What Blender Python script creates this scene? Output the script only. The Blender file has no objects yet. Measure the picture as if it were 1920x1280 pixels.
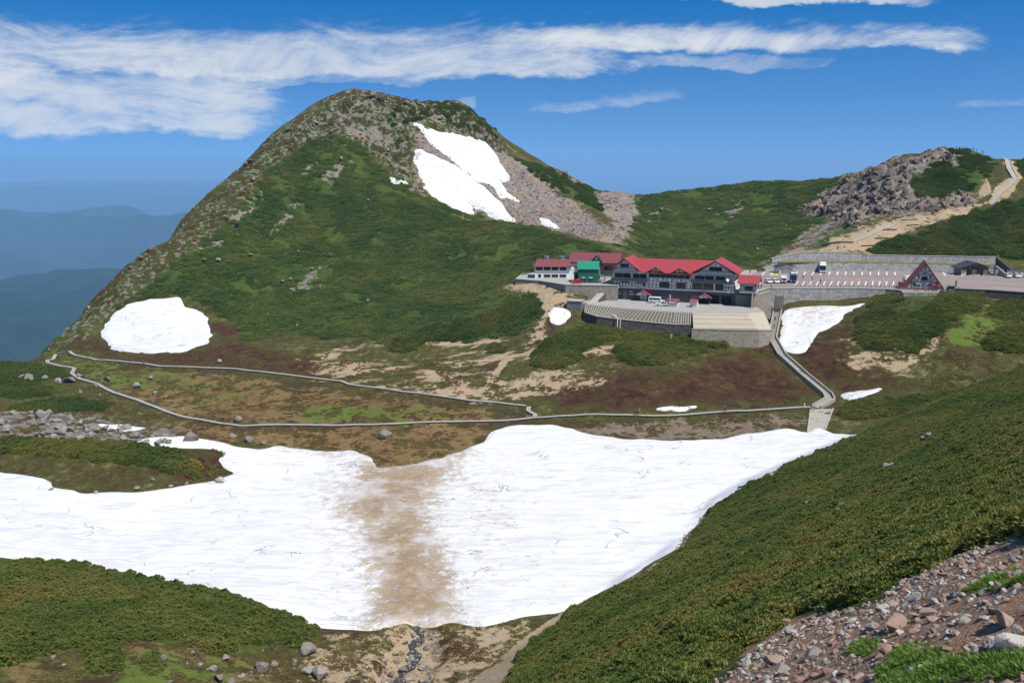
import bpy, bmesh, math, random
import numpy as np
from mathutils import Vector, Matrix
random.seed(7)
R = math.radians
scene = bpy.context.scene
COL = scene.collection

# ------------------------------------------------------------------ camera
W0, H0 = 1920.0, 1280.0            # photograph size in pixels
FPX = 1800.0                       # focal length in photo pixels
PITCH = math.atan(340.0 / FPX)     # camera tilted down
CAMZ = 72.0                        # camera height over the snow basin datum
cam_data = bpy.data.cameras.new('camera')
cam_data.sensor_width = 36.0
cam_data.lens = 36.0 * FPX / W0
cam_data.clip_start = 0.1
cam_data.clip_end = 400000
cam = bpy.data.objects.new('camera', cam_data)
COL.objects.link(cam)
cam.location = (0, 0, CAMZ)
cam.rotation_euler = (math.pi / 2 - PITCH, 0, 0)
scene.camera = cam
CT, ST = math.cos(PITCH), math.sin(PITCH)

# ------------------------------------------------------------------ sun
SUN_EL, SUN_AZ = R(60), R(130)      # azimuth clockwise from +Y (the view direction)
sun_data = bpy.data.lights.new('sun', 'SUN')
sun_data.energy = 4.3
sun_data.angle = R(0.53)
sun_data.color = (1.0, 0.955, 0.88)
sun = bpy.data.objects.new('sun', sun_data)
COL.objects.link(sun)
sdir = Vector((math.cos(SUN_EL) * math.sin(SUN_AZ), math.cos(SUN_EL) * math.cos(SUN_AZ), math.sin(SUN_EL)))
sun.rotation_euler = (-sdir).to_track_quat('-Z', 'Y').to_euler()
sun.location = (200, 100, 400)

# ------------------------------------------------------------------ view
scene.view_settings.view_transform = 'Standard'
scene.view_settings.look = 'None'
scene.view_settings.exposure = 0.3
scene.view_settings.gamma = 1.0
scene.cycles.max_bounces = 5
scene.cycles.diffuse_bounces = 2
scene.cycles.glossy_bounces = 2
scene.cycles.transparent_max_bounces = 8
scene.cycles.volume_bounces = 2

def ray(u, v):
    a = (u - 960.0) / FPX
    b = (640.0 - v) / FPX
    return np.array([a, CT + b * ST, -ST + b * CT])

def azel(u, v):
    d = ray(u, v)
    return math.degrees(math.atan2(d[0], d[1])), math.degrees(math.atan2(d[2], math.hypot(d[0], d[1])))

# ------------------------------------------------------------------ node helper
class NT:
    def __init__(self, tree):
        self.t = tree
        self.n = tree.nodes
        self.l = tree.links
    def new(self, typ, **kw):
        nd = self.n.new(typ)
        for k, v in kw.items():
            setattr(nd, k, v)
        return nd
    def put(self, sock, val):
        if val is None:
            return
        if isinstance(val, bpy.types.NodeSocket):
            self.l.new(val, sock)
        elif isinstance(val, (tuple, list)) and len(val) == 3 and sock.type == 'RGBA':
            sock.default_value = (*val, 1)
        else:
            sock.default_value = val
    def m(self, op, a, b=None, c=None, clamp=False):
        nd = self.new('ShaderNodeMath', operation=op, use_clamp=clamp)
        self.put(nd.inputs[0], a)
        if b is not None: self.put(nd.inputs[1], b)
        if c is not None: self.put(nd.inputs[2], c)
        return nd.outputs[0]
    def vm(self, op, a, b=None):
        nd = self.new('ShaderNodeVectorMath', operation=op)
        self.put(nd.inputs[0], a)
        if b is not None: self.put(nd.inputs[1], b)
        return nd.outputs[0]
    def ss(self, x, lo, hi, a=0.0, b=1.0):
        nd = self.new('ShaderNodeMapRange', interpolation_type='SMOOTHSTEP')
        self.put(nd.inputs[0], x)
        nd.inputs[1].default_value = lo
        nd.inputs[2].default_value = hi
        nd.inputs[3].default_value = a
        nd.inputs[4].default_value = b
        return nd.outputs[0]
    def lin(self, x, lo, hi, a=0.0, b=1.0):
        nd = self.new('ShaderNodeMapRange')
        self.put(nd.inputs[0], x)
        nd.inputs[1].default_value = lo
        nd.inputs[2].default_value = hi
        nd.inputs[3].default_value = a
        nd.inputs[4].default_value = b
        return nd.outputs[0]
    def mix(self, f, a, b, blend='MIX'):
        nd = self.new('ShaderNodeMix', data_type='RGBA', blend_type=blend)
        self.put(nd.inputs[0], f)
        self.put(nd.inputs[6], a)
        self.put(nd.inputs[7], b)
        return nd.outputs[2]
    def noise(self, vec, scale, detail=4, rough=0.55, dist=0.0, out=0):
        nd = self.new('ShaderNodeTexNoise')
        self.put(nd.inputs['Vector'], vec)
        nd.inputs['Scale'].default_value = scale
        nd.inputs['Detail'].default_value = detail
        nd.inputs['Roughness'].default_value = rough
        nd.inputs['Distortion'].default_value = dist
        return nd.outputs[out]
    def voro(self, vec, scale, feature='F1', out=0, rnd=1.0):
        nd = self.new('ShaderNodeTexVoronoi', feature=feature)
        self.put(nd.inputs['Vector'], vec)
        nd.inputs['Scale'].default_value = scale
        nd.inputs['Randomness'].default_value = rnd
        return nd.outputs[out]
    def ramp(self, f, stops):
        nd = self.new('ShaderNodeValToRGB')
        self.put(nd.inputs[0], f)
        el = nd.color_ramp.elements
        while len(el) < len(stops):
            el.new(0.5)
        for e, (p, c) in zip(el, stops):
            e.position = p
            e.color = (*c, 1) if len(c) == 3 else c
        return nd.outputs[0]
    def comb(self, x, y, z):
        nd = self.new('ShaderNodeCombineXYZ')
        for s, val in zip(nd.inputs, (x, y, z)): self.put(s, val)
        return nd.outputs[0]

# ------------------------------------------------------------------ world: sky with cirrus
world = bpy.data.worlds.new('World')
scene.world = world
world.use_nodes = True
wt = NT(world.node_tree)
wt.n.clear()
sky = wt.new('ShaderNodeTexSky', sky_type='NISHITA')
sky.sun_disc = False
sky.sun_elevation = SUN_EL
sky.sun_rotation = SUN_AZ
sky.altitude = 2700
sky.air_density = 1.0
sky.dust_density = 0.6
sky.ozone_density = 2.0
tc = wt.new('ShaderNodeTexCoord')
# the clear high-mountain air keeps the sky blue right down to the horizon: read the sky higher up
lift = wt.new('ShaderNodeVectorMath', operation='MULTIPLY_ADD')
wt.l.new(tc.outputs['Generated'], lift.inputs[0])
lift.inputs[1].default_value = (1, 1, 1.15)
lift.inputs[2].default_value = (0, 0, 0.17)
wt.l.new(wt.vm('NORMALIZE', lift.outputs[0]), sky.inputs['Vector'])
hs = wt.new('ShaderNodeHueSaturation')
hs.inputs['Saturation'].default_value = 1.3
hs.inputs['Value'].default_value = 1.0
wt.l.new(sky.outputs[0], hs.inputs['Color'])
sep = wt.new('ShaderNodeSeparateXYZ')
wt.l.new(tc.outputs['Generated'], sep.inputs[0])
X, Y, Z = sep.outputs
az = wt.m('MULTIPLY', wt.m('ARCTAN2', X, Y), 57.29578)
el = wt.m('MULTIPLY', wt.m('ARCSINE', Z), 57.29578)
wt.put(hs.inputs['Saturation'], wt.ss(el, -2, 15, 1.25, 1.5))
# fibrous cirrus texture: coordinates in degrees, stretched along the streaks, warped by slow noise
warp = wt.noise(wt.comb(wt.m('MULTIPLY', az, 0.07), wt.m('MULTIPLY', el, 0.16), 3.1), 1.0, 2, 0.5)
warp2 = wt.m('MULTIPLY', wt.m('SUBTRACT', warp, 0.5), 7.0)
elw = wt.m('ADD', el, warp2)
fib = wt.noise(wt.comb(wt.m('ADD', wt.m('MULTIPLY', az, 0.10), wt.m('MULTIPLY', elw, 0.09)), wt.m('MULTIPLY', elw, 0.62), 0.0), 1.0, 5, 0.62)
puff = wt.noise(wt.comb(wt.m('MULTIPLY', az, 0.17), wt.m('MULTIPLY', el, 0.33), 9.0), 1.0, 5, 0.64)
fine = wt.noise(wt.comb(wt.m('ADD', wt.m('MULTIPLY', az, 0.55), wt.m('MULTIPLY', el, -0.5)), wt.m('MULTIPLY', elw, 1.3), 5.0), 1.0, 4, 0.68)
tex = wt.m('ADD', wt.m('ADD', wt.m('MULTIPLY', fib, 0.5), wt.m('MULTIPLY', puff, 0.28)), wt.m('MULTIPLY', fine, 0.36))
wob = wt.m('MULTIPLY', wt.m('SUBTRACT', puff, 0.5), 2.4)
ela = wt.m('ADD', el, wob)
def streak(p0, p1, up, low, fl, fr, amp, bias):
    """a streak along the line p0-p1 (photo pixels): upper feather, lower feather, end feathers in degrees"""
    a0, e0 = azel(*p0); a1, e1 = azel(*p1)
    k = (e1 - e0) / (a1 - a0)
    t = wt.m('SUBTRACT', ela, wt.m('MULTIPLY_ADD', az, k, e0 - k * a0))
    w = wt.m('MULTIPLY', wt.ss(t, up[0], up[1], 1, 0), wt.ss(t, -low[1], -low[0], 0, 1))
    w = wt.m('MULTIPLY', w, wt.m('MULTIPLY', wt.ss(az, a0 - fl, a0 + fl * 0.3, 0, 1), wt.ss(az, a1 - fr * 0.3, a1 + fr, 1, 0)))
    d = wt.m('ADD', wt.m('SUBTRACT', tex, 0.535), wt.m('MULTIPLY_ADD', w, bias + 0.32, -0.32))
    return wt.m('MULTIPLY', wt.ss(d, -0.02, 0.34, 0, 1), wt.m('MULTIPLY', wt.ss(w, 0, 0.45), amp))
parts = [
    streak((-500, 95), (1120, 112), (0.2, 4.6), (0.5, 1.5), 14, 9, 0.80, 0.20),
    streak((-500, 235), (480, 205), (0.8, 5.2), (0.5, 1.7), 14, 6, 0.80, 0.20),
    streak((1000, 72), (1800, 78), (0.1, 2.3), (0.2, 1.2), 7, 5, 0.95, 0.20),
    streak((1280, -6), (1700, -4), (0.3, 2.2), (0.2, 0.7), 4, 4, 0.8, 0.22),
    streak((1000, 208), (1270, 186), (0.1, 1.3), (0.0, 0.6), 3, 2, 0.42, 0.13),
    streak((1200, 118), (1560, 122), (0.2, 0.9), (0.2, 0.7), 4, 3, 0.5, 0.14),
    streak((460, 158), (800, 150), (0.1, 0.6), (0.1, 0.4), 3, 1, 0.45, 0.16),
    streak((-400, 368), (300, 345), (0.4, 2.0), (0.2, 1.0), 9, 4, 0.22, 0.26),
    streak((850, 200), (890, 190), (0.2, 0.7), (0.2, 0.5), 0.5, 0.5, 0.3, 0.2),
    streak((1800, 195), (2300, 185), (0.2, 0.5), (0.1, 0.4), 2, 4, 0.3, 0.12),
]
# the same kind of cloud carries on over the rest of the sky, out of frame
rest = wt.m('MULTIPLY', wt.ss(wt.m('SUBTRACT', tex, 0.5), 0.02, 0.3), wt.m('MULTIPLY', wt.ss(wt.m('ABSOLUTE', az), 45, 70), wt.ss(el, 3, 12)))
parts.append(wt.m('MULTIPLY', rest, 0.6))
over = wt.m('MULTIPLY', wt.ss(wt.m('SUBTRACT', tex, 0.5), 0.04, 0.3), wt.ss(el, 17, 26))
parts.append(wt.m('MULTIPLY', over, 0.6))
dens = parts[0]
for p in parts[1:]:
    dens = wt.m('SUBTRACT', wt.m('ADD', dens, p), wt.m('MULTIPLY', dens, p))
# low cumulus far out over the plain
cn = wt.noise(wt.comb(wt.m('MULTIPLY', az, 0.8), wt.m('MULTIPLY', el, 1.6), 2.0), 1.0, 4, 0.6)
def cumulus(u0, u1, vb, h):
    a0, e0 = azel(u0, vb); a1, _ = azel(u1, vb)
    mid, hw = (a0 + a1) / 2, (a1 - a0) / 2
    q = wt.m('SUBTRACT', 1.0, wt.m('POWER', wt.m('DIVIDE', wt.m('SUBTRACT', az, mid), hw), 2.0))
    top = wt.m('MULTIPLY', q, wt.m('MULTIPLY', cn, h * 2.0))
    tt = wt.m('SUBTRACT', el, e0)
    return wt.m('MULTIPLY', wt.ss(wt.m('SUBTRACT', top, tt), 0.0, 0.16), wt.ss(tt, -0.15, 0.10))
cu = wt.m('MAXIMUM', cumulus(10, 210, 408, 0.62), wt.m('MAXIMUM', cumulus(225, 520, 400, 0.42), cumulus(1180, 1420, 352, 0.4)))
cu = wt.m('MULTIPLY', cu, 0.75)
bgc = wt.mix(dens, hs.outputs[0], (5.0, 5.25, 5.6))
bgc = wt.mix(cu, bgc, (5.0, 5.05, 5.2))
bg = wt.new('ShaderNodeBackground')
wt.put(bg.inputs['Color'], bgc)
bg.inputs['Strength'].default_value = 0.12
world.cycles.sampling_method = 'MANUAL'
world.cycles.sample_map_resolution = 512
wo = wt.new('ShaderNodeOutputWorld')
wt.l.new(bg.outputs[0], wo.inputs['Surface'])

# ================================================================== helpers: positions
def AY(u, v, y):
    d = ray(u, v); d = d * (y / d[1]); d[2] += CAMZ; return d
def AZ(u, v, zrel):
    d = ray(u, v); d = d * (zrel / d[2]); d[2] += CAMZ; return d
def project(P):
    """world points (n,3) -> photo pixels"""
    x, y, z = P[:, 0], P[:, 1], P[:, 2] - CAMZ
    dep = np.maximum(y * CT - z * ST, 0.05)
    up = y * ST + z * CT
    return 960 + FPX * x / dep, 640 - FPX * up / dep

# ================================================================== numpy noise
def _h(ix, iy, s):
    n = (ix.astype(np.int64) * 374761393 + iy.astype(np.int64) * 668265263 + s * 982451653) & 0xffffffff
    n = ((n ^ (n >> 13)) * 1274126177) & 0xffffffff
    n = n ^ (n >> 16)
    return (n & 0xffffff) / float(0xffffff)
def vnoise(x, y, s=0):
    ix, iy = np.floor(x), np.floor(y)
    fx, fy = x - ix, y - iy
    ux, uy = fx * fx * fx * (fx * (fx * 6 - 15) + 10), fy * fy * fy * (fy * (fy * 6 - 15) + 10)
    def g(ox, oy):
        a = _h(ix + ox, iy + oy, s) * 6.2831853
        return np.cos(a) * (fx - ox) + np.sin(a) * (fy - oy)
    a = g(0, 0) + (g(1, 0) - g(0, 0)) * ux
    b = g(0, 1) + (g(1, 1) - g(0, 1)) * ux
    return (a + (b - a) * uy) * 1.4
def fbm(x, y, octv=4, s=0, gain=0.5):
    t = np.zeros_like(x); amp = 1.0; f = 1.0
    for i in range(octv):
        t += amp * vnoise(x * f + 17.3 * i, y * f - 9.1 * i, s + i)
        amp *= gain; f *= 2.03
    return t
def cells(x, y, s=0):
    """cellular noise: distance to the nearest point, random value of its cell, distance to the border"""
    ix, iy = np.floor(x), np.floor(y)
    d1 = np.full(x.shape, 9.0); d2 = d1.copy(); val = np.zeros(x.shape)
    for ox in (-1, 0, 1):
        for oy in (-1, 0, 1):
            cx, cy = ix + ox, iy + oy
            px, py = cx + _h(cx, cy, s), cy + _h(cx, cy, s + 7)
            d = np.hypot(px - x, py - y)
            r = _h(cx, cy, s + 13)
            near = d < d1
            d2 = np.where(near, d1, np.minimum(d2, d))
            val = np.where(near, r, val)
            d1 = np.where(near, d, d1)
    return d1, val, d2 - d1

# ================================================================== terrain surfaces from control points
class TPS:
    def __init__(self, pts, reg=0.02):
        P = np.array(pts, float)
        self.xy = P[:, :2] / 100.0
        n = len(P)
        K = self.k(self.xy[:, None, :] - self.xy[None, :, :]) + np.eye(n) * reg * 0.01
        A = np.zeros((n + 3, n + 3))
        A[:n, :n] = K
        A[:n, n] = A[n, :n] = 1
        A[:n, n + 1:] = self.xy
        A[n + 1:, :n] = self.xy.T
        self.w = np.linalg.lstsq(A, np.concatenate([P[:, 2], np.zeros(3)]), rcond=None)[0]
    @staticmethod
    def k(d):
        r2 = (d ** 2).sum(-1)
        return 0.5 * r2 * np.log(r2 + 1e-12)
    def __call__(self, x, y):
        x = x / 100.0; y = y / 100.0
        n = len(self.xy)
        out = self.w[n] + self.w[n + 1] * x + self.w[n + 2] * y
        for i in range(n):
            r2 = (x - self.xy[i, 0]) ** 2 + (y - self.xy[i, 1]) ** 2
            out = out + self.w[i] * 0.5 * r2 * np.log(r2 + 1e-12)
        return out

def pz(*rows): return [AZ(u, v, z) for u, v, z in rows]
def py(*rows): return [AY(u, v, y) for u, v, y in rows]
def xyz(*rows): return [np.array([x, y, z + CAMZ]) for x, y, z in rows]

BASE = TPS(
    pz((780, 1275, -70.6), (900, 1275, -69.0), (700, 1170, -70), (960, 1150, -70), (450, 1000, -70), (960, 1000, -70), (0, 950, -69.5), (-300, 950, -69),
       (960, 900, -69.4), (1200, 840, -67.6), (1500, 815, -66), (700, 870, -69.2), (560, 830, -68.6), (560, 800, -67), (200, 720, -66.2),
       (1000, 772, -66.3), (760, 797, -66.8), (1250, 785, -66.4), (1540, 772, -64.6), (650, 720, -65.6), (420, 740, -66.4), (400, 900, -69.3),
       (380, 690, -65), (140, 668, -65), (100, 640, -65.2), (20, 650, -64.5), (-60, 660, -64.0), (300, 672, -64.0),
       (1490, 660, -57.0), (1560, 752, -64), (1463, 551, -44.5), (1420, 600, -51.5), (1500, 558, -45.2), (1600, 558, -44.9), (1660, 557, -44.3), (1000, 535, -43.4), (1040, 546, -44.4), (1062, 560, -46.2), (1600, 574, -47.2), (1560, 620, -52.0),
       (1250, 680, -57.5), (1250, 742, -63), (1250, 640, -54.6), (1100, 740, -63.2), (1060, 640, -55.5),
       (900, 700, -62.6), (960, 650, -58.2), (800, 690, -62.8), (1000, 600, -51.7), (1000, 556, -46.5), (1090, 612, -53),
       (700, 660, -62), (470, 640, -61.5), (590, 650, -62.2), (860, 620, -56.6),
       (1880, 562, -44.5), (1800, 556, -43.6)) +
    # the hump on the left with its thicket, the rocks behind it
    pz((200, 925, -69.2), (430, 888, -68.9), (0, 885, -68.9), (0, 828, -65.2), (180, 836, -65.0), (330, 852, -66.2), (100, 795, -67.2), (300, 808, -67.5),
       (-250, 840, -65)) +
    py((1700, 557, 304), (1735, 558, 303.5), (1775, 554, 304.5), (1700, 700, 259), (1700, 640, 276), (1700, 600, 289), (1650, 745, 248), (1880, 620, 278), (1900, 680, 262), (2100, 640, 280),
       # level of the buildings and the car park, foot of the bowl
       ) +
    xyz((15, 345, -42.4), (40, 350, -42.6), (70, 340, -42.6), (100, 330, -42.7), (140, 335, -42.7), (180, 340, -42.7), (230, 330, -42), (230, 290, -46),
        (100, 372, -42.5), (150, 372, -42.5), (60, 385, -41), (110, 420, -40), (-400, 250, -62), (-200, 330, -66),
        (0, 40, -74), (60, 100, -74), (150, 150, -72), (220, 200, -68), (-150, 90, -70)) +
    # the hillock at the lower left
    pz((0, 1046, -69.0), (300, 1088, -69.2), (590, 1172, -69.8)) +
    py((0, 1085, 146), (0, 1150, 128), (0, 1280, 102), (300, 1280, 105), (300, 1180, 121), (300, 1120, 138), (500, 1270, 115.5), (450, 1160, 130), (620, 1275, 118.5), (-250, 1250, 100), (-250, 1050, 150)))

NEAR = TPS(
    xyz((0, 0, -1.65), (-12, 2, -9), (-30, 10, -22), (14, -6, 3), (20, 6, -0.5), (60, 20, 14), (100, 60, 18), (140, 120, 6), (180, 200, -22), (220, 290, -45)) +
    py((1920, 1280, 14), (1750, 1280, 17), (1600, 1280, 21), (1400, 1280, 27.5), (1200, 1280, 48), (1080, 1280, 72), (1000, 1280, 92), (950, 1280, 108),
       (1900, 1150, 18.5), (1900, 1080, 23), (1900, 1012, 32), (1760, 1090, 29), (1600, 1160, 30), (1420, 1230, 33), (1330, 1215, 48),
       (1250, 1220, 58), (1900, 950, 62), (1750, 1020, 56), (1600, 1090, 52), (1450, 1140, 54), (1300, 1160, 70), (1120, 1220, 85),
       (1900, 870, 95), (1900, 800, 132), (1900, 740, 190), (1750, 920, 95), (1750, 850, 140), (1600, 960, 112), (1600, 880, 165), (1450, 1000, 120),
       (1450, 920, 170), (1300, 1060, 120), (1200, 1120, 122), (1050, 1200, 116),
       (1340, 938, 186), (1110, 1122, 143.5), (1225, 1050, 158), (1290, 1000, 170), (1470, 872, 205), (1600, 818, 225), (1760, 757, 240), (1920, 694, 258)) +
    # below the valley floor past its foot
    xyz((0, 175, -92), (20, 205, -92), (60, 250, -92), (120, 300, -92), (-40, 130, -88), (-60, 60, -75), (200, 330, -85)))

PEAK = TPS(
    py((705, 172, 528), (760, 188, 532), (690, 260, 496), (600, 260, 492), (680, 350, 462), (560, 350, 452), (650, 450, 418), (480, 450, 412), (600, 550, 364),
       (430, 550, 368), (760, 550, 362), (850, 480, 392), (850, 600, 326), (1000, 500, 366), (940, 560, 338),
       (640, 182, 522), (540, 245, 505), (460, 305, 482), (340, 415, 440), (230, 510, 402), (160, 580, 373), (100, 636, 349),
       (290, 560, 362), (200, 610, 350), (290, 650, 330), (470, 640, 326), (600, 635, 325), (720, 640, 314),
       (735, 335, 470), (800, 372, 456), (870, 397, 441), (960, 415, 422), (1050, 433, 404), (1130, 458, 386), (1170, 472, 376), (1090, 480, 368)) +
    xyz((-150, 560, -10), (-200, 520, -78), (-230, 470, -112), (-240, 420, -130), (-225, 380, -130), (-190, 360, -100), (-170, 430, -66), (-120, 620, -20), (-70, 600, -10), (-40, 580, -20), (-10, 530, -40),
        (-20, 500, -25), (0, 480, -42), (30, 450, -52), (60, 420, -55), (80, 395, -55), (-250, 330, -120), (0, 290, -66), (-100, 290, -72), (60, 330, -58), (-300, 560, -140)))

GULLY = TPS(
    py((705, 174, 529), (780, 192, 534), (870, 202, 542), (910, 240, 538), (940, 287, 532), (1000, 321, 524), (1060, 322, 560), (1110, 350, 565),
       (780, 240, 505), (790, 300, 492), (830, 340, 486), (880, 260, 520), (900, 330, 502), (960, 350, 505), (920, 392, 478), (1000, 390, 487), (1000, 410, 470),
       (1080, 400, 487), (1060, 425, 460), (1150, 420, 470), (1160, 452, 436), (1120, 445, 436), (1130, 380, 520)) +
    # the bowl behind the lodge and the ridge that closes it
    py((1180, 352, 575), (1210, 358, 568), (1300, 352, 575), (1400, 345, 580), (1480, 346, 575), (1560, 336, 545), (1250, 420, 500), (1200, 470, 436), (1350, 480, 418),
       (1350, 420, 490), (1450, 420, 480), (1450, 470, 425), (1280, 480, 424), (1180, 420, 495), (1250, 385, 535), (1400, 385, 530)) +
    # the rocky hill on the right, its foot at the car park walls
    py((1640, 318, 500), (1700, 303, 486), (1780, 285, 478), (1830, 288, 474), (1900, 293, 472), (1960, 300, 470), (1560, 400, 470), (1620, 405, 440), (1600, 360, 485), (1700, 370, 448),
       (1520, 390, 500), (1780, 340, 455), (1850, 350, 445), (1880, 385, 432), (1900, 420, 420), (1800, 420, 412), (1700, 425, 418), (1800, 470, 392), (1700, 470, 392), (1620, 455, 402),
       (1540, 450, 415), (1480, 485, 398), (1620, 478, 384), (1900, 478, 388), (2000, 400, 420), (2050, 330, 450)) +
    xyz((60, 400, -41.5), (110, 385, -42.3), (150, 381, -41), (190, 378, -42), (240, 370, -42), (260, 420, -25), (300, 470, -10), (280, 520, -25),
        (0, 620, -20), (100, 640, -50), (180, 600, -40), (230, 560, -30), (-60, 600, 0), (-20, 400, -70), (-40, 450, -60), (30, 395, -52), (300, 340, -45), (90, 330, -52), (180, 330, -55)))

def smax(a, b, k): return 0.5 * (a + b + np.sqrt((a - b) ** 2 + k * k))

def axis(stops):
    out = [stops[0][0]]
    for (a, sa), (b, sb) in zip(stops[:-1], stops[1:]):
        while out[-1] < b - 1e-6:
            t = (out[-1] - a) / (b - a)
            out.append(out[-1] + sa + (sb - sa) * max(t, 0))
    return np.array(out)
GX = np.concatenate([-axis([(0.2, 0.5), (60, 0.6), (170, 1.0), (400, 3.0)])[::-1], axis([(0.2, 0.5), (60, 0.6), (210, 1.0), (420, 3.0)])])
GY = axis([(-40, 2.5), (4, 0.4), (50, 0.4), (120, 0.55), (260, 0.7), (400, 1.0), (560, 1.35), (700, 4)])
MX, MY = np.meshgrid(GX, GY)
zb = BASE(MX, MY); zn = NEAR(MX, MY); zp = PEAK(MX, MY); zg = GULLY(MX, MY)
fade_base = np.clip((MY - 470) / 100, 0, 1)
zb = zb - fade_base * 40
zn = zn - np.clip((MY - 262) / 20, 0, 1) * 60
zp = np.where((MY < 285), -200 + CAMZ, zp)
zg = np.where((MY < 362), -200 + CAMZ, zg - np.clip(-74 - MX, 0, 200) * 1.3)
# west of the saddle everything drops away to the plain
drop = np.clip((-MX - (118 + (MY - 300) * 0.20)) / 60.0, 0, 6) * np.clip((MY - 290) / 60, 0, 1)
zb = zb - drop * drop * 28 - np.clip(MY - 352, 0, 300) * np.clip((-60 - MX) / 40, 0, 1) * 0.5
Z = smax(smax(zb, zn, 0.6), smax(zp, zg, 0.8), 0.8)
Z = Z - np.clip((MY - 560) / 60, 0, 3) ** 2 * 30

# ================================================================== terrain detail and ground cover masks
U, V = project(np.stack([MX, MY, Z], -1).reshape(-1, 3))
U = U.reshape(Z.shape); V = V.reshape(Z.shape)
WN1 = fbm(MX / 9.0, MY / 9.0, 4, 3)
WN2 = fbm(MX / 9.0 + 50, MY / 9.0 - 30, 4, 11)

def inpoly(poly, u, v):
    """signed distance to a polygon, positive inside"""
    p = np.array(poly, float)
    d = np.full(u.shape, 1e9); inside = np.zeros(u.shape, bool)
    for i in range(len(p)):
        x0, y0 = p[i]; x1, y1 = p[(i + 1) % len(p)]
        ex, ey = x1 - x0, y1 - y0
        t = np.clip(((u - x0) * ex + (v - y0) * ey) / (ex * ex + ey * ey + 1e-9), 0, 1)
        d = np.minimum(d, np.hypot(u - x0 - t * ex, v - y0 - t * ey))
        c = ((y0 > v) != (y1 > v)) & (u < (x1 - x0) * (v - y0) / (y1 - y0 + 1e-12) + x0)
        inside ^= c
    return np.where(inside, d, -d)

def region(poly, yr, soft=4.0, rag=5.0, u=None, v=None, y=None, n1=None, n2=None):
    """weight 0..1 of the ground patch whose outline the photograph shows; yr = range of distances it lies in"""
    if u is None: u, v, y, n1, n2 = U, V, MY, WN1, WN2
    p = np.array(poly, float)
    m = rag * 2 + soft * 2 + 4
    ok = (u > p[:, 0].min() - m) & (u < p[:, 0].max() + m) & (v > p[:, 1].min() - m) & (v < p[:, 1].max() + m) & (y > yr[0]) & (y < yr[1])
    out = np.zeros(u.shape)
    if ok.any():
        sd = inpoly(poly, u[ok] + n1[ok] * rag, v[ok] + n2[ok] * rag * 0.6)
        t = np.clip((sd + soft) / (2 * soft), 0, 1)
        out[ok] = t * t * (3 - 2 * t)
    return out

REG = {}
def add(ch, yr, *polys, soft=5.0, rag=6.0, amp=1.0, crisp=False):
    if not crisp: soft *= 2.6; rag *= 1.7
    for p in polys:
        w = region(p, yr, soft, rag) * amp
        REG[ch] = np.maximum(REG.get(ch, 0), w)
FAR = (280, 700)
# --- rock
CLIFF = [(1500, 395), (1540, 365), (1580, 340), (1640, 318), (1700, 300), (1760, 283), (1800, 286), (1790, 300), (1750, 305), (1720, 322), (1695, 345), (1715, 372), (1800, 365), (1832, 372), (1800, 388), (1740, 396), (1660, 402), (1620, 412), (1600, 428), (1570, 412), (1545, 402)]
SUMMIT = [(530, 255), (610, 203), (690, 166), (740, 180), (800, 183), (862, 198), (905, 222), (945, 290), (880, 262), (800, 246), (775, 238), (760, 300), (795, 330), (800, 364), (775, 352), (735, 322), (705, 275), (660, 248), (600, 262), (560, 275)]
RIDGE = [(70, 645), (230, 500), (340, 405), (460, 295), (540, 235), (565, 262), (500, 320), (440, 400), (400, 440), (330, 485), (255, 545), (190, 595), (130, 637)]
SCREE = [(770, 240), (930, 275), (1000, 335), (1060, 372), (1110, 402), (1160, 440), (1170, 470), (1100, 452), (1000, 422), (900, 402), (830, 372), (780, 340)]
add('rock', (400, 700), CLIFF, soft=5, rag=8)
add('rock', (400, 700), SUMMIT, soft=10, rag=12, amp=0.50)
add('rock', (335, 700), RIDGE, soft=14, rag=14, amp=0.36)
add('rock', FAR, [(480, 445), (520, 415), (550, 383), (545, 405), (510, 435)], [(425, 440), (445, 420), (440, 450)], [(640, 230), (720, 225), (740, 260), (690, 270), (640, 255)], [(1140, 350), (1180, 343), (1205, 355), (1190, 385), (1160, 395)],
    [(1040, 322), (1080, 318), (1110, 340), (1090, 345)], [(1360, 395), (1385, 380), (1395, 395), (1370, 410)], [(1200, 400), (1240, 390), (1230, 412)], soft=5, rag=8, amp=0.85)
add('rock', FAR, [(430, 420), (470, 380), (500, 350), (490, 375), (450, 425)], [(545, 545), (580, 520), (600, 500), (590, 525), (560, 548)], [(380, 470), (420, 440), (410, 465)], [(600, 330), (640, 300), (660, 310), (620, 345)], [(560, 330), (585, 300), (590, 325)], soft=3, rag=6, amp=0.8)
add('sand', (380, 560), [(640, 265), (690, 300), (692, 330), (720, 345), (800, 378), (880, 402), (930, 410), (878, 407), (795, 385), (712, 351), (684, 332), (683, 303), (635, 270)], soft=3, rag=3, crisp=True)
add('rock', (200, 280), [(-60, 775), (90, 768), (200, 788), (330, 806), (370, 832), (230, 830), (100, 824), (-60, 816)], soft=5, rag=5)
add('scree', (420, 700), SCREE, [(1110, 360), (1170, 345), (1200, 385), (1170, 470), (1150, 420)], soft=4, rag=5)
add('scree', (380, 700), [(1410, 505), (1480, 455), (1560, 400), (1600, 410), (1530, 450), (1480, 480)], soft=8, rag=10, amp=0.75)
NEARROCK = [(1290, 1310), (1420, 1212), (1480, 1165), (1640, 1130), (1700, 1095), (1800, 1035), (1960, 995), (1990, 1310)]
add('near', (0, 75), NEARROCK, soft=12, rag=16)
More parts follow.
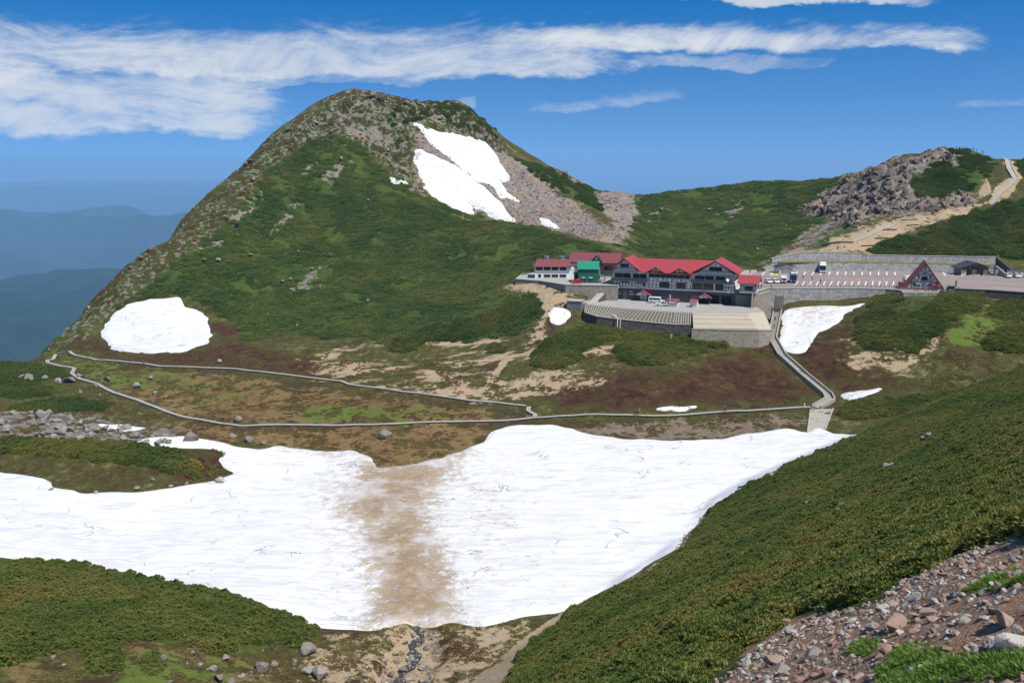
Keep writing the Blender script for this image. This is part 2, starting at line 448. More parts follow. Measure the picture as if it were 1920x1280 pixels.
add('near', (25, 95), [(1490, 1165), (1560, 1150), (1500, 1170), (1440, 1185)], [(1225, 1225), (1330, 1195), (1310, 1180), (1255, 1200)], [(1060, 1250), (1130, 1232), (1150, 1240)], [(1420, 1160), (1500, 1140), (1600, 1115), (1590, 1125), (1500, 1152)], soft=4, rag=5)
# --- pale sand, trails and bare ground
add('sand', (360, 700), [(1440, 488), (1520, 462), (1600, 432), (1700, 405), (1800, 388), (1860, 382), (1830, 395), (1760, 412), (1700, 432), (1660, 455), (1625, 474), (1500, 474)], soft=5, rag=7)
add('sand', (390, 700), [(1858, 385), (1868, 350), (1893, 330), (1880, 293), (1902, 293), (1918, 335), (1893, 366), (1878, 385)], [(1820, 320), (1835, 300), (1850, 330), (1860, 365), (1835, 372)], soft=5, rag=5, crisp=True)
add('sand', (60, 175), [(870, 1290), (930, 1240), (975, 1200), (1035, 1160), (1100, 1122), (1122, 1125), (1060, 1166), (1015, 1195), (990, 1240), (955, 1290)], soft=5, rag=4, crisp=True)
add('sand', (270, 360), [(920, 540), (960, 524), (1010, 530), (1075, 548), (1050, 570), (1030, 602), (1020, 640), (985, 650), (1000, 620), (1018, 590), (1005, 556)], soft=7, rag=7, amp=0.85)
add('sand', (200, 345), [(930, 720), (1000, 700), (1090, 706), (1130, 715), (1050, 740), (960, 745)], [(780, 730), (860, 722), (990, 738), (985, 755), (900, 748)], [(905, 728), (930, 690), (950, 668), (958, 672), (935, 700), (912, 732)], soft=5, rag=12, amp=0.9)
add('sand', (230, 330), [(1690, 690), (1740, 640), (1760, 610), (1775, 612), (1755, 648), (1700, 695)], [(1560, 680), (1620, 660), (1680, 640), (1670, 660), (1600, 690)], soft=4, rag=8, amp=0.8)
add('sand', (280, 340), [(1780, 560), (1850, 552), (1930, 556), (1930, 570), (1870, 575), (1830, 600), (1800, 590)], soft=6, rag=8, amp=0.8)
add('sand', (240, 345), [(903, 730), (928, 690), (948, 667), (958, 670), (938, 700), (914, 733)], soft=3, rag=3, crisp=True)
add('sandy', (200, 345), [(560, 690), (640, 665), (760, 660), (860, 640), (960, 650), (1000, 690), (1100, 690), (1150, 640), (1000, 735), (800, 725), (680, 715)], [(1580, 640), (1700, 660), (1690, 700), (1600, 705)], [(1000, 660), (1040, 690), (1140, 690), (1080, 700), (980, 700)], soft=12, rag=10)
add('sand', (100, 145), [(560, 1290), (600, 1180), (700, 1175), (880, 1180), (1000, 1160), (950, 1290)], soft=10, rag=10, amp=0.62)
add('red', (270, 345), [(1015, 640), (1030, 605), (1050, 570), (1060, 575), (1040, 620)], soft=6, rag=6)
# --- dark red heath
add('red', (200, 345), [(1010, 745), (1080, 715), (1180, 695), (1330, 690), (1400, 650), (1440, 640), (1470, 690), (1530, 740), (1480, 760), (1350, 752), (1200, 765), (1080, 765)],
    [(1475, 665), (1530, 630), (1600, 590), (1620, 600), (1560, 640), (1650, 700), (1680, 730), (1580, 730), (1520, 700)],
    [(140, 645), (190, 640), (210, 655), (270, 668), (400, 655), (420, 640), (520, 660), (640, 705), (560, 708), (420, 690), (250, 682), (150, 662)],
    [(380, 580), (420, 590), (450, 630), (420, 640), (395, 620)], [(1480, 552), (1640, 556), (1600, 562), (1500, 556)], [(1420, 590), (1450, 600), (1450, 640), (1425, 625), (1400, 640)], soft=10, rag=14)
add('red', (170, 220), [(370, 850), (430, 845), (445, 888), (400, 905), (300, 918), (340, 890)], soft=7, rag=8)
add('red', (340, 460), [(480, 470), (560, 480), (640, 520), (600, 545), (520, 520)], [(530, 400), (560, 420), (500, 470)], soft=14, rag=20, amp=0.75)
add('red', (195, 260), [(850, 800), (1000, 792), (1300, 790), (1480, 790), (1380, 815), (1250, 830), (1130, 822), (1060, 800), (930, 805)], soft=6, rag=8, amp=0.75)
# --- orange moor and bright grass
add('moor', (180, 330), [(150, 690), (260, 695), (420, 705), (650, 735), (980, 780), (900, 795), (700, 795), (450, 797), (330, 775), (230, 735)],
    [(440, 805), (720, 800), (930, 800), (900, 835), (840, 858), (760, 868), (690, 868), (640, 850), (560, 842), (470, 830)], [(330, 795), (450, 800), (430, 840), (340, 820)], soft=8, rag=10)
add('moor', (100, 150), [(690, 1180), (760, 1160), (850, 1165), (900, 1175), (880, 1230), (800, 1200), (700, 1200)], [(590, 1178), (700, 1180), (680, 1280), (560, 1285)], [(0, 1240), (300, 1200), (560, 1235), (560, 1290), (0, 1290)], soft=8, rag=10, amp=0.5)
add('grass', (180, 345), [(70, 650), (180, 660), (260, 690), (360, 700), (330, 735), (230, 735), (150, 700), (90, 690)], [(520, 770), (620, 745), (760, 755), (880, 780), (740, 795), (600, 795)], [(300, 705), (420, 712), (500, 740), (400, 745), (330, 730)], soft=10, rag=12, amp=0.62)
add('grass', (100, 130), [(100, 1250), (300, 1225), (500, 1240), (420, 1290), (120, 1290)], soft=10, rag=14, amp=0.6)
add('grass', (270, 345), [(1100, 608), (1200, 615), (1290, 625), (1390, 612), (1330, 612), (1180, 600), (1130, 600)], [(1780, 620), (1800, 600), (1850, 570), (1860, 600), (1890, 615), (1850, 650), (1790, 650)], soft=5, rag=6)
add('grass', (0, 45), [(1660, 1250), (1700, 1215), (1800, 1235), (1930, 1220), (1930, 1260), (1780, 1270), (1700, 1300)], [(1080 + 480, 1215), (1590, 1212), (1580, 1225)], soft=9, rag=9)
# --- gravel beside the boardwalk, stream bed
add('gravel', (195, 270), [(1050, 800), (1200, 792), (1400, 785), (1540, 775), (1530, 800), (1480, 805), (1400, 815), (1250, 825), (1120, 815)], soft=6, rag=7, amp=0.9)
add('gravel', (100, 150), [(735, 1210), (780, 1165), (830, 1180), (840, 1220), (800, 1290), (700, 1290)], soft=5, rag=6)
add('gravel', (140, 200), [(1110, 1118), (1180, 1085), (1265, 1035), (1290, 990), (1345, 930), (1365, 935), (1330, 985), (1300, 1040), (1220, 1075), (1150, 1118)], soft=4, rag=5)
add('gravel', (240, 345), [(1515, 775), (1560, 770), (1570, 800), (1520, 812)], soft=3, rag=3)
# --- green slopes
GREENPEAK = [(170, 625), (260, 545), (330, 490), (400, 445), (440, 405), (500, 325), (580, 265), (660, 255), (720, 320), (800, 375), (880, 402), (1000, 425), (1100, 455), (1175, 480), (1110, 490), (1000, 490), (990, 520), (920, 545), (1005, 556), (1015, 590), (960, 625), (880, 640), (820, 625), (740, 655), (690, 625), (610, 635), (560, 620), (470, 640), (440, 600), (390, 575), (330, 552), (240, 568)]
add('green', FAR, GREENPEAK, soft=6, rag=8)
add('green', (335, 700), RIDGE, SUMMIT, [(600, 200), (690, 168), (800, 183), (870, 198), (945, 290), (800, 250), (700, 290), (560, 290)], soft=10, rag=10, amp=0.9)
add('green', (380, 700), [(1110, 350), (1300, 345), (1480, 338), (1560, 330), (1600, 330), (1520, 380), (1500, 400), (1560, 410), (1470, 470), (1420, 500), (1200, 500), (1150, 465), (1170, 420), (1130, 380)],
    [(1600, 330), (1700, 295), (1780, 280), (1880, 290), (1860, 320), (1830, 360), (1790, 365), (1720, 372), (1700, 345), (1715, 320)], [(1640, 455), (1720, 438), (1800, 410), (1870, 385), (1990, 350), (1990, 500), (1850, 482), (1700, 480)],
    [(960, 300), (1050, 325), (1130, 370), (1165, 410), (1110, 390), (1040, 355), (985, 325)], [(690, 240), (740, 200), (840, 195), (900, 215), (930, 260), (850, 230), (770, 225), (750, 270)], [(1560, 420), (1640, 405), (1590, 440), (1530, 470), (1500, 470)], soft=6, rag=8)
add('green', (280, 345), [(1440 + 160, 590), (1640, 560), (1780, 545), (1800, 560), (1750, 640), (1720, 665), (1640, 660), (1610, 640)], [(1780, 560), (1930, 560), (1930, 680), (1850, 660), (1790, 620)], soft=8, rag=10, amp=0.9)
add('green', (0, 262), [(940, 1300), (1000, 1215), (1100, 1130), (1200, 1080), (1290, 1020), (1345, 940), (1480, 868), (1610, 815), (1760, 752), (1930, 680), (1990, 680), (1990, 1000), (1800, 1035), (1700, 1095), (1640, 1130), (1480, 1165), (1420, 1212), (1290, 1310)], soft=4, rag=4)
add('green', (90, 170), [(-200, 1040), (0, 1042), (150, 1057), (300, 1087), (420, 1112), (520, 1147), (590, 1172), (540, 1215), (400, 1215), (260, 1200), (100, 1220), (-200, 1250)], soft=4, rag=4)
add('green', (180, 345), [(-80, 820), (100, 822), (250, 830), (340, 845), (375, 870), (370, 893), (300, 880), (180, 862), (-80, 848)], [(-60, 645), (40, 640), (60, 665), (140, 690), (140, 740), (40, 745), (-60, 720)], [(10, 760), (140, 745), (210, 758), (130, 770)], soft=5, rag=6)
ZERO = np.zeros(Z.shape)
for k in ('rock', 'scree', 'near', 'sand', 'sandy', 'red', 'moor', 'grass', 'gravel', 'green'):
    REG.setdefault(k, ZERO)

# height detail
Z0 = Z.copy()
far = np.clip((MY - 290) / 60, 0, 1)
hump = np.clip((zp - zb) / 10, 0, 1)
Z = Z + fbm(MX / 14, MY / 14, 4, 21) * (0.22 + 0.75 * far * np.clip(REG['green'] + REG['rock'] + REG['scree'], 0, 1))
Z = Z + fbm(MX / 45, MY / 45, 3, 5) * 2.2 * np.clip((MY - 360) / 60, 0, 1)
# gullies down the cone
Z = Z + vnoise((MX + 80 + (MY - 430) * 0.1) / 11.0, MY / 60.0, 41) * 1.1 * np.clip((MY - 370) / 50, 0, 1)
def blocks(x, y, s):
    out = 0
    for sc, a, k in ((7.0, 1.0, 0), (3.4, 0.55, 3), (1.8, 0.3, 5)):
        wx = x / sc + 0.25 * vnoise(x / sc * 2, y / sc * 2, s + k); wy = y / sc + 0.25 * vnoise(x / sc * 2 + 9, y / sc * 2, s + k + 1)
        d, val, b = cells(wx, wy, s + k)
        out = out + a * (val - 0.45) * np.clip(b * 3.0, 0, 1)
    return out
mk = REG['rock'] > 0.02
bl = np.zeros(Z.shape); bl[mk] = blocks(MX[mk], MY[mk], 60)
cl = region(CLIFF, (400, 700), 8, 6)
sm = region(SUMMIT, (430, 700), 8, 6)
Z = Z + bl * (REG['rock'] * np.where(MY > 300, 1.5, 0.5) + cl * 3.4 + sm * 1.8)
mk = REG['near'] > 0.02
bl = np.zeros(Z.shape); bl[mk] = blocks(MX[mk] * 9, MY[mk] * 9, 80)
Z = Z + bl * REG['near'] * 0.14
Z = Z + region([(735, 1215), (775, 1165), (830, 1178), (835, 1225), (790, 1290), (690, 1290)], (100, 150), 14, 4) * -1.1
Z = Z + REG['gravel'] * fbm(MX / 1.6, MY / 1.6, 3, 31) * 0.12

# --- keep the ground below the slabs that the structures stand on
def polyxy(poly, x, y): return inpoly(poly, x, y)
def pw(u, v, zrel):
    p = AZ(u, v, zrel); return (p[0], p[1])
LOTZ = -42.0
COURTZ = -47.0
LOT_POLY = [pw(1434, 541, LOTZ), pw(1560, 540, LOTZ), pw(1660, 541, LOTZ), pw(1690, 543, LOTZ), pw(1694, 549, LOTZ), pw(1772, 549, LOTZ), pw(1777, 540, LOTZ), pw(1850, 543, LOTZ), pw(1925, 548, LOTZ), (230, 300), (240, 372), pw(1862, 512, LOTZ), pw(1790, 510.5, LOTZ), pw(1600, 507, LOTZ), pw(1500, 506, LOTZ), pw(1440, 506, LOTZ), pw(1408, 513, LOTZ), (86.5, 330), (80.5, 314)]
WEST_POLY = [(1.0, 343), (10, 337.5), (18.5, 326.5), (36, 324.0), (40, 338), (86, 326), (95, 372), (36, 372), (4, 362)]
COURT_POLY = [(22.5, 320.5), (24.5, 315.5), (38.0, 305.0), (51.5, 299.0), (56.5, 297.5), (73.5, 296.5), (79.5, 300.0), (80.0, 313.0), (72.9, 313.6), (34.8, 328.1), (31, 330)]
for poly, z in ((LOT_POLY, LOTZ), (WEST_POLY, LOTZ), (COURT_POLY, COURTZ)):
    sd = polyxy(poly, MX, MY)
    lim = z + CAMZ - 0.35 - np.clip(-sd, 0, 50) * -3.0
    Z = np.where(sd > -1.2, np.minimum(Z, lim - 0.0), Z)

def Hgrid(x, y):
    x = np.clip(x, GX[0], GX[-1] - 1e-3); y = np.clip(y, GY[0], GY[-1] - 1e-3)
    i = np.clip(np.searchsorted(GX, x) - 1, 0, len(GX) - 2); j = np.clip(np.searchsorted(GY, y) - 1, 0, len(GY) - 2)
    fx = (x - GX[i]) / (GX[i + 1] - GX[i]); fy = (y - GY[j]) / (GY[j + 1] - GY[j])
    return (Z[j, i] * (1 - fx) + Z[j, i + 1] * fx) * (1 - fy) + (Z[j + 1, i] * (1 - fx) + Z[j + 1, i + 1] * fx) * fy
def H(x, y): return float(Hgrid(np.array([x], float), np.array([y], float))[0])
_ys = np.concatenate([np.arange(5, 60, 0.1), np.arange(60, 690, 0.25)])
def hit(u, v, ymin=5.0):
    """the point of the ground seen at a photo pixel"""
    d = ray(u, v)
    ys = _ys[_ys >= ymin]
    P = d[None, :] * (ys / d[1])[:, None]
    h = Hgrid(P[:, 0], ys)
    below = np.where(P[:, 2] + CAMZ < h)[0]
    k = below[0] if len(below) else len(ys) - 1
    return Vector((P[k, 0], ys[k], h[k]))

# ================================================================== materials
MATS = {}
def newmat(name):
    m = bpy.data.materials.new(name)
    m.use_nodes = True
    m.node_tree.nodes.clear()
    t = NT(m.node_tree)
    out = t.new('ShaderNodeOutputMaterial')
    b = t.new('ShaderNodeBsdfPrincipled')
    t.l.new(b.outputs[0], out.inputs['Surface'])
    MATS[name] = m
    return m, t, b
def bump(t, b, h, strength=0.5, dist=0.1):
    nd = t.new('ShaderNodeBump')
    nd.inputs['Strength'].default_value = strength
    nd.inputs['Distance'].default_value = dist
    t.put(nd.inputs['Height'], h)
    t.l.new(nd.outputs[0], b.inputs['Normal'])
    return nd.outputs[0]
def plain(name, col, rough=0.7, metal=0.0, var=0.12, scale=3.0, spec=0.4, bmp=0.0):
    """a paint, metal or cloth surface with faint wear"""
    m, t, b = newmat(name)
    g = t.new('ShaderNodeNewGeometry')
    n = t.noise(g.outputs['Position'], scale, 5, 0.6)
    dark = tuple(c * (1 - var) for c in col); light = tuple(min(1, c * (1 + var)) for c in col)
    t.put(b.inputs['Base Color'], t.mix(n, dark, light))
    b.inputs['Roughness'].default_value = rough
    b.inputs['Metallic'].default_value = metal
    b.inputs['Specular IOR Level'].default_value = spec
    if bmp: bump(t, b, n, bmp, 0.05)
    return m
def masonry(name, c0, c1, mortar, scale, bstr=0.8, mort=0.06):
    """rubble stone set in mortar, the joints recessed"""
    m, t, b = newmat(name)
    g = t.new('ShaderNodeNewGeometry')
    p = g.outputs['Position']
    cell = t.voro(p, scale, 'F1', 1)
    edge = t.voro(p, scale, 'DISTANCE_TO_EDGE', 0)
    sepc = t.new('ShaderNodeSeparateColor'); t.l.new(cell, sepc.inputs[0])
    n = t.noise(p, scale * 3, 4, 0.6)
    big = t.noise(p, 0.18, 3, 0.6)
    col = t.mix(sepc.outputs[0], c0, c1)
    col = t.mix(t.m('MULTIPLY', n, 0.35), col, tuple(c * 0.45 for c in c0))
    j = t.ss(edge, 0.0, mort * 2)
    col = t.mix(j, mortar, col)
    col = t.mix(t.ss(big, 0.5, 0.8, 0, 0.35), col, tuple(c * 0.6 for c in c0))
    t.put(b.inputs['Base Color'], col)
    b.inputs['Roughness'].default_value = 0.9
    bump(t, b, t.m('ADD', t.m('MULTIPLY', j, 0.7), t.m('MULTIPLY', n, 0.4)), bstr, 0.2)
    return m

# ---- ground
gm, t, b = newmat('ground')
geo = t.new('ShaderNodeNewGeometry')
pos = geo.outputs['Position']
at1 = t.new('ShaderNodeAttribute', attribute_name='cover_a')
at2 = t.new('ShaderNodeAttribute', attribute_name='cover_b')
s1 = t.new('ShaderNodeSeparateColor'); t.l.new(at1.outputs['Color'], s1.inputs[0])
s2 = t.new('ShaderNodeSeparateColor'); t.l.new(at2.outputs['Color'], s2.inputs[0])
at3 = t.new('ShaderNodeAttribute', attribute_name='cover_c')
s3 = t.new('ShaderNodeSeparateColor'); t.l.new(at3.outputs['Color'], s3.inputs[0])
nA = t.noise(pos, 0.09, 6, 0.62)           # patches of ten metres
nB = t.noise(pos, 0.45, 6, 0.66)           # patches of two metres
nC = t.noise(pos, 3.5, 5, 0.65)            # tufts and stones
nD = t.noise(t.vm('MULTIPLY', pos, (0.05, 0.16, 0.16)), 1.0, 6, 0.68)   # long contour streaks
def stretch(n, k): return t.m('MULTIPLY_ADD', n, k, 0.5 - 0.5 * k)
nA, nB, nC, nD = stretch(nA, 1.5), stretch(nB, 1.7), stretch(nC, 1.5), stretch(nD, 1.5)
nM = t.noise(pos, 1.4, 5, 0.7)
mixn = t.m('ADD', t.m('ADD', t.m('MULTIPLY', nA, 0.32), t.m('MULTIPLY', nB, 0.38)), t.m('MULTIPLY', nM, 0.30))
mixn = stretch(mixn, 1.25)
base = t.ramp(mixn, [(0.36, (0.062, 0.036, 0.020)), (0.45, (0.072, 0.060, 0.020)), (0.52, (0.072, 0.082, 0.020)), (0.60, (0.115, 0.105, 0.032)), (0.66, (0.21, 0.16, 0.09)), (0.74, (0.33, 0.26, 0.17))])
base = t.mix(t.ss(nC, 0.4, 0.75, 0, 0.45), base, (0.035, 0.04, 0.014))
def cover(col, w, c, lo=0.36, hi=0.64, k=2.4, nn=None):
    f = t.ss(t.m('ADD', w, t.m('MULTIPLY', t.m('SUBTRACT', nn or mixn, 0.5), t.m('MULTIPLY', k, t.ss(w, 0.0, 0.15)))), lo, hi)
    return t.mix(f, col, c)
redc = t.ramp(mixn, [(0.38, (0.030, 0.014, 0.010)), (0.5, (0.072, 0.029, 0.017)), (0.58, (0.085, 0.050, 0.022)), (0.66, (0.075, 0.070, 0.022)), (0.74, (0.26, 0.19, 0.12))])
redc = t.mix(t.ss(nC, 0.45, 0.8, 0, 0.5), redc, (0.03, 0.018, 0.012))
moorc = t.ramp(mixn, [(0.34, (0.060, 0.030, 0.015)), (0.46, (0.17, 0.105, 0.045)), (0.56, (0.235, 0.155, 0.07)), (0.64, (0.15, 0.13, 0.035)), (0.74, (0.42, 0.33, 0.21))])
moorc = t.mix(t.ss(nC, 0.45, 0.8, 0, 0.5), moorc, (0.10, 0.06, 0.022))
grassc = t.mix(nB, (0.070, 0.115, 0.018), (0.15, 0.20, 0.035))
grassc = t.mix(t.ss(nC, 0.4, 0.8, 0, 0.5), grassc, (0.04, 0.07, 0.012))
sandc = t.mix(nB, (0.34, 0.245, 0.145), (0.50, 0.39, 0.255))
sandc = t.mix(t.ss(nC, 0.45, 0.75, 0, 0.6), sandc, (0.22, 0.15, 0.10))
gravc = t.mix(nB, (0.15, 0.11, 0.075), (0.31, 0.25, 0.18))
gravc = t.mix(t.ss(nC, 0.4, 0.7, 0, 0.7), gravc, (0.09, 0.065, 0.045))
gr_v = t.noise(pos, 0.05, 5, 0.6)
greenc = t.ramp(t.m('ADD', t.m('MULTIPLY', gr_v, 0.5), t.m('MULTIPLY', nB, 0.5)), [(0.36, (0.034, 0.060, 0.012)), (0.5, (0.058, 0.092, 0.017)), (0.6, (0.090, 0.115, 0.022)), (0.7, (0.10, 0.085, 0.03))])
greenc = t.mix(t.ss(nC, 0.4, 0.7, 0, 0.55), greenc, (0.018, 0.032, 0.008))
vr = t.voro(pos, 0.55, 'F1', 1)
vrs = t.new('ShaderNodeSeparateColor'); t.l.new(vr, vrs.inputs[0])
rockc = t.mix(vrs.outputs[0], (0.17, 0.15, 0.135), (0.34, 0.31, 0.28))
rockc = t.mix(t.ss(nB, 0.4, 0.7), rockc, (0.23, 0.175, 0.145))
rockc = t.mix(t.ss(nC, 0.5, 0.72, 0, 0.75), rockc, (0.10, 0.085, 0.075))
screec = t.mix(vrs.outputs[1], (0.19, 0.155, 0.135), (0.31, 0.265, 0.23))
screec = t.mix(t.ss(nC, 0.45, 0.7, 0, 0.7), screec, (0.12, 0.095, 0.08))
screec = t.mix(t.ss(nA, 0.52, 0.66, 0, 0.6), screec, (0.30, 0.21, 0.13))
nE = t.noise(pos, 14.0, 5, 0.7)
vn = t.voro(pos, 5.5, 'F1', 1)
vns = t.new('ShaderNodeSeparateColor'); t.l.new(vn, vns.inputs[0])
nearc = t.mix(vns.outputs[0], (0.22, 0.125, 0.08), (0.44, 0.32, 0.24))
nearc = t.mix(t.ss(nE, 0.4, 0.7, 0, 0.8), nearc, (0.17, 0.095, 0.06))
nearc = t.mix(t.ss(nB, 0.45, 0.62, 0, 0.7), nearc, (0.36, 0.205, 0.115))
col = cover(base, s3.outputs[0], t.mix(t.ss(nD, 0.47, 0.58), base, sandc), k=2.5, nn=nD)
col = cover(col, s2.outputs[0], moorc)
col = cover(col, s1.outputs[2], redc)
col = cover(col, s2.outputs[1], grassc, k=3.0)
col = cover(col, s2.outputs[2], gravc)
col = cover(col, s1.outputs[1], sandc)
col = cover(col, s1.outputs[0], greenc, k=1.6)
col = cover(col, s3.outputs[1], screec, k=3.0)
col = cover(col, s3.outputs[2], rockc, k=3.6, nn=nB)
col = cover(col, s2.outputs[1], grassc, lo=0.55, hi=0.8, k=3)
nearf = at3.outputs['Alpha']
col = cover(col, nearf, nearc, k=1.6)
t.put(b.inputs['Base Color'], col)
b.inputs['Roughness'].default_value = 0.95
b.inputs['Specular IOR Level'].default_value = 0.15
hh = t.m('ADD', t.m('MULTIPLY', nC, 0.5), t.m('ADD', nB, t.m('MULTIPLY', nE, 0.12)))
bump(t, b, hh, 0.9, 0.35)

# ---- snow: granular, wind-cupped, with wind-blown grit and stains of soil
sm_, t, b = newmat('snow')
geo = t.new('ShaderNodeNewGeometry'); pos = geo.outputs['Position']
att = t.new('ShaderNodeAttribute', attribute_name='dirt')
n1 = t.noise(pos, 0.55, 6, 0.7)
n2 = t.noise(pos, 2.6, 4, 0.6)
n3 = t.noise(t.vm('MULTIPLY', pos, (0.10, 0.42, 0.4)), 1.0, 6, 0.68, 1.2)
crk = t.m('ABSOLUTE', t.m('SUBTRACT', t.noise(t.vm('MULTIPLY', pos, (0.055, 0.085, 0.05)), 1.0, 4, 0.55, 0.8), 0.5))
brk = t.noise(pos, 0.16, 3, 0.5)
crackf = t.m('MULTIPLY', t.ss(crk, 0.0, 0.006, 1, 0), t.ss(brk, 0.52, 0.62))
white = t.mix(t.ss(n3, 0.42, 0.68), (0.69, 0.695, 0.705), (0.56, 0.56, 0.565))
white = t.mix(t.ss(n1, 0.5, 0.72, 0, 0.45), white, (0.60, 0.565, 0.52))
white = t.mix(t.m('MULTIPLY', crackf, 0.75), white, (0.33, 0.30, 0.26))
soil = t.ramp(t.m('ADD', t.m('MULTIPLY', n1, 0.6), t.m('MULTIPLY', n2, 0.4)), [(0.35, (0.17, 0.115, 0.065)), (0.5, (0.30, 0.215, 0.13)), (0.62, (0.42, 0.33, 0.22)), (0.72, (0.66, 0.58, 0.47))])
nBig = t.noise(pos, 0.12, 5, 0.65)
df = t.ss(t.m('ADD', att.outputs['Fac'], t.m('ADD', t.m('MULTIPLY', t.m('SUBTRACT', n1, 0.5), 2.0), t.m('MULTIPLY', t.m('SUBTRACT', n2, 0.5), 1.2))), 0.18, 0.88)
df = t.m('MULTIPLY', df, t.ss(nBig, 0.3, 0.55, 0.45, 1.0))
df = t.m('MULTIPLY', df, t.ss(att.outputs['Fac'], 0.03, 0.25))
t.put(b.inputs['Base Color'], t.mix(df, white, soil))
b.inputs['Roughness'].default_value = 0.75
b.inputs['Specular IOR Level'].default_value = 0.25
bump(t, b, t.m('ADD', t.m('MULTIPLY', n2, 0.30), t.m('SUBTRACT', t.m('ADD', t.m('MULTIPLY', n1, 0.5), n3), crackf)), 0.8, 0.28)

# ---- rocks
def rockmat(name, c0, c1, c2, scale):
    m, t, b = newmat(name)
    geo = t.new('ShaderNodeNewGeometry'); pos = geo.outputs['Position']
    oi = t.new('ShaderNodeObjectInfo')
    n1 = t.noise(pos, scale, 5, 0.65)
    n2 = t.noise(pos, scale * 6, 4, 0.65)
    col = t.mix(oi.outputs['Random'], c0, c1)
    col = t.mix(t.ss(n1, 0.42, 0.66, 0, 0.7), col, c2)
    col = t.mix(t.ss(n2, 0.52, 0.72, 0, 0.6), col, tuple(c * 0.45 for c in c0))
    t.put(b.inputs['Base Color'], col)
    b.inputs['Roughness'].default_value = 0.92
    b.inputs['Specular IOR Level'].default_value = 0.2
    bump(t, b, t.m('ADD', n1, t.m('MULTIPLY', n2, 0.5)), 0.7, 0.5 / scale * 0.3)
    return m
rockmat('rock_grey', (0.17, 0.155, 0.14), (0.32, 0.30, 0.275), (0.23, 0.20, 0.17), 0.8)
rockmat('rock_brown', (0.21, 0.125, 0.09), (0.37, 0.28, 0.225), (0.29, 0.20, 0.155), 2.5)
rockmat('rock_pale', (0.36, 0.34, 0.31), (0.45, 0.42, 0.38), (0.30, 0.25, 0.21), 2.0)
rockmat('rock_dark', (0.085, 0.070, 0.060), (0.22, 0.175, 0.15), (0.155, 0.11, 0.085), 0.4)

# ---- creeping pine
def pinemat(name, c0, c1, c2):
    m, t, b = newmat(name)
    geo = t.new('ShaderNodeNewGeometry'); pos = geo.outputs['Position']
    oi = t.new('ShaderNodeObjectInfo')
    n1 = t.noise(pos, 0.06, 4, 0.6)
    n2 = t.noise(pos, 1.3, 3, 0.6)
    f = t.m('MULTIPLY_ADD', t.m('ADD', t.m('MULTIPLY', n1, 0.65), t.m('MULTIPLY', n2, 0.35)), 1.5, -0.25)
    col = t.ramp(f, [(0.36, c0), (0.5, c1), (0.62, c2), (0.74, (c2[0] * 1.15, c2[1] * 0.85, c2[2]))])
    col = t.mix(t.m('MULTIPLY', oi.outputs['Random'], 0.5), col, c0)
    t.put(b.inputs['Base Color'], col)
    b.inputs['Roughness'].default_value = 0.55
    b.inputs['Specular IOR Level'].default_value = 0.3
    tr = t.new('ShaderNodeBsdfTranslucent'); t.put(tr.inputs[0], col)
    mx_ = t.new('ShaderNodeMixShader'); mx_.inputs[0].default_value = 0.4
    t.l.new(b.outputs[0], mx_.inputs[1]); t.l.new(tr.outputs[0], mx_.inputs[2])
    t.l.new(mx_.outputs[0], next(n for n in t.n if n.type == 'OUTPUT_MATERIAL').inputs['Surface'])
    return m
pinemat('pine_near', (0.112, 0.158, 0.032), (0.186, 0.222, 0.046), (0.28, 0.25, 0.062))
pinemat('heath_tuft', (0.20, 0.125, 0.060), (0.24, 0.20, 0.070), (0.26, 0.27, 0.075))
pinemat('grass_blade', (0.11, 0.20, 0.03), (0.17, 0.28, 0.045), (0.25, 0.33, 0.07))
pinemat('pine_far', (0.075, 0.125, 0.028), (0.115, 0.170, 0.035), (0.180, 0.205, 0.046))
plain('twig', (0.11, 0.08, 0.055), 0.9)

# ================================================================== object helpers
def tag(o, label=None, cat=None, group=None, kind=None):
    if label: o['label'] = label
    if cat: o['category'] = cat
    if group: o['group'] = group
    if kind: o['kind'] = kind
    return o
def link(name, me, mat=None, parent=None):
    o = bpy.data.objects.new(name, me)
    COL.objects.link(o)
    if mat and me is not None:
        me.materials.append(MATS[mat] if isinstance(mat, str) else mat)
    if parent: o.parent = parent
    return o
def empty(name, loc=(0, 0, 0), rz=0.0):
    o = bpy.data.objects.new(name, None)
    COL.objects.link(o)
    o.location = loc; o.rotation_euler = (0, 0, rz)
    o.empty_display_size = 0.3
    return o
def raw_mesh(name, co, f4=None, f3=None, smooth=False):
    me = bpy.data.meshes.new(name)
    co = np.asarray(co, np.float32)
    me.vertices.add(len(co)); me.vertices.foreach_set('co', co.ravel())
    loops, starts, k = [], [], 0
    for f, n in ((f4, 4), (f3, 3)):
        if f is not None and len(f):
            f = np.asarray(f, np.int32)
            loops.append(f.ravel()); starts.append(np.arange(len(f), dtype=np.int32) * n + k); k += f.size
    lp = np.concatenate(loops); st = np.concatenate(starts)
    me.loops.add(len(lp)); me.loops.foreach_set('vertex_index', lp)
    me.polygons.add(len(st)); me.polygons.foreach_set('loop_start', st)
    me.update(calc_edges=True)
    if smooth: me.polygons.foreach_set('use_smooth', np.ones(len(st), bool))
    me.validate()
    return me
def grid_faces(ny, nx):
    i = np.arange(ny * nx).reshape(ny, nx)
    return np.stack([i[:-1, :-1], i[:-1, 1:], i[1:, 1:], i[1:, :-1]], -1).reshape(-1, 4)

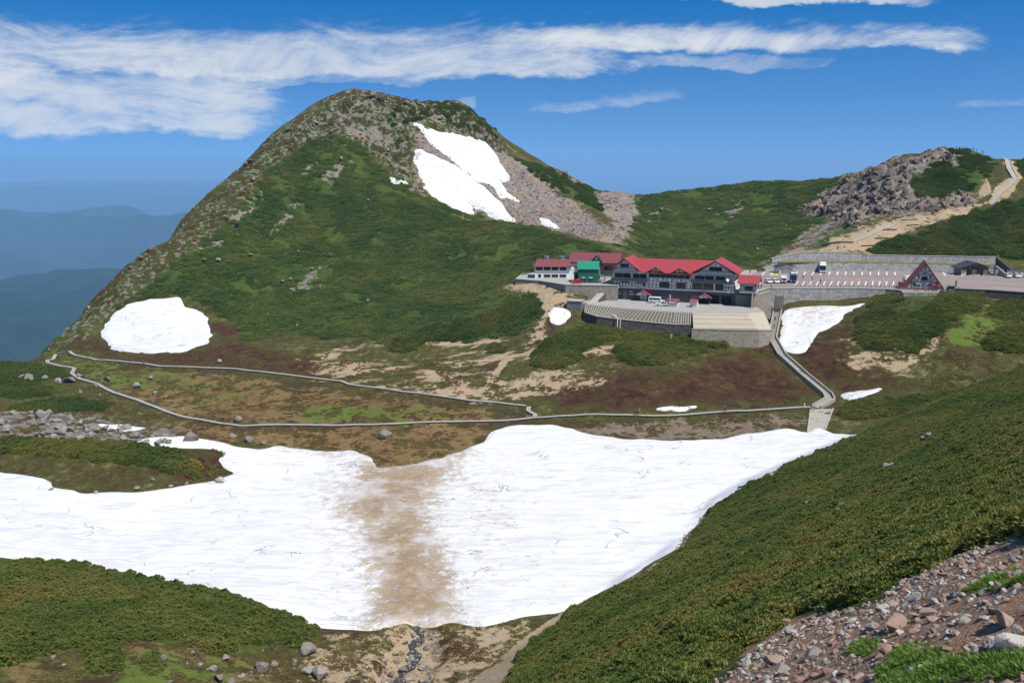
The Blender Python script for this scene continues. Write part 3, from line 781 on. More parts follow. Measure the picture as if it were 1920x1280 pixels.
# ================================================================== the ground
gme = raw_mesh('ground', np.stack([MX, MY, Z], -1).reshape(-1, 3), grid_faces(*Z.shape), smooth=True)
for nm, chans in (('cover_a', ('green', 'sand', 'red', None)), ('cover_b', ('moor', 'grass', 'gravel', None)), ('cover_c', ('sandy', 'scree', 'rock', 'near'))):
    c = np.ones(Z.shape + (4,), np.float32)
    for i, ch in enumerate(chans):
        if ch: c[..., i] = REG[ch]
    gme.color_attributes.new(nm, 'FLOAT_COLOR', 'POINT').data.foreach_set('color', c.ravel())
ground = tag(link('ground', gme, 'ground'), kind='structure')

# ================================================================== snow patches
def blur(a, n):
    k = np.ones(n) / n
    a = np.apply_along_axis(lambda r: np.convolve(np.pad(r, n // 2, mode='edge'), k, 'valid')[:len(r)], 0, a)
    return np.apply_along_axis(lambda r: np.convolve(np.pad(r, n // 2, mode='edge'), k, 'valid')[:len(r)], 1, a)
SNOWMASK = []
def snow(label, poly, yr, step, thick, rag=3.0, dirt=(), bl=5, holes=(), flat=0.0):
    pts = [hit(u, v, yr[0]) for u, v in poly]
    pts = [p for p in pts if yr[0] - 5 <= p.y <= yr[1] + 5]
    x0, x1 = min(p.x for p in pts) - 4, max(p.x for p in pts) + 4
    y0, y1 = max(min(p.y for p in pts) - 6, yr[0]), min(max(p.y for p in pts) + 6, yr[1])
    gx, gy = np.arange(x0, x1, step), np.arange(y0, y1, step)
    mx, my = np.meshgrid(gx, gy)
    h = Hgrid(mx, my)
    u, v = project(np.stack([mx, my, h], -1).reshape(-1, 3)); u = u.reshape(mx.shape); v = v.reshape(mx.shape)
    n1 = fbm(mx / 5, my / 5, 4, 71); n2 = fbm(mx / 5, my / 5, 4, 87)
    w = region(poly, yr, 1.5, rag, u, v, my, n1, n2)
    for hpoly in holes:
        w = np.minimum(w, 1 - region(hpoly, yr, 1.5, rag, u, v, my, n1, n2))
    w = np.minimum(blur(w, bl), 1.0)
    edge = np.clip((w - 0.25) * 1.6, -0.4, 1)
    hs_ = blur(h, 9) * flat + h * (1 - flat)
    zz = np.maximum(hs_, h * (w > 0.6) - 1e3 * (w <= 0.6)) if flat else h
    z = zz + thick * edge + 0.10 * fbm(mx / 6, my / 6, 3, 91) * np.clip(w, 0, 1)
    keep = w > 0.12
    fk = keep[:-1, :-1] | keep[1:, :-1] | keep[:-1, 1:] | keep[1:, 1:]
    f = grid_faces(*mx.shape)[fk.ravel()]
    used = np.unique(f); remap = np.full(mx.size, -1); remap[used] = np.arange(len(used))
    me = raw_mesh('snow_patch', np.stack([mx, my, z], -1).reshape(-1, 3)[used], remap[f], smooth=True)
    dd = np.zeros(mx.shape)
    for poly_, soft, amp in dirt:
        dd = np.maximum(dd, region(poly_, yr, soft, 10, u, v, my, n1, n2) * amp)
    a = me.attributes.new('dirt', 'FLOAT', 'POINT'); a.data.foreach_set('value', dd.reshape(-1)[used].astype(np.float32))
    o = tag(link('snow_patch', me, 'snow'), label, 'snow')
    SNOWMASK.append((poly, yr))
    return o
MAINSNOW = [(-160, 880), (0, 888), (55, 893), (95, 905), (90, 915), (130, 920), (150, 926), (255, 926), (330, 915), (405, 902), (447, 889), (425, 876), (415, 864), (428, 850), (400, 840), (330, 836), (262, 834), (235, 829), (300, 820), (345, 818), (420, 832), (455, 841), (480, 845), (520, 838), (560, 842), (620, 850), (660, 845), (692, 858),
    (700, 880), (780, 870), (830, 858), (870, 845), (910, 830), (925, 810), (950, 800), (1040, 797), (1100, 815), (1180, 825), (1280, 827), (1340, 825), (1380, 818), (1470, 805), (1520, 812), (1533, 800), (1560, 815), (1612, 815),
    (1600, 824), (1470, 884), (1348, 937), (1330, 955), (1285, 1000), (1262, 1032), (1215, 1055), (1170, 1090), (1105, 1118), (1050, 1143), (960, 1158), (900, 1175), (850, 1162), (810, 1172), (760, 1165), (700, 1180), (590, 1172), (520, 1147), (420, 1112), (300, 1087), (150, 1057), (0, 1042), (-160, 1040)]
snow('great snowfield filling the basin, a brown soil strip down its middle', MAINSNOW, (122, 250), 0.5, 0.45, rag=4, bl=5, dirt=[
    ([(690, 1185), (700, 1100), (680, 1010), (640, 960), (660, 900), (680, 860), (870, 845), (840, 900), (800, 960), (820, 1020), (850, 1100), (870, 1185)], 80, 1.05),
    ([(560, 930), (640, 860), (710, 850), (700, 930), (600, 980)], 45, 0.36), ([(500, 830), (700, 840), (640, 870), (520, 850)], 12, 0.4), ([(800, 850), (1000, 830), (1000, 1150), (860, 1170)], 90, 0.24), ([(560, 950), (700, 950), (720, 1180), (600, 1150)], 60, 0.24)])
snow('rounded snow patch at the foot of the cone beside the saddle', [(190, 620), (215, 590), (240, 572), (290, 562), (335, 558), (342, 575), (375, 585), (386, 600), (396, 630), (385, 645), (330, 661), (260, 661), (210, 655), (200, 635)], (315, 380), 0.5, 0.5, rag=5)
snow('thin snow strip among the grey boulders', [(185, 795), (240, 797), (272, 803), (235, 809), (200, 806)], (215, 260), 0.4, 0.25, rag=3)
snow('long upper snow tongue in the gully below the summit rocks', [(775, 230), (800, 243), (850, 252), (910, 268), (932, 290), (950, 335), (938, 342), (952, 362), (968, 378), (940, 368), (920, 348), (890, 334), (870, 318), (840, 292), (815, 276), (800, 256)], (440, 600), 0.6, 0.9, rag=5, flat=1.0, holes=[[(880, 318), (893, 324), (888, 330)]])
snow('long lower snow tongue in the gully behind the green spur', [(774, 277), (800, 288), (850, 310), (900, 345), (940, 385), (965, 416), (930, 408), (893, 388), (878, 378), (884, 404), (840, 384), (800, 358), (788, 320)], (440, 600), 0.6, 0.9, rag=5, flat=1.0)
snow('small sliver of snow on the spur beside the summit trail', [(722, 331), (750, 335), (766, 346), (740, 346)], (430, 520), 0.5, 0.5, rag=3)
snow('narrow snow remnant low in the scree', [(1010, 408), (1030, 414), (1050, 429), (1022, 424)], (440, 520), 0.5, 0.8, rag=4, flat=1.0)
snow('grit-streaked snow slope under the car park wall beside the stairway', [(1464, 642), (1470, 592), (1480, 562), (1500, 556), (1632, 560), (1615, 571), (1580, 591), (1570, 606), (1530, 626), (1520, 640), (1511, 660), (1490, 662), (1464, 652)], (262, 312), 0.4, 0.4, rag=4, dirt=[([(1480, 560), (1620, 560), (1560, 600), (1510, 620), (1480, 590)], 26, 0.42), ([(1490, 562), (1560, 560), (1540, 580)], 14, 0.5)])
snow('narrow snow wedge on the bank left of the stairway', [(1402, 596), (1420, 597), (1442, 606), (1444, 626), (1430, 621), (1415, 608)], (265, 312), 0.35, 0.35, rag=2)
snow('domed snow remnant against the end of the dark stone wall', [(1034, 604), (1032, 590), (1044, 575), (1060, 577), (1066, 588), (1058, 602), (1045, 608)], (280, 330), 0.3, 0.22, rag=7)
snow('small snow streak beside the dark pine strip', [(1578, 740), (1610, 734), (1657, 727), (1630, 739), (1600, 749), (1585, 746)], (225, 275), 0.4, 0.3, rag=4)
snow('thin snow streak on the heath above the boardwalk', [(1222, 767), (1262, 763), (1312, 762), (1275, 770)], (225, 275), 0.35, 0.25, rag=3)

# ================================================================== far country to the west: plain, ranges of hills, hazy air
PLAINZ = CAMZ - 1750
fm, t, b = newmat('far_forest')
geo = t.new('ShaderNodeNewGeometry'); pos = geo.outputs['Position']
n1 = t.noise(pos, 0.0006, 6, 0.6); n2 = t.noise(pos, 0.004, 5, 0.65)
t.put(b.inputs['Base Color'], t.mix(t.ss(n2, 0.35, 0.7), t.mix(n1, (0.016, 0.034, 0.018), (0.026, 0.048, 0.022)), (0.010, 0.022, 0.012)))
b.inputs['Roughness'].default_value = 1.0
b.inputs['Specular IOR Level'].default_value = 0.0
pm, t, b = newmat('far_valley')
geo = t.new('ShaderNodeNewGeometry'); pos = geo.outputs['Position']
n1 = t.noise(pos, 0.0003, 7, 0.65)
t.put(b.inputs['Base Color'], t.mix(t.ss(n1, 0.5, 0.66), (0.02, 0.04, 0.02), (0.09, 0.11, 0.08)))
b.inputs['Roughness'].default_value = 1.0
b.inputs['Specular IOR Level'].default_value = 0.0
gx = np.linspace(-90000, 90000, 91); gy = np.linspace(-30000, 100000, 66)
mx, my = np.meshgrid(gx, gy)
tag(link('valley_plain', raw_mesh('valley_plain', np.stack([mx, my, np.full(mx.shape, PLAINZ) + fbm(mx / 9000, my / 9000, 3, 7) * 60], -1).reshape(-1, 3), grid_faces(*mx.shape), smooth=True), 'far_valley'), kind='structure')
def hills(name, x0, x1, y0, y1, nx, ny, fn):
    gx = np.linspace(x0, x1, nx); gy = np.linspace(y0, y1, ny)
    mx, my = np.meshgrid(gx, gy)
    z = fn(mx, my)
    e = np.minimum(np.minimum((mx - x0), (x1 - mx)) / (x1 - x0), np.minimum((my - y0), (y1 - my)) / (y1 - y0))
    z = PLAINZ - 150 + (z + 150) * np.clip(e * 6, 0, 1)
    return tag(link(name, raw_mesh(name, np.stack([mx, my, z], -1).reshape(-1, 3), grid_faces(ny, nx), smooth=True), 'far_forest'), kind='structure')
def ridged(x, y, s, sc): return 1 - np.sqrt(fbm(x / sc, y / sc, 4, s, 0.42) ** 2 + 0.004) * 1.6
# the mountain's own lower flank
def flank(x, y):
    r = np.hypot(x, y - 300)
    return np.maximum(1750 - 130 - np.clip(r - 250, 0, 1e9) * 0.42, -100) - np.clip(1 - (r - 330) / 900, 0, 1) * 60 + fbm(x / 500, y / 500, 4, 3) * np.clip(r - 420, 0, 400) * 0.18
hills('mountain_flank', -5200, 5200, -3500, 5600, 180, 160, lambda x, y: np.where(np.hypot(x, y - 250) < 560, np.minimum(flank(x, y), 1750 - 260), flank(x, y)))
hills('near_hills', -9500, -1600, 4200, 10500, 150, 120, lambda x, y: ridged(x, y, 12, 2600) * 560 + 300 + fbm(x / 900, y / 900, 3, 5) * 45)
hills('middle_hills', -17000, -2500, 11500, 21000, 170, 120, lambda x, y: ridged(x, y, 33, 5200) * 560 + 330 + fbm(x / 1500, y / 1500, 4, 8) * 110)
hills('far_hills', -42000, 5000, 28000, 48000, 190, 100, lambda x, y: ridged(x, y, 51, 12000) * 620 + 260 + fbm(x / 3500, y / 3500, 4, 9) * 160)
# the air
hv = bpy.data.materials.new('haze')
hv.use_nodes = True
hv.node_tree.nodes.clear()
t = NT(hv.node_tree)
out = t.new('ShaderNodeOutputMaterial')
vol = t.new('ShaderNodeVolumePrincipled')
vol.inputs['Color'].default_value = (0.36, 0.66, 1.0, 1)
vol.inputs['Density'].default_value = 0.000052
vol.inputs['Anisotropy'].default_value = 0.0
t.l.new(vol.outputs[0], out.inputs['Volume'])
MATS['haze'] = hv
x0, x1, y0, y1, z0, z1 = -100000, 100000, -35000, 110000, PLAINZ - 260, CAMZ + 50
hz = raw_mesh('haze', [(x0, y0, z0), (x1, y0, z0), (x1, y1, z0), (x0, y1, z0), (x0, y0, z1), (x1, y0, z1), (x1, y1, z1), (x0, y1, z1)],
              [(0, 3, 2, 1), (4, 5, 6, 7), (0, 1, 5, 4), (1, 2, 6, 5), (2, 3, 7, 6), (3, 0, 4, 7)])
tag(link('haze', hz, 'haze'), 'pale blue hazy air over the far plain', 'haze', kind='stuff')

# ================================================================== scattering
rng = np.random.default_rng(5)
def terrain_normal(x, y, e=0.8):
    hx = (Hgrid(x + e, y) - Hgrid(x - e, y)) / (2 * e); hy = (Hgrid(x, y + e) - Hgrid(x, y - e)) / (2 * e)
    n = np.stack([-hx, -hy, np.ones_like(hx)], -1)
    return n / np.linalg.norm(n, axis=1)[:, None]
def euler_from(n, yaw):
    """euler angles that take +Z to n with a given spin"""
    a = np.arctan2(n[:, 1], n[:, 0]); tl = np.arccos(np.clip(n[:, 2], -1, 1)); sp = yaw - a
    ca, sa, ct, st_, cs, ss_ = np.cos(a), np.sin(a), np.cos(tl), np.sin(tl), np.cos(sp), np.sin(sp)
    r00 = ca * ct * cs - sa * ss_; r10 = sa * ct * cs + ca * ss_; r20 = -st_ * cs
    r21 = st_ * ss_; r22 = ct
    return np.stack([np.arctan2(r21, r22), np.arcsin(np.clip(-r20, -1, 1)), np.arctan2(r10, r00)], -1)

def gn_group(coll):
    ng = bpy.data.node_groups.new('scatter_' + coll.name, 'GeometryNodeTree')
    ng.interface.new_socket('Geometry', in_out='INPUT', socket_type='NodeSocketGeometry')
    ng.interface.new_socket('Geometry', in_out='OUTPUT', socket_type='NodeSocketGeometry')
    n = ng.nodes; l = ng.links
    gi = n.new('NodeGroupInput'); go = n.new('NodeGroupOutput')
    ci = n.new('GeometryNodeCollectionInfo')
    ci.inputs['Collection'].default_value = coll
    ci.inputs['Separate Children'].default_value = True
    ci.inputs['Reset Children'].default_value = True
    def na(name, typ):
        k = n.new('GeometryNodeInputNamedAttribute'); k.data_type = typ; k.inputs['Name'].default_value = name
        return next(s for s in k.outputs if s.enabled and s.name == 'Attribute')
    ip = n.new('GeometryNodeInstanceOnPoints')
    l.new(gi.outputs[0], ip.inputs['Points'])
    l.new(ci.outputs[0], ip.inputs['Instance'])
    ip.inputs['Pick Instance'].default_value = True
    l.new(na('pick', 'INT'), ip.inputs['Instance Index'])
    er = n.new('FunctionNodeEulerToRotation')
    l.new(na('rot', 'FLOAT_VECTOR'), er.inputs[0])
    l.new(er.outputs[0], ip.inputs['Rotation'])
    l.new(na('scl', 'FLOAT_VECTOR'), ip.inputs['Scale'])
    l.new(ip.outputs[0], go.inputs[0])
    return ng
GROUPS = {}
def scatter(name, coll, P, rot, scl, label, cat):
    n = len(P)
    if n == 0:
        print('EMPTY scatter', label); return None
    me = bpy.data.meshes.new(name)
    me.vertices.add(n); me.vertices.foreach_set('co', np.asarray(P, np.float32).ravel())
    me.attributes.new('rot', 'FLOAT_VECTOR', 'POINT').data.foreach_set('vector', np.asarray(rot, np.float32).ravel())
    sc3 = np.asarray(scl, np.float32)
    if sc3.ndim == 1: sc3 = np.repeat(sc3[:, None], 3, 1)
    me.attributes.new('scl', 'FLOAT_VECTOR', 'POINT').data.foreach_set('vector', np.ascontiguousarray(sc3, np.float32).ravel())
    me.attributes.new('pick', 'INT', 'POINT').data.foreach_set('value', rng.integers(0, len(coll.objects), n).astype(np.int32))
    o = link(name, me)
    if coll.name not in GROUPS: GROUPS[coll.name] = gn_group(coll)
    md = o.modifiers.new('scatter', 'NODES'); md.node_group = GROUPS[coll.name]
    return tag(o, label, cat, kind='stuff')
def proto(coll, me, mat):
    o = bpy.data.objects.new(me.name, me); me.materials.append(MATS[mat]); coll.objects.link(o); return o

# ---- creeping pine: mounds of upright brushes
def pine_patch(seed, rad, nshoot, ln, wd, mound, mat, coll, nb=6):
    r = np.random.default_rng(seed)
    co, f3 = [], []
    ang = r.uniform(0, 6.283, nshoot); rr = rad * np.sqrt(r.uniform(0, 1, nshoot))
    px, py_ = rr * np.cos(ang), rr * np.sin(ang)
    lump = 0.5 + 0.5 * np.sin(px * 3.1 / rad * 1.6 + seed) * np.cos(py_ * 2.7 / rad * 1.6 + seed * 2)
    pz_ = mound * (1 - (rr / rad) ** 2) ** 0.7 * (0.65 + 0.5 * lump) + r.uniform(-0.06, 0.08, nshoot)
    for x, y, z in zip(px, py_, pz_):
        lean = np.array([x, y, 0]) / rad * 0.7 + r.normal(0, 0.25, 3) * np.array([1, 1, 0])
        axis_ = np.array([lean[0], lean[1], 1.0]); axis_ /= np.linalg.norm(axis_)
        s = r.uniform(0.7, 1.25)
        for j in range(nb):
            a = 6.283 * (j + r.uniform()) / nb
            out = np.array([math.cos(a), math.sin(a), 0])
            d = axis_ * r.uniform(0.55, 1.0) + out * r.uniform(0.35, 0.75); d /= np.linalg.norm(d)
            side = np.cross(d, axis_ + 0.01); side /= np.linalg.norm(side) + 1e-9
            b0 = np.array([x, y, z - ln * 0.35])
            k = len(co)
            mid = b0 + d * ln * s * 0.55
            co += [b0, mid + side * wd * s, b0 + d * ln * s, mid - side * wd * s]
            f3 += [(k, k + 1, k + 2), (k, k + 2, k + 3)]
    # woody cushion beneath
    k = len(co); nr, na_ = 4, 10
    for i in range(nr + 1):
        q = i / nr
        for j in range(na_):
            a = 6.283 * j / na_
            rr_ = rad * q * 0.97
            zz = mound * max(0, 1 - q * q) ** 0.7 * (0.62 + 0.2 * math.sin(3 * a + seed)) - 0.12 - (0.25 if i == nr else 0)
            co.append(np.array([rr_ * math.cos(a), rr_ * math.sin(a), zz]))
    f4 = [(k + i * na_ + j, k + (i + 1) * na_ + j, k + (i + 1) * na_ + (j + 1) % na_, k + i * na_ + (j + 1) % na_) for i in range(nr) for j in range(na_)]
    proto(coll, raw_mesh('pine_mound', np.array(co), np.array(f4), np.array(f3)), mat)
PINE_NEAR = bpy.data.collections.new('pine_near')
for i in range(6): pine_patch(10 + i, 1.25, 190, 0.30, 0.045, 0.85, 'pine_near', PINE_NEAR, 7)
PINE_FAR = bpy.data.collections.new('pine_far')
for i in range(5): pine_patch(30 + i, 1.9, 120, 0.55, 0.13, 0.9, 'pine_far', PINE_FAR, 5)

def candidates(x0, x1, y0, y1, step):
    gx = np.arange(x0, x1, step); gy = np.arange(y0, y1, step)
    mx, my = np.meshgrid(gx, gy)
    x = (mx + rng.uniform(-0.5, 0.5, mx.shape) * step).ravel(); y = (my + rng.uniform(-0.5, 0.5, my.shape) * step).ravel()
    return x, y
def bbox(poly, yr):
    pts = [hit(u, v, yr[0]) for u, v in poly]
    xs = [p.x for p in pts if yr[0] - 15 <= p.y <= yr[1] + 15]; ys = [p.y for p in pts if yr[0] - 15 <= p.y <= yr[1] + 15]
    if not xs: print('NO BOX', poly[0]); return 0, 1, yr[0], yr[0] + 1
    return min(xs) - 6, max(xs) + 6, max(min(ys) - 10, yr[0]), min(max(ys) + 10, yr[1])
def in_region(poly, yr, step, rag=5, thr=0.5, holes=(), box=None):
    x, y = candidates(*(box or bbox(poly, yr)), step)
    h = Hgrid(x, y)
    u, v = project(np.stack([x, y, h], -1))
    n1 = fbm(x / 6, y / 6, 3, 71); n2 = fbm(x / 6, y / 6, 3, 87)
    w = region(poly, yr, 1.0, rag, u, v, y, n1, n2)
    ok = w > thr
    for hp in holes: ok &= region(hp, yr, 1.0, rag, u, v, y, n1, n2) < 0.5
    return x[ok], y[ok], h[ok], u[ok], v[ok]
def thicket(label, poly, yr, coll=None, step=1.5, scale=(0.8, 1.25), rag=5, holes=(), gap=0.0, sink=0.1, box=None, gapscale=9.0, zs=1.0):
    coll = coll or PINE_FAR
    x, y, h, u, v = in_region(poly, yr, step, rag, holes=holes, box=box)
    ji = np.clip(np.searchsorted(GY, y), 0, len(GY) - 1); ii = np.clip(np.searchsorted(GX, x), 0, len(GX) - 1)
    bare = (REG['rock'] + REG['scree'] + REG['sand'] + 0.9 * REG['red'] + REG['near'])[ji, ii] + 0.35 * fbm(x / 4, y / 4, 3, 411)
    if yr[0] > 280:
        k = bare < 0.5; x, y, h = x[k], y[k], h[k]
    if gap > 0:
        g = fbm(x / gapscale, y / gapscale, 3, 201) > (1 - gap) * 1.0 - 0.62
        x, y, h = x[g], y[g], h[g]
    # nothing grows on the snow
    P = np.stack([x, y, h - sink], -1)
    n = terrain_normal(x, y)
    n = n * 0.75 + np.array([0, 0, 0.25]); n /= np.linalg.norm(n, axis=1)[:, None]
    sc = rng.uniform(scale[0], scale[1], len(x)) * (1 + 0.25 * vnoise(x / 7, y / 7, 55))
    sc3 = np.stack([sc, sc, sc * zs * rng.uniform(0.75, 1.25, len(x))], -1)
    return scatter('pine_thicket', coll, P, euler_from(n, rng.uniform(0, 6.283, len(x))), sc3, label, 'pine thicket')

# low heath tufts that roughen the open ground
HEATH = bpy.data.collections.new('heath')
for i in range(5): pine_patch(60 + i, 0.6, 60, 0.2, 0.05, 0.07, 'heath_tuft', HEATH, 5)
GRASS = bpy.data.collections.new('grass')
for i in range(4): pine_patch(80 + i, 0.28, 60, 0.16, 0.012, 0.06, 'grass_blade', GRASS, 5)
def heath(label, poly, yr, step, scale, thr, box, holes=()):
    x, y, h, u, v = in_region(poly, yr, step, 10, box=box, holes=holes)
    g = fbm(x / 7, y / 7, 4, 301) > thr
    x, y, h, u, v = x[g], y[g], h[g], u[g], v[g]
    ok = np.ones(len(x), bool)
    for sp, sy in SNOWMASK: ok &= region(sp, sy, 1.0, 0, u, v, y, u * 0, u * 0) < 0.3
    for pl in (LOT_POLY, WEST_POLY, COURT_POLY): ok &= inpoly(pl, x, y) < -1.0
    x, y, h = x[ok], y[ok], h[ok]
    sc = rng.uniform(*scale, len(x)) * (1 + 0.5 * vnoise(x / 5, y / 5, 77))
    return scatter('heath_tufts', HEATH, np.stack([x, y, h - 0.05], -1), euler_from(terrain_normal(x, y), rng.uniform(0, 6.28, len(x))), sc, label, 'heath')
heath('low brown and green heath tufts over the meadow and moor', [(-80, 640), (440, 640), (1000, 690), (1000, 640), (1450, 600), (1640, 560), (1990, 560), (1990, 680), (1560, 800), (1000, 830), (850, 860), (560, 845), (420, 905), (240, 925), (0, 890), (-80, 890)], (185, 345), 1.15, (0.6, 1.4), -0.02, (-190, 190, 187, 340))
heath('rough heath tufts on the ground below the lower thicket', [(-60, 1200), (300, 1190), (560, 1200), (700, 1180), (1000, 1160), (960, 1300), (-60, 1300)], (90, 150), 0.7, (0.4, 1.0), 0.0, (-75, 15, 95, 145), holes=[[(735, 1215), (775, 1165), (828, 1178), (840, 1225), (800, 1295), (690, 1295)], [(870, 1290), (930, 1240), (975, 1200), (1035, 1160), (1122, 1125), (1015, 1195), (955, 1290)]])
heath('thin heath tufts on the stony summit ridge', [(70, 645), (230, 500), (340, 405), (460, 295), (540, 235), (690, 170), (800, 185), (900, 215), (945, 290), (800, 250), (780, 340), (660, 260), (560, 280), (440, 405), (255, 545)], (340, 570), 2.0, (1.2, 2.4), -0.05, (-195, 10, 345, 560))

# near hillside, in front of the snow
SLOPE = [(935, 1320), (985, 1222), (1100, 1132), (1200, 1085), (1292, 1025), (1345, 945), (1480, 872), (1610, 818), (1760, 754), (1930, 682), (2200, 600), (2200, 1000), (1960, 990), (1800, 1028), (1700, 1085), (1640, 1122), (1500, 1145), (1440, 1190), (1400, 1215), (1340, 1255), (1270, 1320)]
holes = [[(1225, 1225), (1335, 1195), (1310, 1180), (1255, 1200)], [(1060, 1250), (1130, 1232), (1150, 1240)], [(1420, 1165), (1500, 1143), (1600, 1118), (1590, 1128), (1500, 1152)], [(1645, 895), (1680, 872), (1682, 880), (1655, 900)], [(1562, 965), (1590, 935), (1590, 950), (1572, 968)]]
thicket('wide blanket of creeping pine covering the near hillside', SLOPE, (28, 262), PINE_NEAR, 1.05, (0.62, 1.0), rag=5, holes=holes, box=(-10, 175, 28, 262))
thicket('creeping pine covering the hillock below the snowfield', [(-260, 1040), (0, 1044), (150, 1060), (300, 1090), (420, 1115), (520, 1150), (592, 1176), (560, 1212), (470, 1200), (400, 1220), (330, 1195), (230, 1200), (120, 1210), (40, 1235), (-260, 1270)], (85, 170), PINE_NEAR, 1.15, (0.75, 1.15), rag=5, box=(-85, -20, 95, 165))
thicket('small round pine bush on the grass below the hillock', [(160, 1225), (190, 1208), (225, 1215), (228, 1250), (185, 1262), (160, 1245)], (95, 130), PINE_NEAR, 1.0, (0.7, 1.0), rag=3)
thicket('small pine bush between grass and pink boulders', [(265, 1240), (285, 1228), (303, 1240), (295, 1262), (270, 1258)], (95, 130), PINE_NEAR, 1.0, (0.7, 0.9), rag=3)
thicket('long low pine thicket on the hump inside the snow', [(-160, 826), (0, 820), (110, 825), (240, 832), (330, 845), (372, 872), (372, 893), (330, 888), (250, 870), (160, 858), (60, 848), (-160, 850)], (185, 245), PINE_NEAR, 1.2, (0.85, 1.25), rag=4, box=(-120, -50, 190, 240))
thicket('dark pine patch on the saddle beside the boardwalk bend', [(-100, 690), (0, 682), (60, 682), (120, 692), (128, 708), (60, 712), (115, 735), (60, 748), (-100, 740)], (240, 330), PINE_FAR, 1.3, (0.5, 0.8), rag=5)
thicket('flat pine patch just behind the grey boulder field', [(10, 765), (70, 752), (130, 746), (212, 756), (190, 768), (120, 772), (60, 775)], (220, 300), PINE_FAR, 1.2, (0.5, 0.75), rag=4)
thicket('small pine patch on the crest of the saddle', [(-80, 640), (10, 640), (55, 655), (40, 668), (-80, 668)], (270, 345), PINE_FAR, 1.3, (0.5, 0.8), rag=4, box=(-215, -160, 270, 345))
thicket('dark strip of pines at the foot of the near hillside', [(1562, 775), (1590, 757), (1660, 748), (1760, 738), (1870, 728), (1840, 745), (1760, 765), (1660, 782), (1600, 785)], (215, 265), PINE_NEAR, 1.2, (0.85, 1.3), rag=4)
# thickets round the buildings
thicket('pine thicket under the dark stone wall, dipping to the heath', [(1002, 685), (1002, 660), (1030, 638), (1070, 622), (1110, 608), (1150, 610), (1175, 625), (1130, 642), (1098, 658), (1075, 682), (1040, 692)], (255, 315), PINE_NEAR, 1.3, (0.95, 1.45), rag=4)
thicket('broad pine thicket below the pale stepped terrace', [(1152, 662), (1170, 640), (1185, 622), (1240, 626), (1300, 622), (1360, 618), (1405, 622), (1390, 640), (1330, 655), (1290, 668), (1225, 684), (1185, 682)], (255, 312), PINE_NEAR, 1.3, (0.95, 1.45), rag=4)
thicket('tongue of pines between the peak slope and bare bank', [(730, 642), (790, 618), (850, 605), (920, 590), (960, 560), (1008, 560), (1016, 580), (980, 605), (940, 622), (890, 632), (850, 640), (800, 640), (765, 660), (738, 660)], (275, 360), PINE_FAR, 1.35, (0.6, 0.95), rag=5)
thicket('small pine clump out on the sandy heath', [(908, 655), (925, 643), (950, 648), (945, 660), (920, 665)], (270, 320), PINE_FAR, 1.2, (0.5, 0.7), rag=3)
thicket('dense pines below the A-frame hut', [(1605, 640), (1612, 600), (1640, 580), (1650, 572), (1700, 600), (1745, 572), (1775, 545), (1815, 548), (1845, 560), (1835, 580), (1800, 590), (1770, 620), (1735, 640), (1720, 660), (1660, 655), (1625, 650)], (262, 318), PINE_NEAR, 1.3, (0.95, 1.45), rag=4)
thicket('pine bank between the snow slope and the A-frame hut', [(1630, 575), (1640, 556), (1680, 548), (1692, 562), (1670, 572), (1645, 582)], (285, 318), PINE_NEAR, 1.3, (0.85, 1.2), rag=3)
thicket('pine thicket beside the sandy bank under the road', [(1855, 590), (1870, 572), (1900, 560), (1990, 565), (1990, 600), (1900, 600)], (270, 320), PINE_NEAR, 1.3, (0.95, 1.45), rag=4)
thicket('pine thicket above the pale footpath', [(1845, 652), (1860, 625), (1900, 610), (1990, 605), (1990, 650), (1900, 660)], (255, 310), PINE_NEAR, 1.3, (0.95, 1.45), rag=4)
# the great slopes
thicket('pine cover over the whole front of the cone', GREENPEAK, (300, 560), PINE_FAR, 1.9, (0.7, 1.2), rag=8, gap=0.78, box=(-190, 65, 300, 540), gapscale=14, zs=0.5)
thicket('pine cover in the bowl behind the lodge', [(1110, 352), (1210, 362), (1300, 347), (1480, 340), (1560, 330), (1600, 332), (1520, 380), (1500, 400), (1545, 410), (1470, 465), (1420, 500), (1200, 500), (1150, 465), (1170, 420), (1140, 385)], (380, 600), PINE_FAR, 2.2, (0.7, 1.2), rag=8, gap=0.82, box=(20, 260, 385, 600), gapscale=16, zs=0.5)
thicket('pine blanket above the long stone wall', [(1625, 470), (1660, 452), (1720, 440), (1760, 432), (1740, 425), (1800, 408), (1870, 385), (2100, 330), (2100, 500), (1900, 484), (1850, 478), (1760, 478), (1660, 480)], (372, 480), PINE_FAR, 1.7, (0.8, 1.25), rag=6, box=(130, 280, 374, 470))
thicket('pine cover around the rocky hilltop', [(1700, 300), (1790, 282), (1880, 288), (1862, 320), (1835, 350), (1815, 362), (1720, 370), (1705, 345), (1720, 322), (1750, 306)], (420, 520), PINE_FAR, 1.9, (0.6, 1.0), rag=6, gap=0.8)
thicket('green mat on the shoulder behind the summit trail', [(1888, 285), (1960, 290), (2060, 320), (2060, 350), (1960, 345), (1915, 330)], (410, 520), PINE_FAR, 1.9, (0.6, 1.0), rag=4)
thicket('green strip along the crest between gully and bowl', [(955, 292), (1050, 322), (1130, 366), (1165, 408), (1110, 388), (1040, 353), (985, 322)], (440, 600), PINE_FAR, 1.9, (0.6, 0.9), rag=4, gap=0.8)
thicket('green cap behind the summit rocks', [(720, 235), (745, 195), (840, 190), (900, 212), (935, 265), (880, 245), (800, 225), (765, 228)], (470, 600), PINE_FAR, 1.9, (0.6, 0.9), rag=8, gap=0.6)

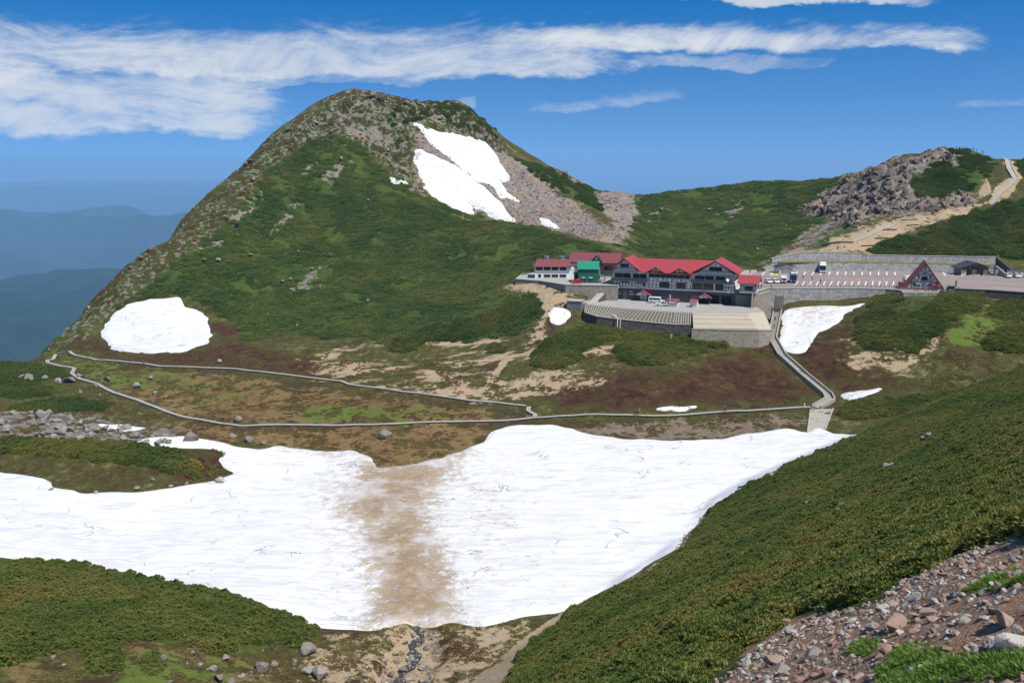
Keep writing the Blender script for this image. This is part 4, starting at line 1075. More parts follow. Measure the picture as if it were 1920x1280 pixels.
# ================================================================== rocks
def rock_mesh(seed, npts=16, flat=0.75):
    r = np.random.default_rng(seed)
    bm = bmesh.new()
    for i in range(npts):
        d = r.normal(0, 1, 3); d /= np.linalg.norm(d)
        d *= r.uniform(0.78, 1.0)
        bm.verts.new((d[0] * 0.5, d[1] * 0.42, d[2] * 0.5 * flat))
    res = bmesh.ops.convex_hull(bm, input=bm.verts)
    bmesh.ops.delete(bm, geom=[g for g in res['geom_interior'] if isinstance(g, bmesh.types.BMVert)], context='VERTS')
    bmesh.ops.bevel(bm, geom=list(bm.edges), offset=0.02, segments=1, affect='EDGES')
    bmesh.ops.recalc_face_normals(bm, faces=bm.faces)
    me = bpy.data.meshes.new('rock')
    bm.to_mesh(me); bm.free()
    return me
def rock_coll(name, mats, n, flat, s0, np0=13):
    c = bpy.data.collections.new(name)
    for i in range(n): proto(c, rock_mesh(s0 + i, np0 + i % 5, flat), mats[i % len(mats)])
    return c
RK_GREY = rock_coll('rocks_grey', ['rock_grey', 'rock_grey', 'rock_dark'], 9, 0.8, 100)
RK_DARK = rock_coll('rocks_dark', ['rock_dark', 'rock_dark', 'rock_brown', 'rock_dark'], 9, 1.15, 130, 8)
RK_BROWN = rock_coll('rocks_brown', ['rock_brown', 'rock_brown', 'rock_pale', 'rock_grey'], 12, 0.6, 160)
def rocks(label, poly, yr, coll, step, size, keep=1.0, rag=6, box=None, holes=(), cat='rocks', power=2.0):
    x, y, h, u, v = in_region(poly, yr, step, rag, holes=holes, box=box)
    k = rng.uniform(0, 1, len(x)) < keep
    x, y, h = x[k], y[k], h[k]
    s = size[0] + (size[1] - size[0]) * rng.uniform(0, 1, len(x)) ** power
    sc = np.stack([s, s * rng.uniform(0.7, 1.1, len(x)), s * rng.uniform(0.6, 1.1, len(x))], -1)
    rot = np.stack([rng.normal(0, 0.35, len(x)), rng.normal(0, 0.35, len(x)), rng.uniform(0, 6.28, len(x))], -1)
    return scatter('loose_rocks', coll, np.stack([x, y, h + s * 0.08], -1), rot, sc, label, cat)
rocks('broken rock blocks heaped over the cliff', CLIFF, (400, 560), RK_DARK, 1.9, (1.0, 5.5), 0.5, box=(125, 240, 415, 520), power=2.2)
rocks('jagged rocks around the summit of the cone', SUMMIT, (440, 580), RK_GREY, 2.6, (1.0, 4.5), 0.18, rag=12, box=(-130, 10, 440, 560), power=2.5)
rocks('grey scree running down the ridge of the cone', RIDGE, (330, 530), RK_GREY, 2.0, (0.6, 2.4), 0.12, rag=12, box=(-190, -90, 335, 525), power=2.5)
rocks('scree of loose stones filling the gully', SCREE, (430, 560), RK_GREY, 1.5, (0.6, 1.9), 0.75, box=(-60, 70, 430, 560), power=2.0)
rocks('rocks below the notch in the ridge', [(1120, 365), (1150, 345), (1190, 342), (1208, 356), (1190, 390), (1165, 400), (1172, 440), (1150, 420)], (440, 620), RK_GREY, 2.2, (0.8, 3.6), 0.5)
rocks('stones on the little rocky knob of the ridge', [(1040, 325), (1075, 317), (1112, 342), (1090, 346)], (500, 620), RK_GREY, 2.0, (0.8, 3.0), 0.4)
rocks('loose stones strewn over the near slope', NEARROCK, (8, 75), RK_BROWN, 0.24, (0.05, 0.42), 0.8, rag=14, box=(2, 36, 9, 62), power=3.2)
rocks('larger rubble lying over the near slope', NEARROCK, (8, 75), RK_BROWN, 0.75, (0.2, 0.75), 0.4, rag=14, box=(2, 36, 9, 62), power=2.2)
def grass(label, poly, yr, step, scale):
    x, y, h, u, v = in_region(poly, yr, step, 12)
    return scatter('grass_tufts', GRASS, np.stack([x, y, h - 0.02], -1), euler_from(terrain_normal(x, y), rng.uniform(0, 6.28, len(x))), rng.uniform(*scale, len(x)), label, 'grass')
grass('bright green grass around the white granite block', [(1650, 1262), (1690, 1222), (1740, 1218), (1800, 1238), (1930, 1222), (1930, 1262), (1790, 1272), (1690, 1296)], (8, 40), 0.22, (0.7, 1.2))
grass('grass tuft in front of the tall cracked block', [(1592, 1222), (1605, 1205), (1640, 1210), (1630, 1226)], (8, 60), 0.22, (0.7, 1.1))
grass('grass tufts at the upper edge of the stony slope', [(1810, 1105), (1850, 1085), (1900, 1078), (1930, 1090), (1870, 1110)], (8, 60), 0.3, (0.6, 1.1))
rocks('pebbles and small stones between pines on the hillside', [(1225, 1228), (1335, 1197), (1310, 1178), (1255, 1200)], (25, 95), RK_GREY, 0.35, (0.12, 0.5), 0.7)
rocks('stones along the hillside track', [(1420, 1168), (1500, 1146), (1610, 1115), (1590, 1112), (1500, 1138)], (25, 95), RK_GREY, 0.4, (0.12, 0.6), 0.5)
rocks('stones in the brook running from the snow', [(735, 1215), (775, 1165), (828, 1178), (840, 1225), (800, 1295), (690, 1295)], (100, 145), RK_BROWN, 0.6, (0.2, 1.0), 0.3)
rocks('stones on the bank by the footpath', [(840, 1200), (900, 1180), (985, 1165), (960, 1190), (900, 1250), (850, 1290)], (100, 150), RK_BROWN, 0.8, (0.15, 0.8), 0.35)
rocks('stones on the bare ground below the thicket', [(300, 1215), (560, 1215), (680, 1190), (700, 1290), (300, 1290)], (95, 140), RK_GREY, 1.1, (0.2, 0.9), 0.28)
rocks('gravel stones on the snow edge below the hillside', [(1110, 1122), (1180, 1088), (1265, 1035), (1290, 990), (1345, 930), (1360, 940), (1320, 985), (1290, 1040), (1220, 1072), (1150, 1115)], (135, 205), RK_BROWN, 0.6, (0.2, 1.0), 0.55)
rocks('pale stones strewn thinly over the front of the cone', GREENPEAK, (330, 540), RK_GREY, 4.0, (0.5, 1.7), 0.06, box=(-190, 65, 330, 540), power=2.5)
rocks('pale stones strewn thinly over the bowl behind the lodge', [(1150, 400), (1300, 352), (1480, 345), (1500, 400), (1450, 470), (1200, 480)], (385, 600), RK_GREY, 4.0, (0.6, 2.0), 0.10, box=(40, 240, 390, 590), power=2.5)
rocks('scattered stones on the slopes of the rocky hill', [(1420, 500), (1480, 460), (1560, 405), (1640, 415), (1700, 420), (1620, 465), (1500, 480)], (380, 480), RK_BROWN, 2.0, (0.4, 1.8), 0.35)
rocks('small stones on the meadow', [(0, 660), (200, 660), (500, 700), (480, 800), (560, 840), (340, 830), (0, 780)], (185, 330), RK_GREY, 2.5, (0.25, 0.9), 0.16)
rocks('small stones on the heath by the lower walls', [(1000, 560), (1040, 545), (1060, 575), (1030, 640), (980, 650)], (270, 345), RK_BROWN, 1.2, (0.3, 1.0), 0.4)

# single boulders
def boulder(label, u, v, wpx, mat='rock_grey', group=None, flat=None, zf=0.22, ymin=5.0, cat='boulder', rot=None):
    p = hit(u, v + wpx * 0.25, ymin)
    d = math.hypot(p.y, p.z - CAMZ)
    s = wpx * d / FPX
    me = bpy.data.meshes.get('boulder_%s_%d' % (mat, int(u) % 7))
    if me is None:
        me = rock_mesh(int(u) % 7 + 300, 20, 0.85); me.name = 'boulder_%s_%d' % (mat, int(u) % 7); me.materials.append(MATS[mat])
    o = link('boulder', me)
    fz = flat or random.uniform(0.75, 1.05)
    o.location = (p.x, p.y, p.z + s * (0.05 if cat == 'rock' and p.y < 80 else zf) * fz)
    o.scale = (s * 1.05, s * random.uniform(0.8, 1.1), s * fz)
    o.rotation_euler = (random.uniform(-0.25, 0.25), random.uniform(-0.25, 0.25), random.uniform(0, 6.28)) if rot is None else rot
    if group:
        word = 'large' if wpx >= 20 else ('middling' if wpx >= 13 else 'small')
        tone = {'rock_brown': 'reddish brown', 'rock_pale': 'pale', 'rock_grey': 'grey', 'rock_dark': 'dark'}[mat]
        label = '%s %s %s' % (word, tone, label); group = '%s (%s, %s)' % (group, word, tone)
    return tag(o, label, cat, group)
boulder('lone dark square boulder on the moor beside the boardwalk', 723, 812, 36, 'rock_grey', rot=(0.1, 0.2, 0.3))
boulder('pair-topped grey boulder at the tip of the snow by the moor', 356, 820, 36, 'rock_grey')
boulder('large white granite block in the green tuft of the near slope', 1900, 1194, 84, 'rock_pale', flat=0.7, rot=(0.1, -0.15, 0.4))
boulder('large brown slab-sided block behind the white granite block', 1880, 1158, 66, 'rock_brown', rot=(0.2, 0.1, 1.0))
boulder('tall brown cracked block standing at the edge of the pines', 1680, 1165, 62, 'rock_brown', rot=(0.05, 0.1, 0.5))
boulder('big grey-brown boulder at the corner of the lower pines', 575, 1213, 42, 'rock_grey')
for u, v, w in ((467, 824, 22), (257, 722, 22), (200, 710, 19), (282, 707, 15), (290, 735, 15), (447, 785, 20), (437, 817, 16), (310, 815, 18), (412, 677, 14), (180, 722, 16), (312, 744, 12), (150, 735, 14), (495, 830, 16)):
    boulder('boulder lying alone on the moor by the boardwalk loop', u, v, w, 'rock_grey', 'lone boulders on the moor', ymin=180)
for u, v, w in ((130, 710, 30), (110, 714, 20), (55, 708, 24), (85, 707, 16), (150, 703, 18), (40, 705, 13)):
    boulder('boulder bordering the pine patch on the saddle', u, v, w, 'rock_grey', 'boulders by the saddle pines', ymin=200)
for u, v, w in ((412, 900, 24), (287, 899, 13), (257, 914, 15), (320, 911, 11), (97, 917, 14), (180, 922, 10), (350, 906, 9)):
    boulder('boulder at the snow edge of the hump', u, v, w, 'rock_pale' if w > 20 else 'rock_grey', 'boulders on the hump edge', ymin=150)
rr_ = random.Random(3)
n = 0
FIELD = np.array([(-10, 772), (70, 766), (160, 784), (240, 800), (300, 822), (370, 830), (230, 829), (100, 823), (-10, 815)], float)
while n < 74:
    u, v = rr_.uniform(-10, 370), rr_.uniform(766, 830)
    if inpoly(FIELD, np.array([u]), np.array([v]))[0] > 1:
        boulder('boulder in the dense boulder field above the hump', u, v, rr_.choice((11, 13, 15, 17, 20, 25)), 'rock_grey', 'boulder field', ymin=200); n += 1
for u, v, w in ((78, 777, 26), (135, 786, 26), (118, 803, 22), (15, 800, 20)):
    boulder('boulder in the dense boulder field above the hump', u, v, w, 'rock_grey', 'boulder field', ymin=200)
for u, v, w in ((307, 1232, 17), (492, 1247, 38), (515, 1244, 20), (600, 1260, 38), (575, 1256, 24), (410, 1268, 32), (552, 1242, 18), (422, 1232, 20), (400, 1252, 18), (362, 1224, 14), (100, 1230, 12), (120, 1245, 12), (435, 1275, 22), (375, 1245, 14), (455, 1268, 14)):
    boulder('boulder on the rough grass below the thicket', u, v, w, 'rock_grey', 'boulders on the rough grass', ymin=85)
for u, v, w in ((742, 1225, 16), (760, 1205, 14), (770, 1235, 20), (790, 1250, 18), (755, 1255, 22), (735, 1262, 18), (775, 1190, 12), (800, 1215, 14), (765, 1272, 20), (745, 1240, 12), (812, 1195, 12), (720, 1275, 16), (790, 1275, 14), (780, 1218, 10)):
    boulder('wet stone in the brook bed', u, v, w, 'rock_grey', 'stones in the brook', ymin=85, cat='stone')
for u, v, w in ((1529, 1130, 22), (1548, 1126, 14), (1740, 822, 18), (1728, 826, 11), (1660, 880, 18), (1672, 874, 12), (1578, 950, 14), (1570, 958, 12), (1512, 947, 12), (1805, 802, 12), (1642, 922, 12), (1550, 1105, 11)):
    boulder('stone poking out of the hillside pines', u, v, w, 'rock_grey', 'stones among the hillside pines', zf=0.75, ymin=25, cat='stone')
for u, v, w in ((1525, 1217, 56), (1470, 1248, 48), (1455, 1228, 56), (1665, 1210, 44), (1732, 1212, 40), (1555, 1252, 36), (1765, 1232, 26), (1750, 1156, 30), (1720, 1172, 22), (1866, 1140, 42), (1845, 1103, 36), (1612, 1262, 30), (1836, 1212, 40), (1575, 1278, 36), (1500, 1270, 30), (1440, 1270, 26), (1640, 1245, 24), (1700, 1240, 22), (1790, 1180, 28), (1815, 1150, 24), (1770, 1120, 24), (1880, 1060, 26), (1905, 1040, 30), (1850, 1050, 20), (1620, 1200, 22), (1590, 1190, 18), (1560, 1205, 20), (1820, 1090, 20), (1780, 1075, 16), (1910, 1095, 26), (1680, 1270, 26), (1740, 1260, 20)):
    boulder('angular rock on the near stony slope', u, v, w, rr_.choice(('rock_brown', 'rock_brown', 'rock_grey')), 'angular rocks on the near slope', flat=0.62, cat='rock')
n = 0
while n < 60:
    u, v = rr_.uniform(1400, 1930), rr_.uniform(1020, 1285)
    if inpoly(NEARROCK, np.array([u]), np.array([v]))[0] > 8:
        boulder('angular rock on the near stony slope', u, v, rr_.choice((10, 11, 12, 14, 16, 19)), rr_.choice(('rock_brown', 'rock_brown', 'rock_brown', 'rock_grey', 'rock_pale')), 'angular rocks on the near slope', flat=0.62, cat='rock'); n += 1
n = 0
while n < 60:
    u, v = rr_.uniform(1505, 1800), rr_.uniform(300, 425)
    if inpoly(CLIFF, np.array([u]), np.array([v]))[0] > 4:
        boulder('block on the cliff of the rocky hill', u, v, rr_.choice((10, 12, 14, 17, 20)), 'rock_dark', 'blocks on the cliff', ymin=380, cat='rock'); n += 1
for u, v, w in ((545, 525, 9), (620, 480, 9), (560, 475, 8), (470, 480, 10), (410, 490, 12), (445, 425, 14), (520, 435, 10), (600, 540, 8), (690, 565, 8), (530, 530, 8), (585, 505, 8), (640, 300, 10), (690, 378, 9), (475, 340, 10), (383, 490, 10), (1375, 400, 10), (1380, 388, 8), (1420, 470, 9), (1240, 395, 8), (1330, 395, 8)):
    boulder('stone scattered on the green mountain slope', u, v, w, 'rock_grey', 'stones scattered on the mountain slope', zf=0.6, ymin=280, cat='stone')
# tors that break the skyline
for u, v, w in ((460, 305, 14), (470, 298, 12), (338, 410, 16), (305, 445, 13), (283, 462, 14), (265, 480, 14), (245, 498, 10), (700, 176, 18), (715, 182, 16), (690, 180, 12), (760, 190, 14), (785, 190, 12), (540, 240, 14), (520, 258, 12)):
    boulder('crag breaking the skyline of the cone', u, v + 4, w, 'rock_dark', 'crags along the skyline', zf=0.35, ymin=330, cat='crag')
for u, v, w in ((1165, 352, 14), (1178, 349, 18), (1192, 352, 14), (1060, 322, 13), (1076, 322, 14), (1092, 333, 10)):
    boulder('crag at the notch in the ridge', u, v + 3, w, 'rock_dark', 'crags at the notch', zf=0.35, ymin=430, cat='crag')

# ================================================================== building materials
def roofmat(name, col, rough=0.45):
    m, t, b = newmat(name)
    geo = t.new('ShaderNodeNewGeometry'); pos = geo.outputs['Position']
    n1 = t.noise(pos, 0.35, 5, 0.6); n2 = t.noise(pos, 6.0, 3, 0.6)
    c = t.mix(t.ss(n1, 0.35, 0.75), col, tuple(x * 0.78 + 0.02 for x in col))
    c = t.mix(t.ss(n2, 0.5, 0.8, 0, 0.3), c, tuple(x * 0.6 for x in col))
    t.put(b.inputs['Base Color'], c)
    b.inputs['Roughness'].default_value = rough
    bump(t, b, n2, 0.15, 0.02)
    return m
roofmat('roof_red', (0.37, 0.046, 0.048))
roofmat('roof_maroon', (0.21, 0.050, 0.052))
roofmat('roof_green', (0.008, 0.22, 0.13))
roofmat('wall_green', (0.006, 0.115, 0.072), 0.6)
roofmat('roof_dark', (0.05, 0.043, 0.045))
roofmat('roof_rust', (0.24, 0.045, 0.032), 0.6)
roofmat('slate', (0.072, 0.076, 0.085), 0.6)
roofmat('roof_grey', (0.17, 0.16, 0.165), 0.6)
plain('plaster', (0.84, 0.82, 0.77), 0.85, var=0.12, scale=0.9)
plain('white_paint', (0.72, 0.72, 0.70), 0.5, var=0.08, scale=1.2)
plain('cream', (0.55, 0.50, 0.40), 0.85, var=0.1, scale=0.8)
plain('timber', (0.022, 0.018, 0.016), 0.8, var=0.3)
plain('rail_metal', (0.13, 0.15, 0.18), 0.5, metal=0.2, var=0.2)
plain('concrete', (0.36, 0.335, 0.29), 0.92, var=0.16, scale=0.6, bmp=0.2)
plain('pale_concrete', (0.42, 0.375, 0.29), 0.92, var=0.13, scale=0.5, bmp=0.2)
plain('court', (0.33, 0.315, 0.29), 0.92, var=0.18, scale=0.35)
plain('grey_wall', (0.20, 0.19, 0.19), 0.85, var=0.15, scale=0.9)
plain('brown_wall', (0.21, 0.175, 0.15), 0.85, var=0.15, scale=0.9)
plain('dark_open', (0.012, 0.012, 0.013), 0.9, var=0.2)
plain('paint_white', (0.70, 0.69, 0.66), 0.8, var=0.2, scale=4)
plain('paint_orange', (0.62, 0.22, 0.06), 0.8, var=0.2, scale=4)
plain('paint_yellow', (0.65, 0.42, 0.05), 0.7, var=0.15, scale=4)
plain('weathered_wood', (0.36, 0.345, 0.32), 0.9, var=0.22, scale=2.2, bmp=0.3)
plain('dark_wood', (0.10, 0.085, 0.07), 0.9, var=0.2)
plain('rust_red', (0.27, 0.05, 0.035), 0.7, var=0.2)
plain('tyre', (0.016, 0.016, 0.017), 0.85)
plain('chrome', (0.5, 0.5, 0.5), 0.25, metal=0.9)
plain('car_white', (0.78, 0.78, 0.77), 0.25, var=0.04, spec=0.5)
plain('car_red', (0.48, 0.015, 0.012), 0.25, var=0.05, spec=0.5)
plain('car_blue', (0.022, 0.055, 0.16), 0.3, var=0.08, spec=0.5)
plain('car_teal', (0.03, 0.22, 0.22), 0.3, var=0.08)
plain('lamp', (0.8, 0.78, 0.7), 0.15)
plain('red_lamp', (0.45, 0.02, 0.02), 0.2)
plain('aluminium', (0.45, 0.46, 0.46), 0.4, metal=0.7)
plain('skin', (0.50, 0.30, 0.21), 0.6, var=0.06)
gm_, t, b = newmat('glass')
b.inputs['Base Color'].default_value = (0.018, 0.021, 0.025, 1); b.inputs['Roughness'].default_value = 0.08
b.inputs['Specular IOR Level'].default_value = 0.6
masonry('wall_stone', (0.22, 0.225, 0.23), (0.46, 0.455, 0.445), (0.32, 0.315, 0.30), 1.3)
masonry('dark_stone', (0.06, 0.056, 0.052), (0.17, 0.155, 0.14), (0.12, 0.11, 0.095), 1.6)
masonry('brown_stone', (0.23, 0.20, 0.165), (0.42, 0.375, 0.31), (0.33, 0.295, 0.245), 1.9, 0.6)
# asphalt of the car park, with a paler patch
am, t, b = newmat('asphalt')
geo = t.new('ShaderNodeNewGeometry'); pos = geo.outputs['Position']
n1 = t.noise(pos, 0.07, 5, 0.6); n2 = t.noise(pos, 1.5, 5, 0.7); n3 = t.noise(t.vm('MULTIPLY', pos, (0.06, 0.5, 0.5)), 1.0, 4, 0.6)
c = t.mix(n1, (0.20, 0.165, 0.150), (0.27, 0.225, 0.205))
c = t.mix(t.ss(n3, 0.45, 0.7, 0, 0.4), c, (0.30, 0.25, 0.22))
c = t.mix(t.ss(n2, 0.5, 0.8, 0, 0.3), c, (0.15, 0.125, 0.115))
t.put(b.inputs['Base Color'], c); b.inputs['Roughness'].default_value = 0.93

# ================================================================== mesh builder
class MB:
    def __init__(self): self.v = []; self.f = []
    def quad(self, *p):
        k = len(self.v); self.v += [tuple(q) for q in p]; self.f.append(tuple(range(k, k + len(p)))); return self
    def hexa(self, b, t_):
        """eight corners: bottom ring b, top ring t_ (counter-clockwise from above)"""
        k = len(self.v); self.v += [tuple(q) for q in b] + [tuple(q) for q in t_]; n = len(b)
        self.f.append(tuple(k + i for i in range(n))[::-1]); self.f.append(tuple(k + n + i for i in range(n)))
        for i in range(n): self.f.append((k + i, k + (i + 1) % n, k + n + (i + 1) % n, k + n + i))
        return self
    def box(self, x0, x1, y0, y1, z0, z1):
        return self.hexa([(x0, y0, z0), (x1, y0, z0), (x1, y1, z0), (x0, y1, z0)], [(x0, y0, z1), (x1, y0, z1), (x1, y1, z1), (x0, y1, z1)])
    def prism_y(self, poly, y0, y1):
        """polygon in x,z pushed along y"""
        return self.hexa([(x, y0, z) for x, z in poly], [(x, y1, z) for x, z in poly])
    def prism_x(self, poly, x0, x1):
        return self.hexa([(x0, y, z) for y, z in poly], [(x1, y, z) for y, z in poly])
    def beam(self, p, q, w, d=None):
        p, q = Vector(p), Vector(q); d = d or w
        a = (q - p).normalized(); up = Vector((0, 0, 1)) if abs(a.z) < 0.9 else Vector((0, 1, 0))
        s = a.cross(up).normalized() * w / 2; u = s.cross(a).normalized() * d / 2
        return self.hexa([p - s - u, p + s - u, p + s + u, p - s + u], [q - s - u, q + s - u, q + s + u, q - s + u])
    def cyl(self, p, q, r, n=10, r2=None):
        p, q = Vector(p), Vector(q); a = (q - p).normalized()
        s = a.orthogonal().normalized(); u = a.cross(s); r2 = r if r2 is None else r2
        an = [6.28318 * i / n for i in range(n)]
        return self.hexa([p + (s * math.cos(i) + u * math.sin(i)) * r for i in an], [q + (s * math.cos(i) + u * math.sin(i)) * r2 for i in an])
    def mesh(self, name):
        me = bpy.data.meshes.new(name); me.from_pydata(self.v, [], self.f)
        bm = bmesh.new(); bm.from_mesh(me); bmesh.ops.recalc_face_normals(bm, faces=bm.faces); bm.to_mesh(me); bm.free()
        return me
    def build(self, name, mat, parent=None, bevel=0.0):
        o = link(name, self.mesh(name), mat, parent)
        if bevel:
            md = o.modifiers.new('bevel', 'BEVEL'); md.width = bevel; md.segments = 2; md.limit_method = 'ANGLE'
        return o
def slab_poly(name, poly, z1, z0, mat, kind='structure'):
    n = len(poly)
    m = MB().hexa([(x, y, z0) for x, y in poly], [(x, y, z1) for x, y in poly])
    return tag(m.build(name, mat), kind=kind)
def thing(name, label, cat, loc, rz=0.0, group=None):
    return tag(empty(name, loc, rz), label, cat, group)
def gable(m, x0, x1, y0, y1, ze, zr, th=0.16, xr=None):
    """roof with its ridge along y: eaves at x0, x1"""
    xr = (x0 + x1) / 2 if xr is None else xr
    m.prism_y([(x0, ze), (xr, zr), (xr, zr + th), (x0, ze + th)], y0, y1)
    m.prism_y([(xr, zr), (x1, ze), (x1, ze + th), (xr, zr + th)], y0, y1)
    return m
def gable_x(m, x0, x1, y0, y1, ze, zr, th=0.16, yr=None, ze1=None):
    yr = (y0 + y1) / 2 if yr is None else yr
    ze1 = ze if ze1 is None else ze1
    m.prism_x([(y0, ze), (yr, zr), (yr, zr + th), (y0, ze + th)], x0, x1)
    m.prism_x([(yr, zr), (y1, ze1), (y1, ze1 + th), (yr, zr + th)], x0, x1)
    return m
def window(parent, x0, x1, z0, z1, y, n=1, frame='timber', fw=0.09, glass='glass'):
    """a window in a wall that faces -y: pane set back, frame and mullions proud"""
    w = MB().box(x0, x1, y - 0.02, y + 0.1, z0, z1).build('window', glass, parent)
    f = MB()
    for a, b_ in ((x0, x0 + fw), (x1 - fw, x1)): f.box(a, b_, y - 0.09, y - 0.023, z0, z1)
    for a, b_ in ((z0, z0 + fw), (z1 - fw, z1)): f.box(x0 + fw, x1 - fw, y - 0.087, y - 0.023, a, b_)
    for i in range(1, n):
        x = x0 + (x1 - x0) * i / n; f.box(x - fw / 2, x + fw / 2, y - 0.085, y - 0.023, z0 + fw, z1 - fw)
    f.build('frame', frame, w)
    return w
def window_x(parent, y0, y1, z0, z1, x, frame='timber', fw=0.09):
    w = MB().box(x - 0.1, x + 0.02, y0, y1, z0, z1).build('window', 'glass', parent)
    f = MB()
    for a, b_ in ((y0, y0 + fw), (y1 - fw, y1)): f.box(x + 0.023, x + 0.09, a, b_, z0, z1)
    for a, b_ in ((z0, z0 + fw), (z1 - fw, z1)): f.box(x + 0.023, x + 0.087, y0 + fw, y1 - fw, a, b_)
    f.build('frame', frame, w)
    return w
AZ3 = lambda u, v, z: Vector(AZ(u, v, z))

# ================================================================== car park and courts
slab_poly('parking_lot', LOT_POLY, LOTZ + CAMZ, LOTZ + CAMZ - 1.0, 'asphalt')
lot = bpy.data.objects['parking_lot']
slab_poly('hotel_yard', WEST_POLY, LOTZ + CAMZ - 0.01, LOTZ + CAMZ - 1.0, 'court')
slab_poly('lodge_forecourt', COURT_POLY, COURTZ + CAMZ, COURTZ + CAMZ - 1.2, 'court')
LZ = LOTZ + CAMZ; CZ = COURTZ + CAMZ
def lotp(u, v): p = AZ3(u, v, LOTZ); return p
def stripe(p, q, w, mat='paint_white'):
    d = (q - p).normalized(); s = Vector((-d.y, d.x, 0)) * w / 2
    z = LZ + 0.006
    m = MB().hexa([(*(p - s).xy, z - 0.004), (*(p + s).xy, z - 0.004), (*(q + s).xy, z - 0.004), (*(q - s).xy, z - 0.004)], [(*(p - s).xy, z), (*(p + s).xy, z), (*(q + s).xy, z), (*(q - s).xy, z)])
    return m.build('painted_line', mat, lot)
# back row of bays
for i in range(27):
    u = 1432 + i * 15.4
    if 1455 < u < 1492 or 1690 < u < 1760: continue
    k = (1620 - u) / 190.0
    stripe(lotp(u + 3.0 * k, 509.3 + max(0, u - 1640) * 0.008), lotp(u - 3.0 * k - 0.5, 515.5 + max(0, u - 1640) * 0.01), 0.42)
# front row
for i in range(17):
    u = 1490 + i * 13.2
    stripe(lotp(u + 6 - i * 0.35, 527.5), lotp(u + 1 - i * 0.1, 534.5), 0.40)
stripe(lotp(1510, 535), lotp(1560, 535.5), 0.3)
for y0, x0, x1 in ((521.3, 1430, 1690), (526.3, 1480, 1690)):
    stripe(lotp(x0, y0), lotp(x1, y0 + 1.2), 0.32, 'paint_orange')
stripe(lotp(1425, 528.5), lotp(1470, 527), 0.35, 'paint_orange')
for u, v in ((1550, 521.5), (1560, 521.7), (1547, 526.6), (1558, 526.8), (1634, 522.0), (1644, 522.2), (1654, 522.4), (1664, 522.6), (1634, 526.5), (1645, 526.7), (1656, 526.9)):
    stripe(lotp(u, v), lotp(u + 5.5, v + 0.05), 0.45)
stripe(lotp(1605, 523), lotp(1608, 526.2), 0.3, 'paint_orange'); stripe(lotp(1612, 523), lotp(1610, 526.2), 0.3, 'paint_orange')
for i in range(11):
    u = 1803 + i * 10.6
    stripe(lotp(u, 527 + i * 0.55), lotp(u + 6, 527.3 + i * 0.55), 0.4)
stripe(lotp(1766, 522), lotp(1935, 534), 0.3, 'paint_orange')
stripe(lotp(1790, 533), lotp(1935, 543), 0.3, 'paint_orange')
stripe(lotp(1860, 538.5), lotp(1935, 544.3), 0.35)
for u in (1448, 1455):
    stripe(lotp(u + 6, 510), lotp(u, 516.5), 0.9, 'paint_yellow')

# ---- walls that follow a line of points (x, y, ztop) down to the ground, battered towards the valley
def wall_line(label, pts, mat, thick=0.8, batter=0.25, zbot=None, cap=True, side=1, name='retaining_wall', depth=0.8, capmat='concrete'):
    root = thing(name, label, 'wall', (0, 0, 0))
    P = [Vector(p) for p in pts]
    def nrm(i):
        a = P[max(i - 1, 0)]; b_ = P[min(i + 1, len(P) - 1)]
        d = Vector((b_.x - a.x, b_.y - a.y, 0)).normalized(); return Vector((d.y, -d.x, 0)) * side   # towards the viewer when walking left to right
    rings = []
    for i, p in enumerate(P):
        n_ = nrm(i)
        zb_ = zbot[i] if zbot else H(p.x + n_.x * 1.5, p.y + n_.y * 1.5) - depth
        zb_ = min(zb_, p.z - 0.3)
        hgt = p.z - zb_
        f0 = p + n_ * hgt * batter; f0.z = zb_
        bk = p - n_ * thick; bk0 = bk.copy(); bk0.z = zb_
        rings.append((f0, p, bk, bk0))
    m = MB()
    for i in range(len(P)):
        for q in rings[i]: m.v.append(tuple(q))
    for i in range(len(P) - 1):
        for k in range(4): m.f.append((4 * i + k, 4 * i + (k + 1) % 4, 4 * i + 4 + (k + 1) % 4, 4 * i + 4 + k))
    m.f.append((0, 1, 2, 3)); k = 4 * (len(P) - 1); m.f.append((k + 3, k + 2, k + 1, k))
    m.build('masonry', mat, root)
    if cap:
        c = MB()
        for i in range(len(P) - 1):
            n0, n1_ = nrm(i), nrm(i + 1); a, b_ = P[i], P[i + 1]; z_ = Vector((0, 0, 0.16))
            b4 = [a + n0 * 0.12, b_ + n1_ * 0.12, b_ - n1_ * (thick + 0.003), a - n0 * (thick + 0.003)]
            c.hexa([q + Vector((0, 0, 0.004)) for q in b4], [q + z_ for q in b4])
        c.build('coping', capmat, root)
    return root
def LW(u, v, z): return AZ3(u, v, z)
wall_line('grey rubble wall holding up the front edge of the car park', [LW(1437, 541.5, LOTZ), LW(1500, 541, LOTZ), LW(1560, 541, LOTZ), LW(1620, 541.5, LOTZ), LW(1660, 542.5, LOTZ), LW(1690, 545, LOTZ)], 'wall_stone', 1.0, 0.18)
wall_line('low stone terrace wall curving in front of the A-frame hut', [LW(1690, 546, LOTZ), LW(1694, 549.3, LOTZ), LW(1735, 549.6, LOTZ), LW(1772, 549.3, LOTZ), LW(1777, 542, LOTZ)], 'wall_stone', 0.5, 0.12)
wall_line('long thin kerb wall along the road edge', [LW(1777, 540.5, LOTZ + 0.3), LW(1850, 543.5, LOTZ + 0.3), LW(1930, 549, LOTZ + 0.3), Vector((232, 299, LZ + 0.3))], 'dark_stone', 0.4, 0.1)
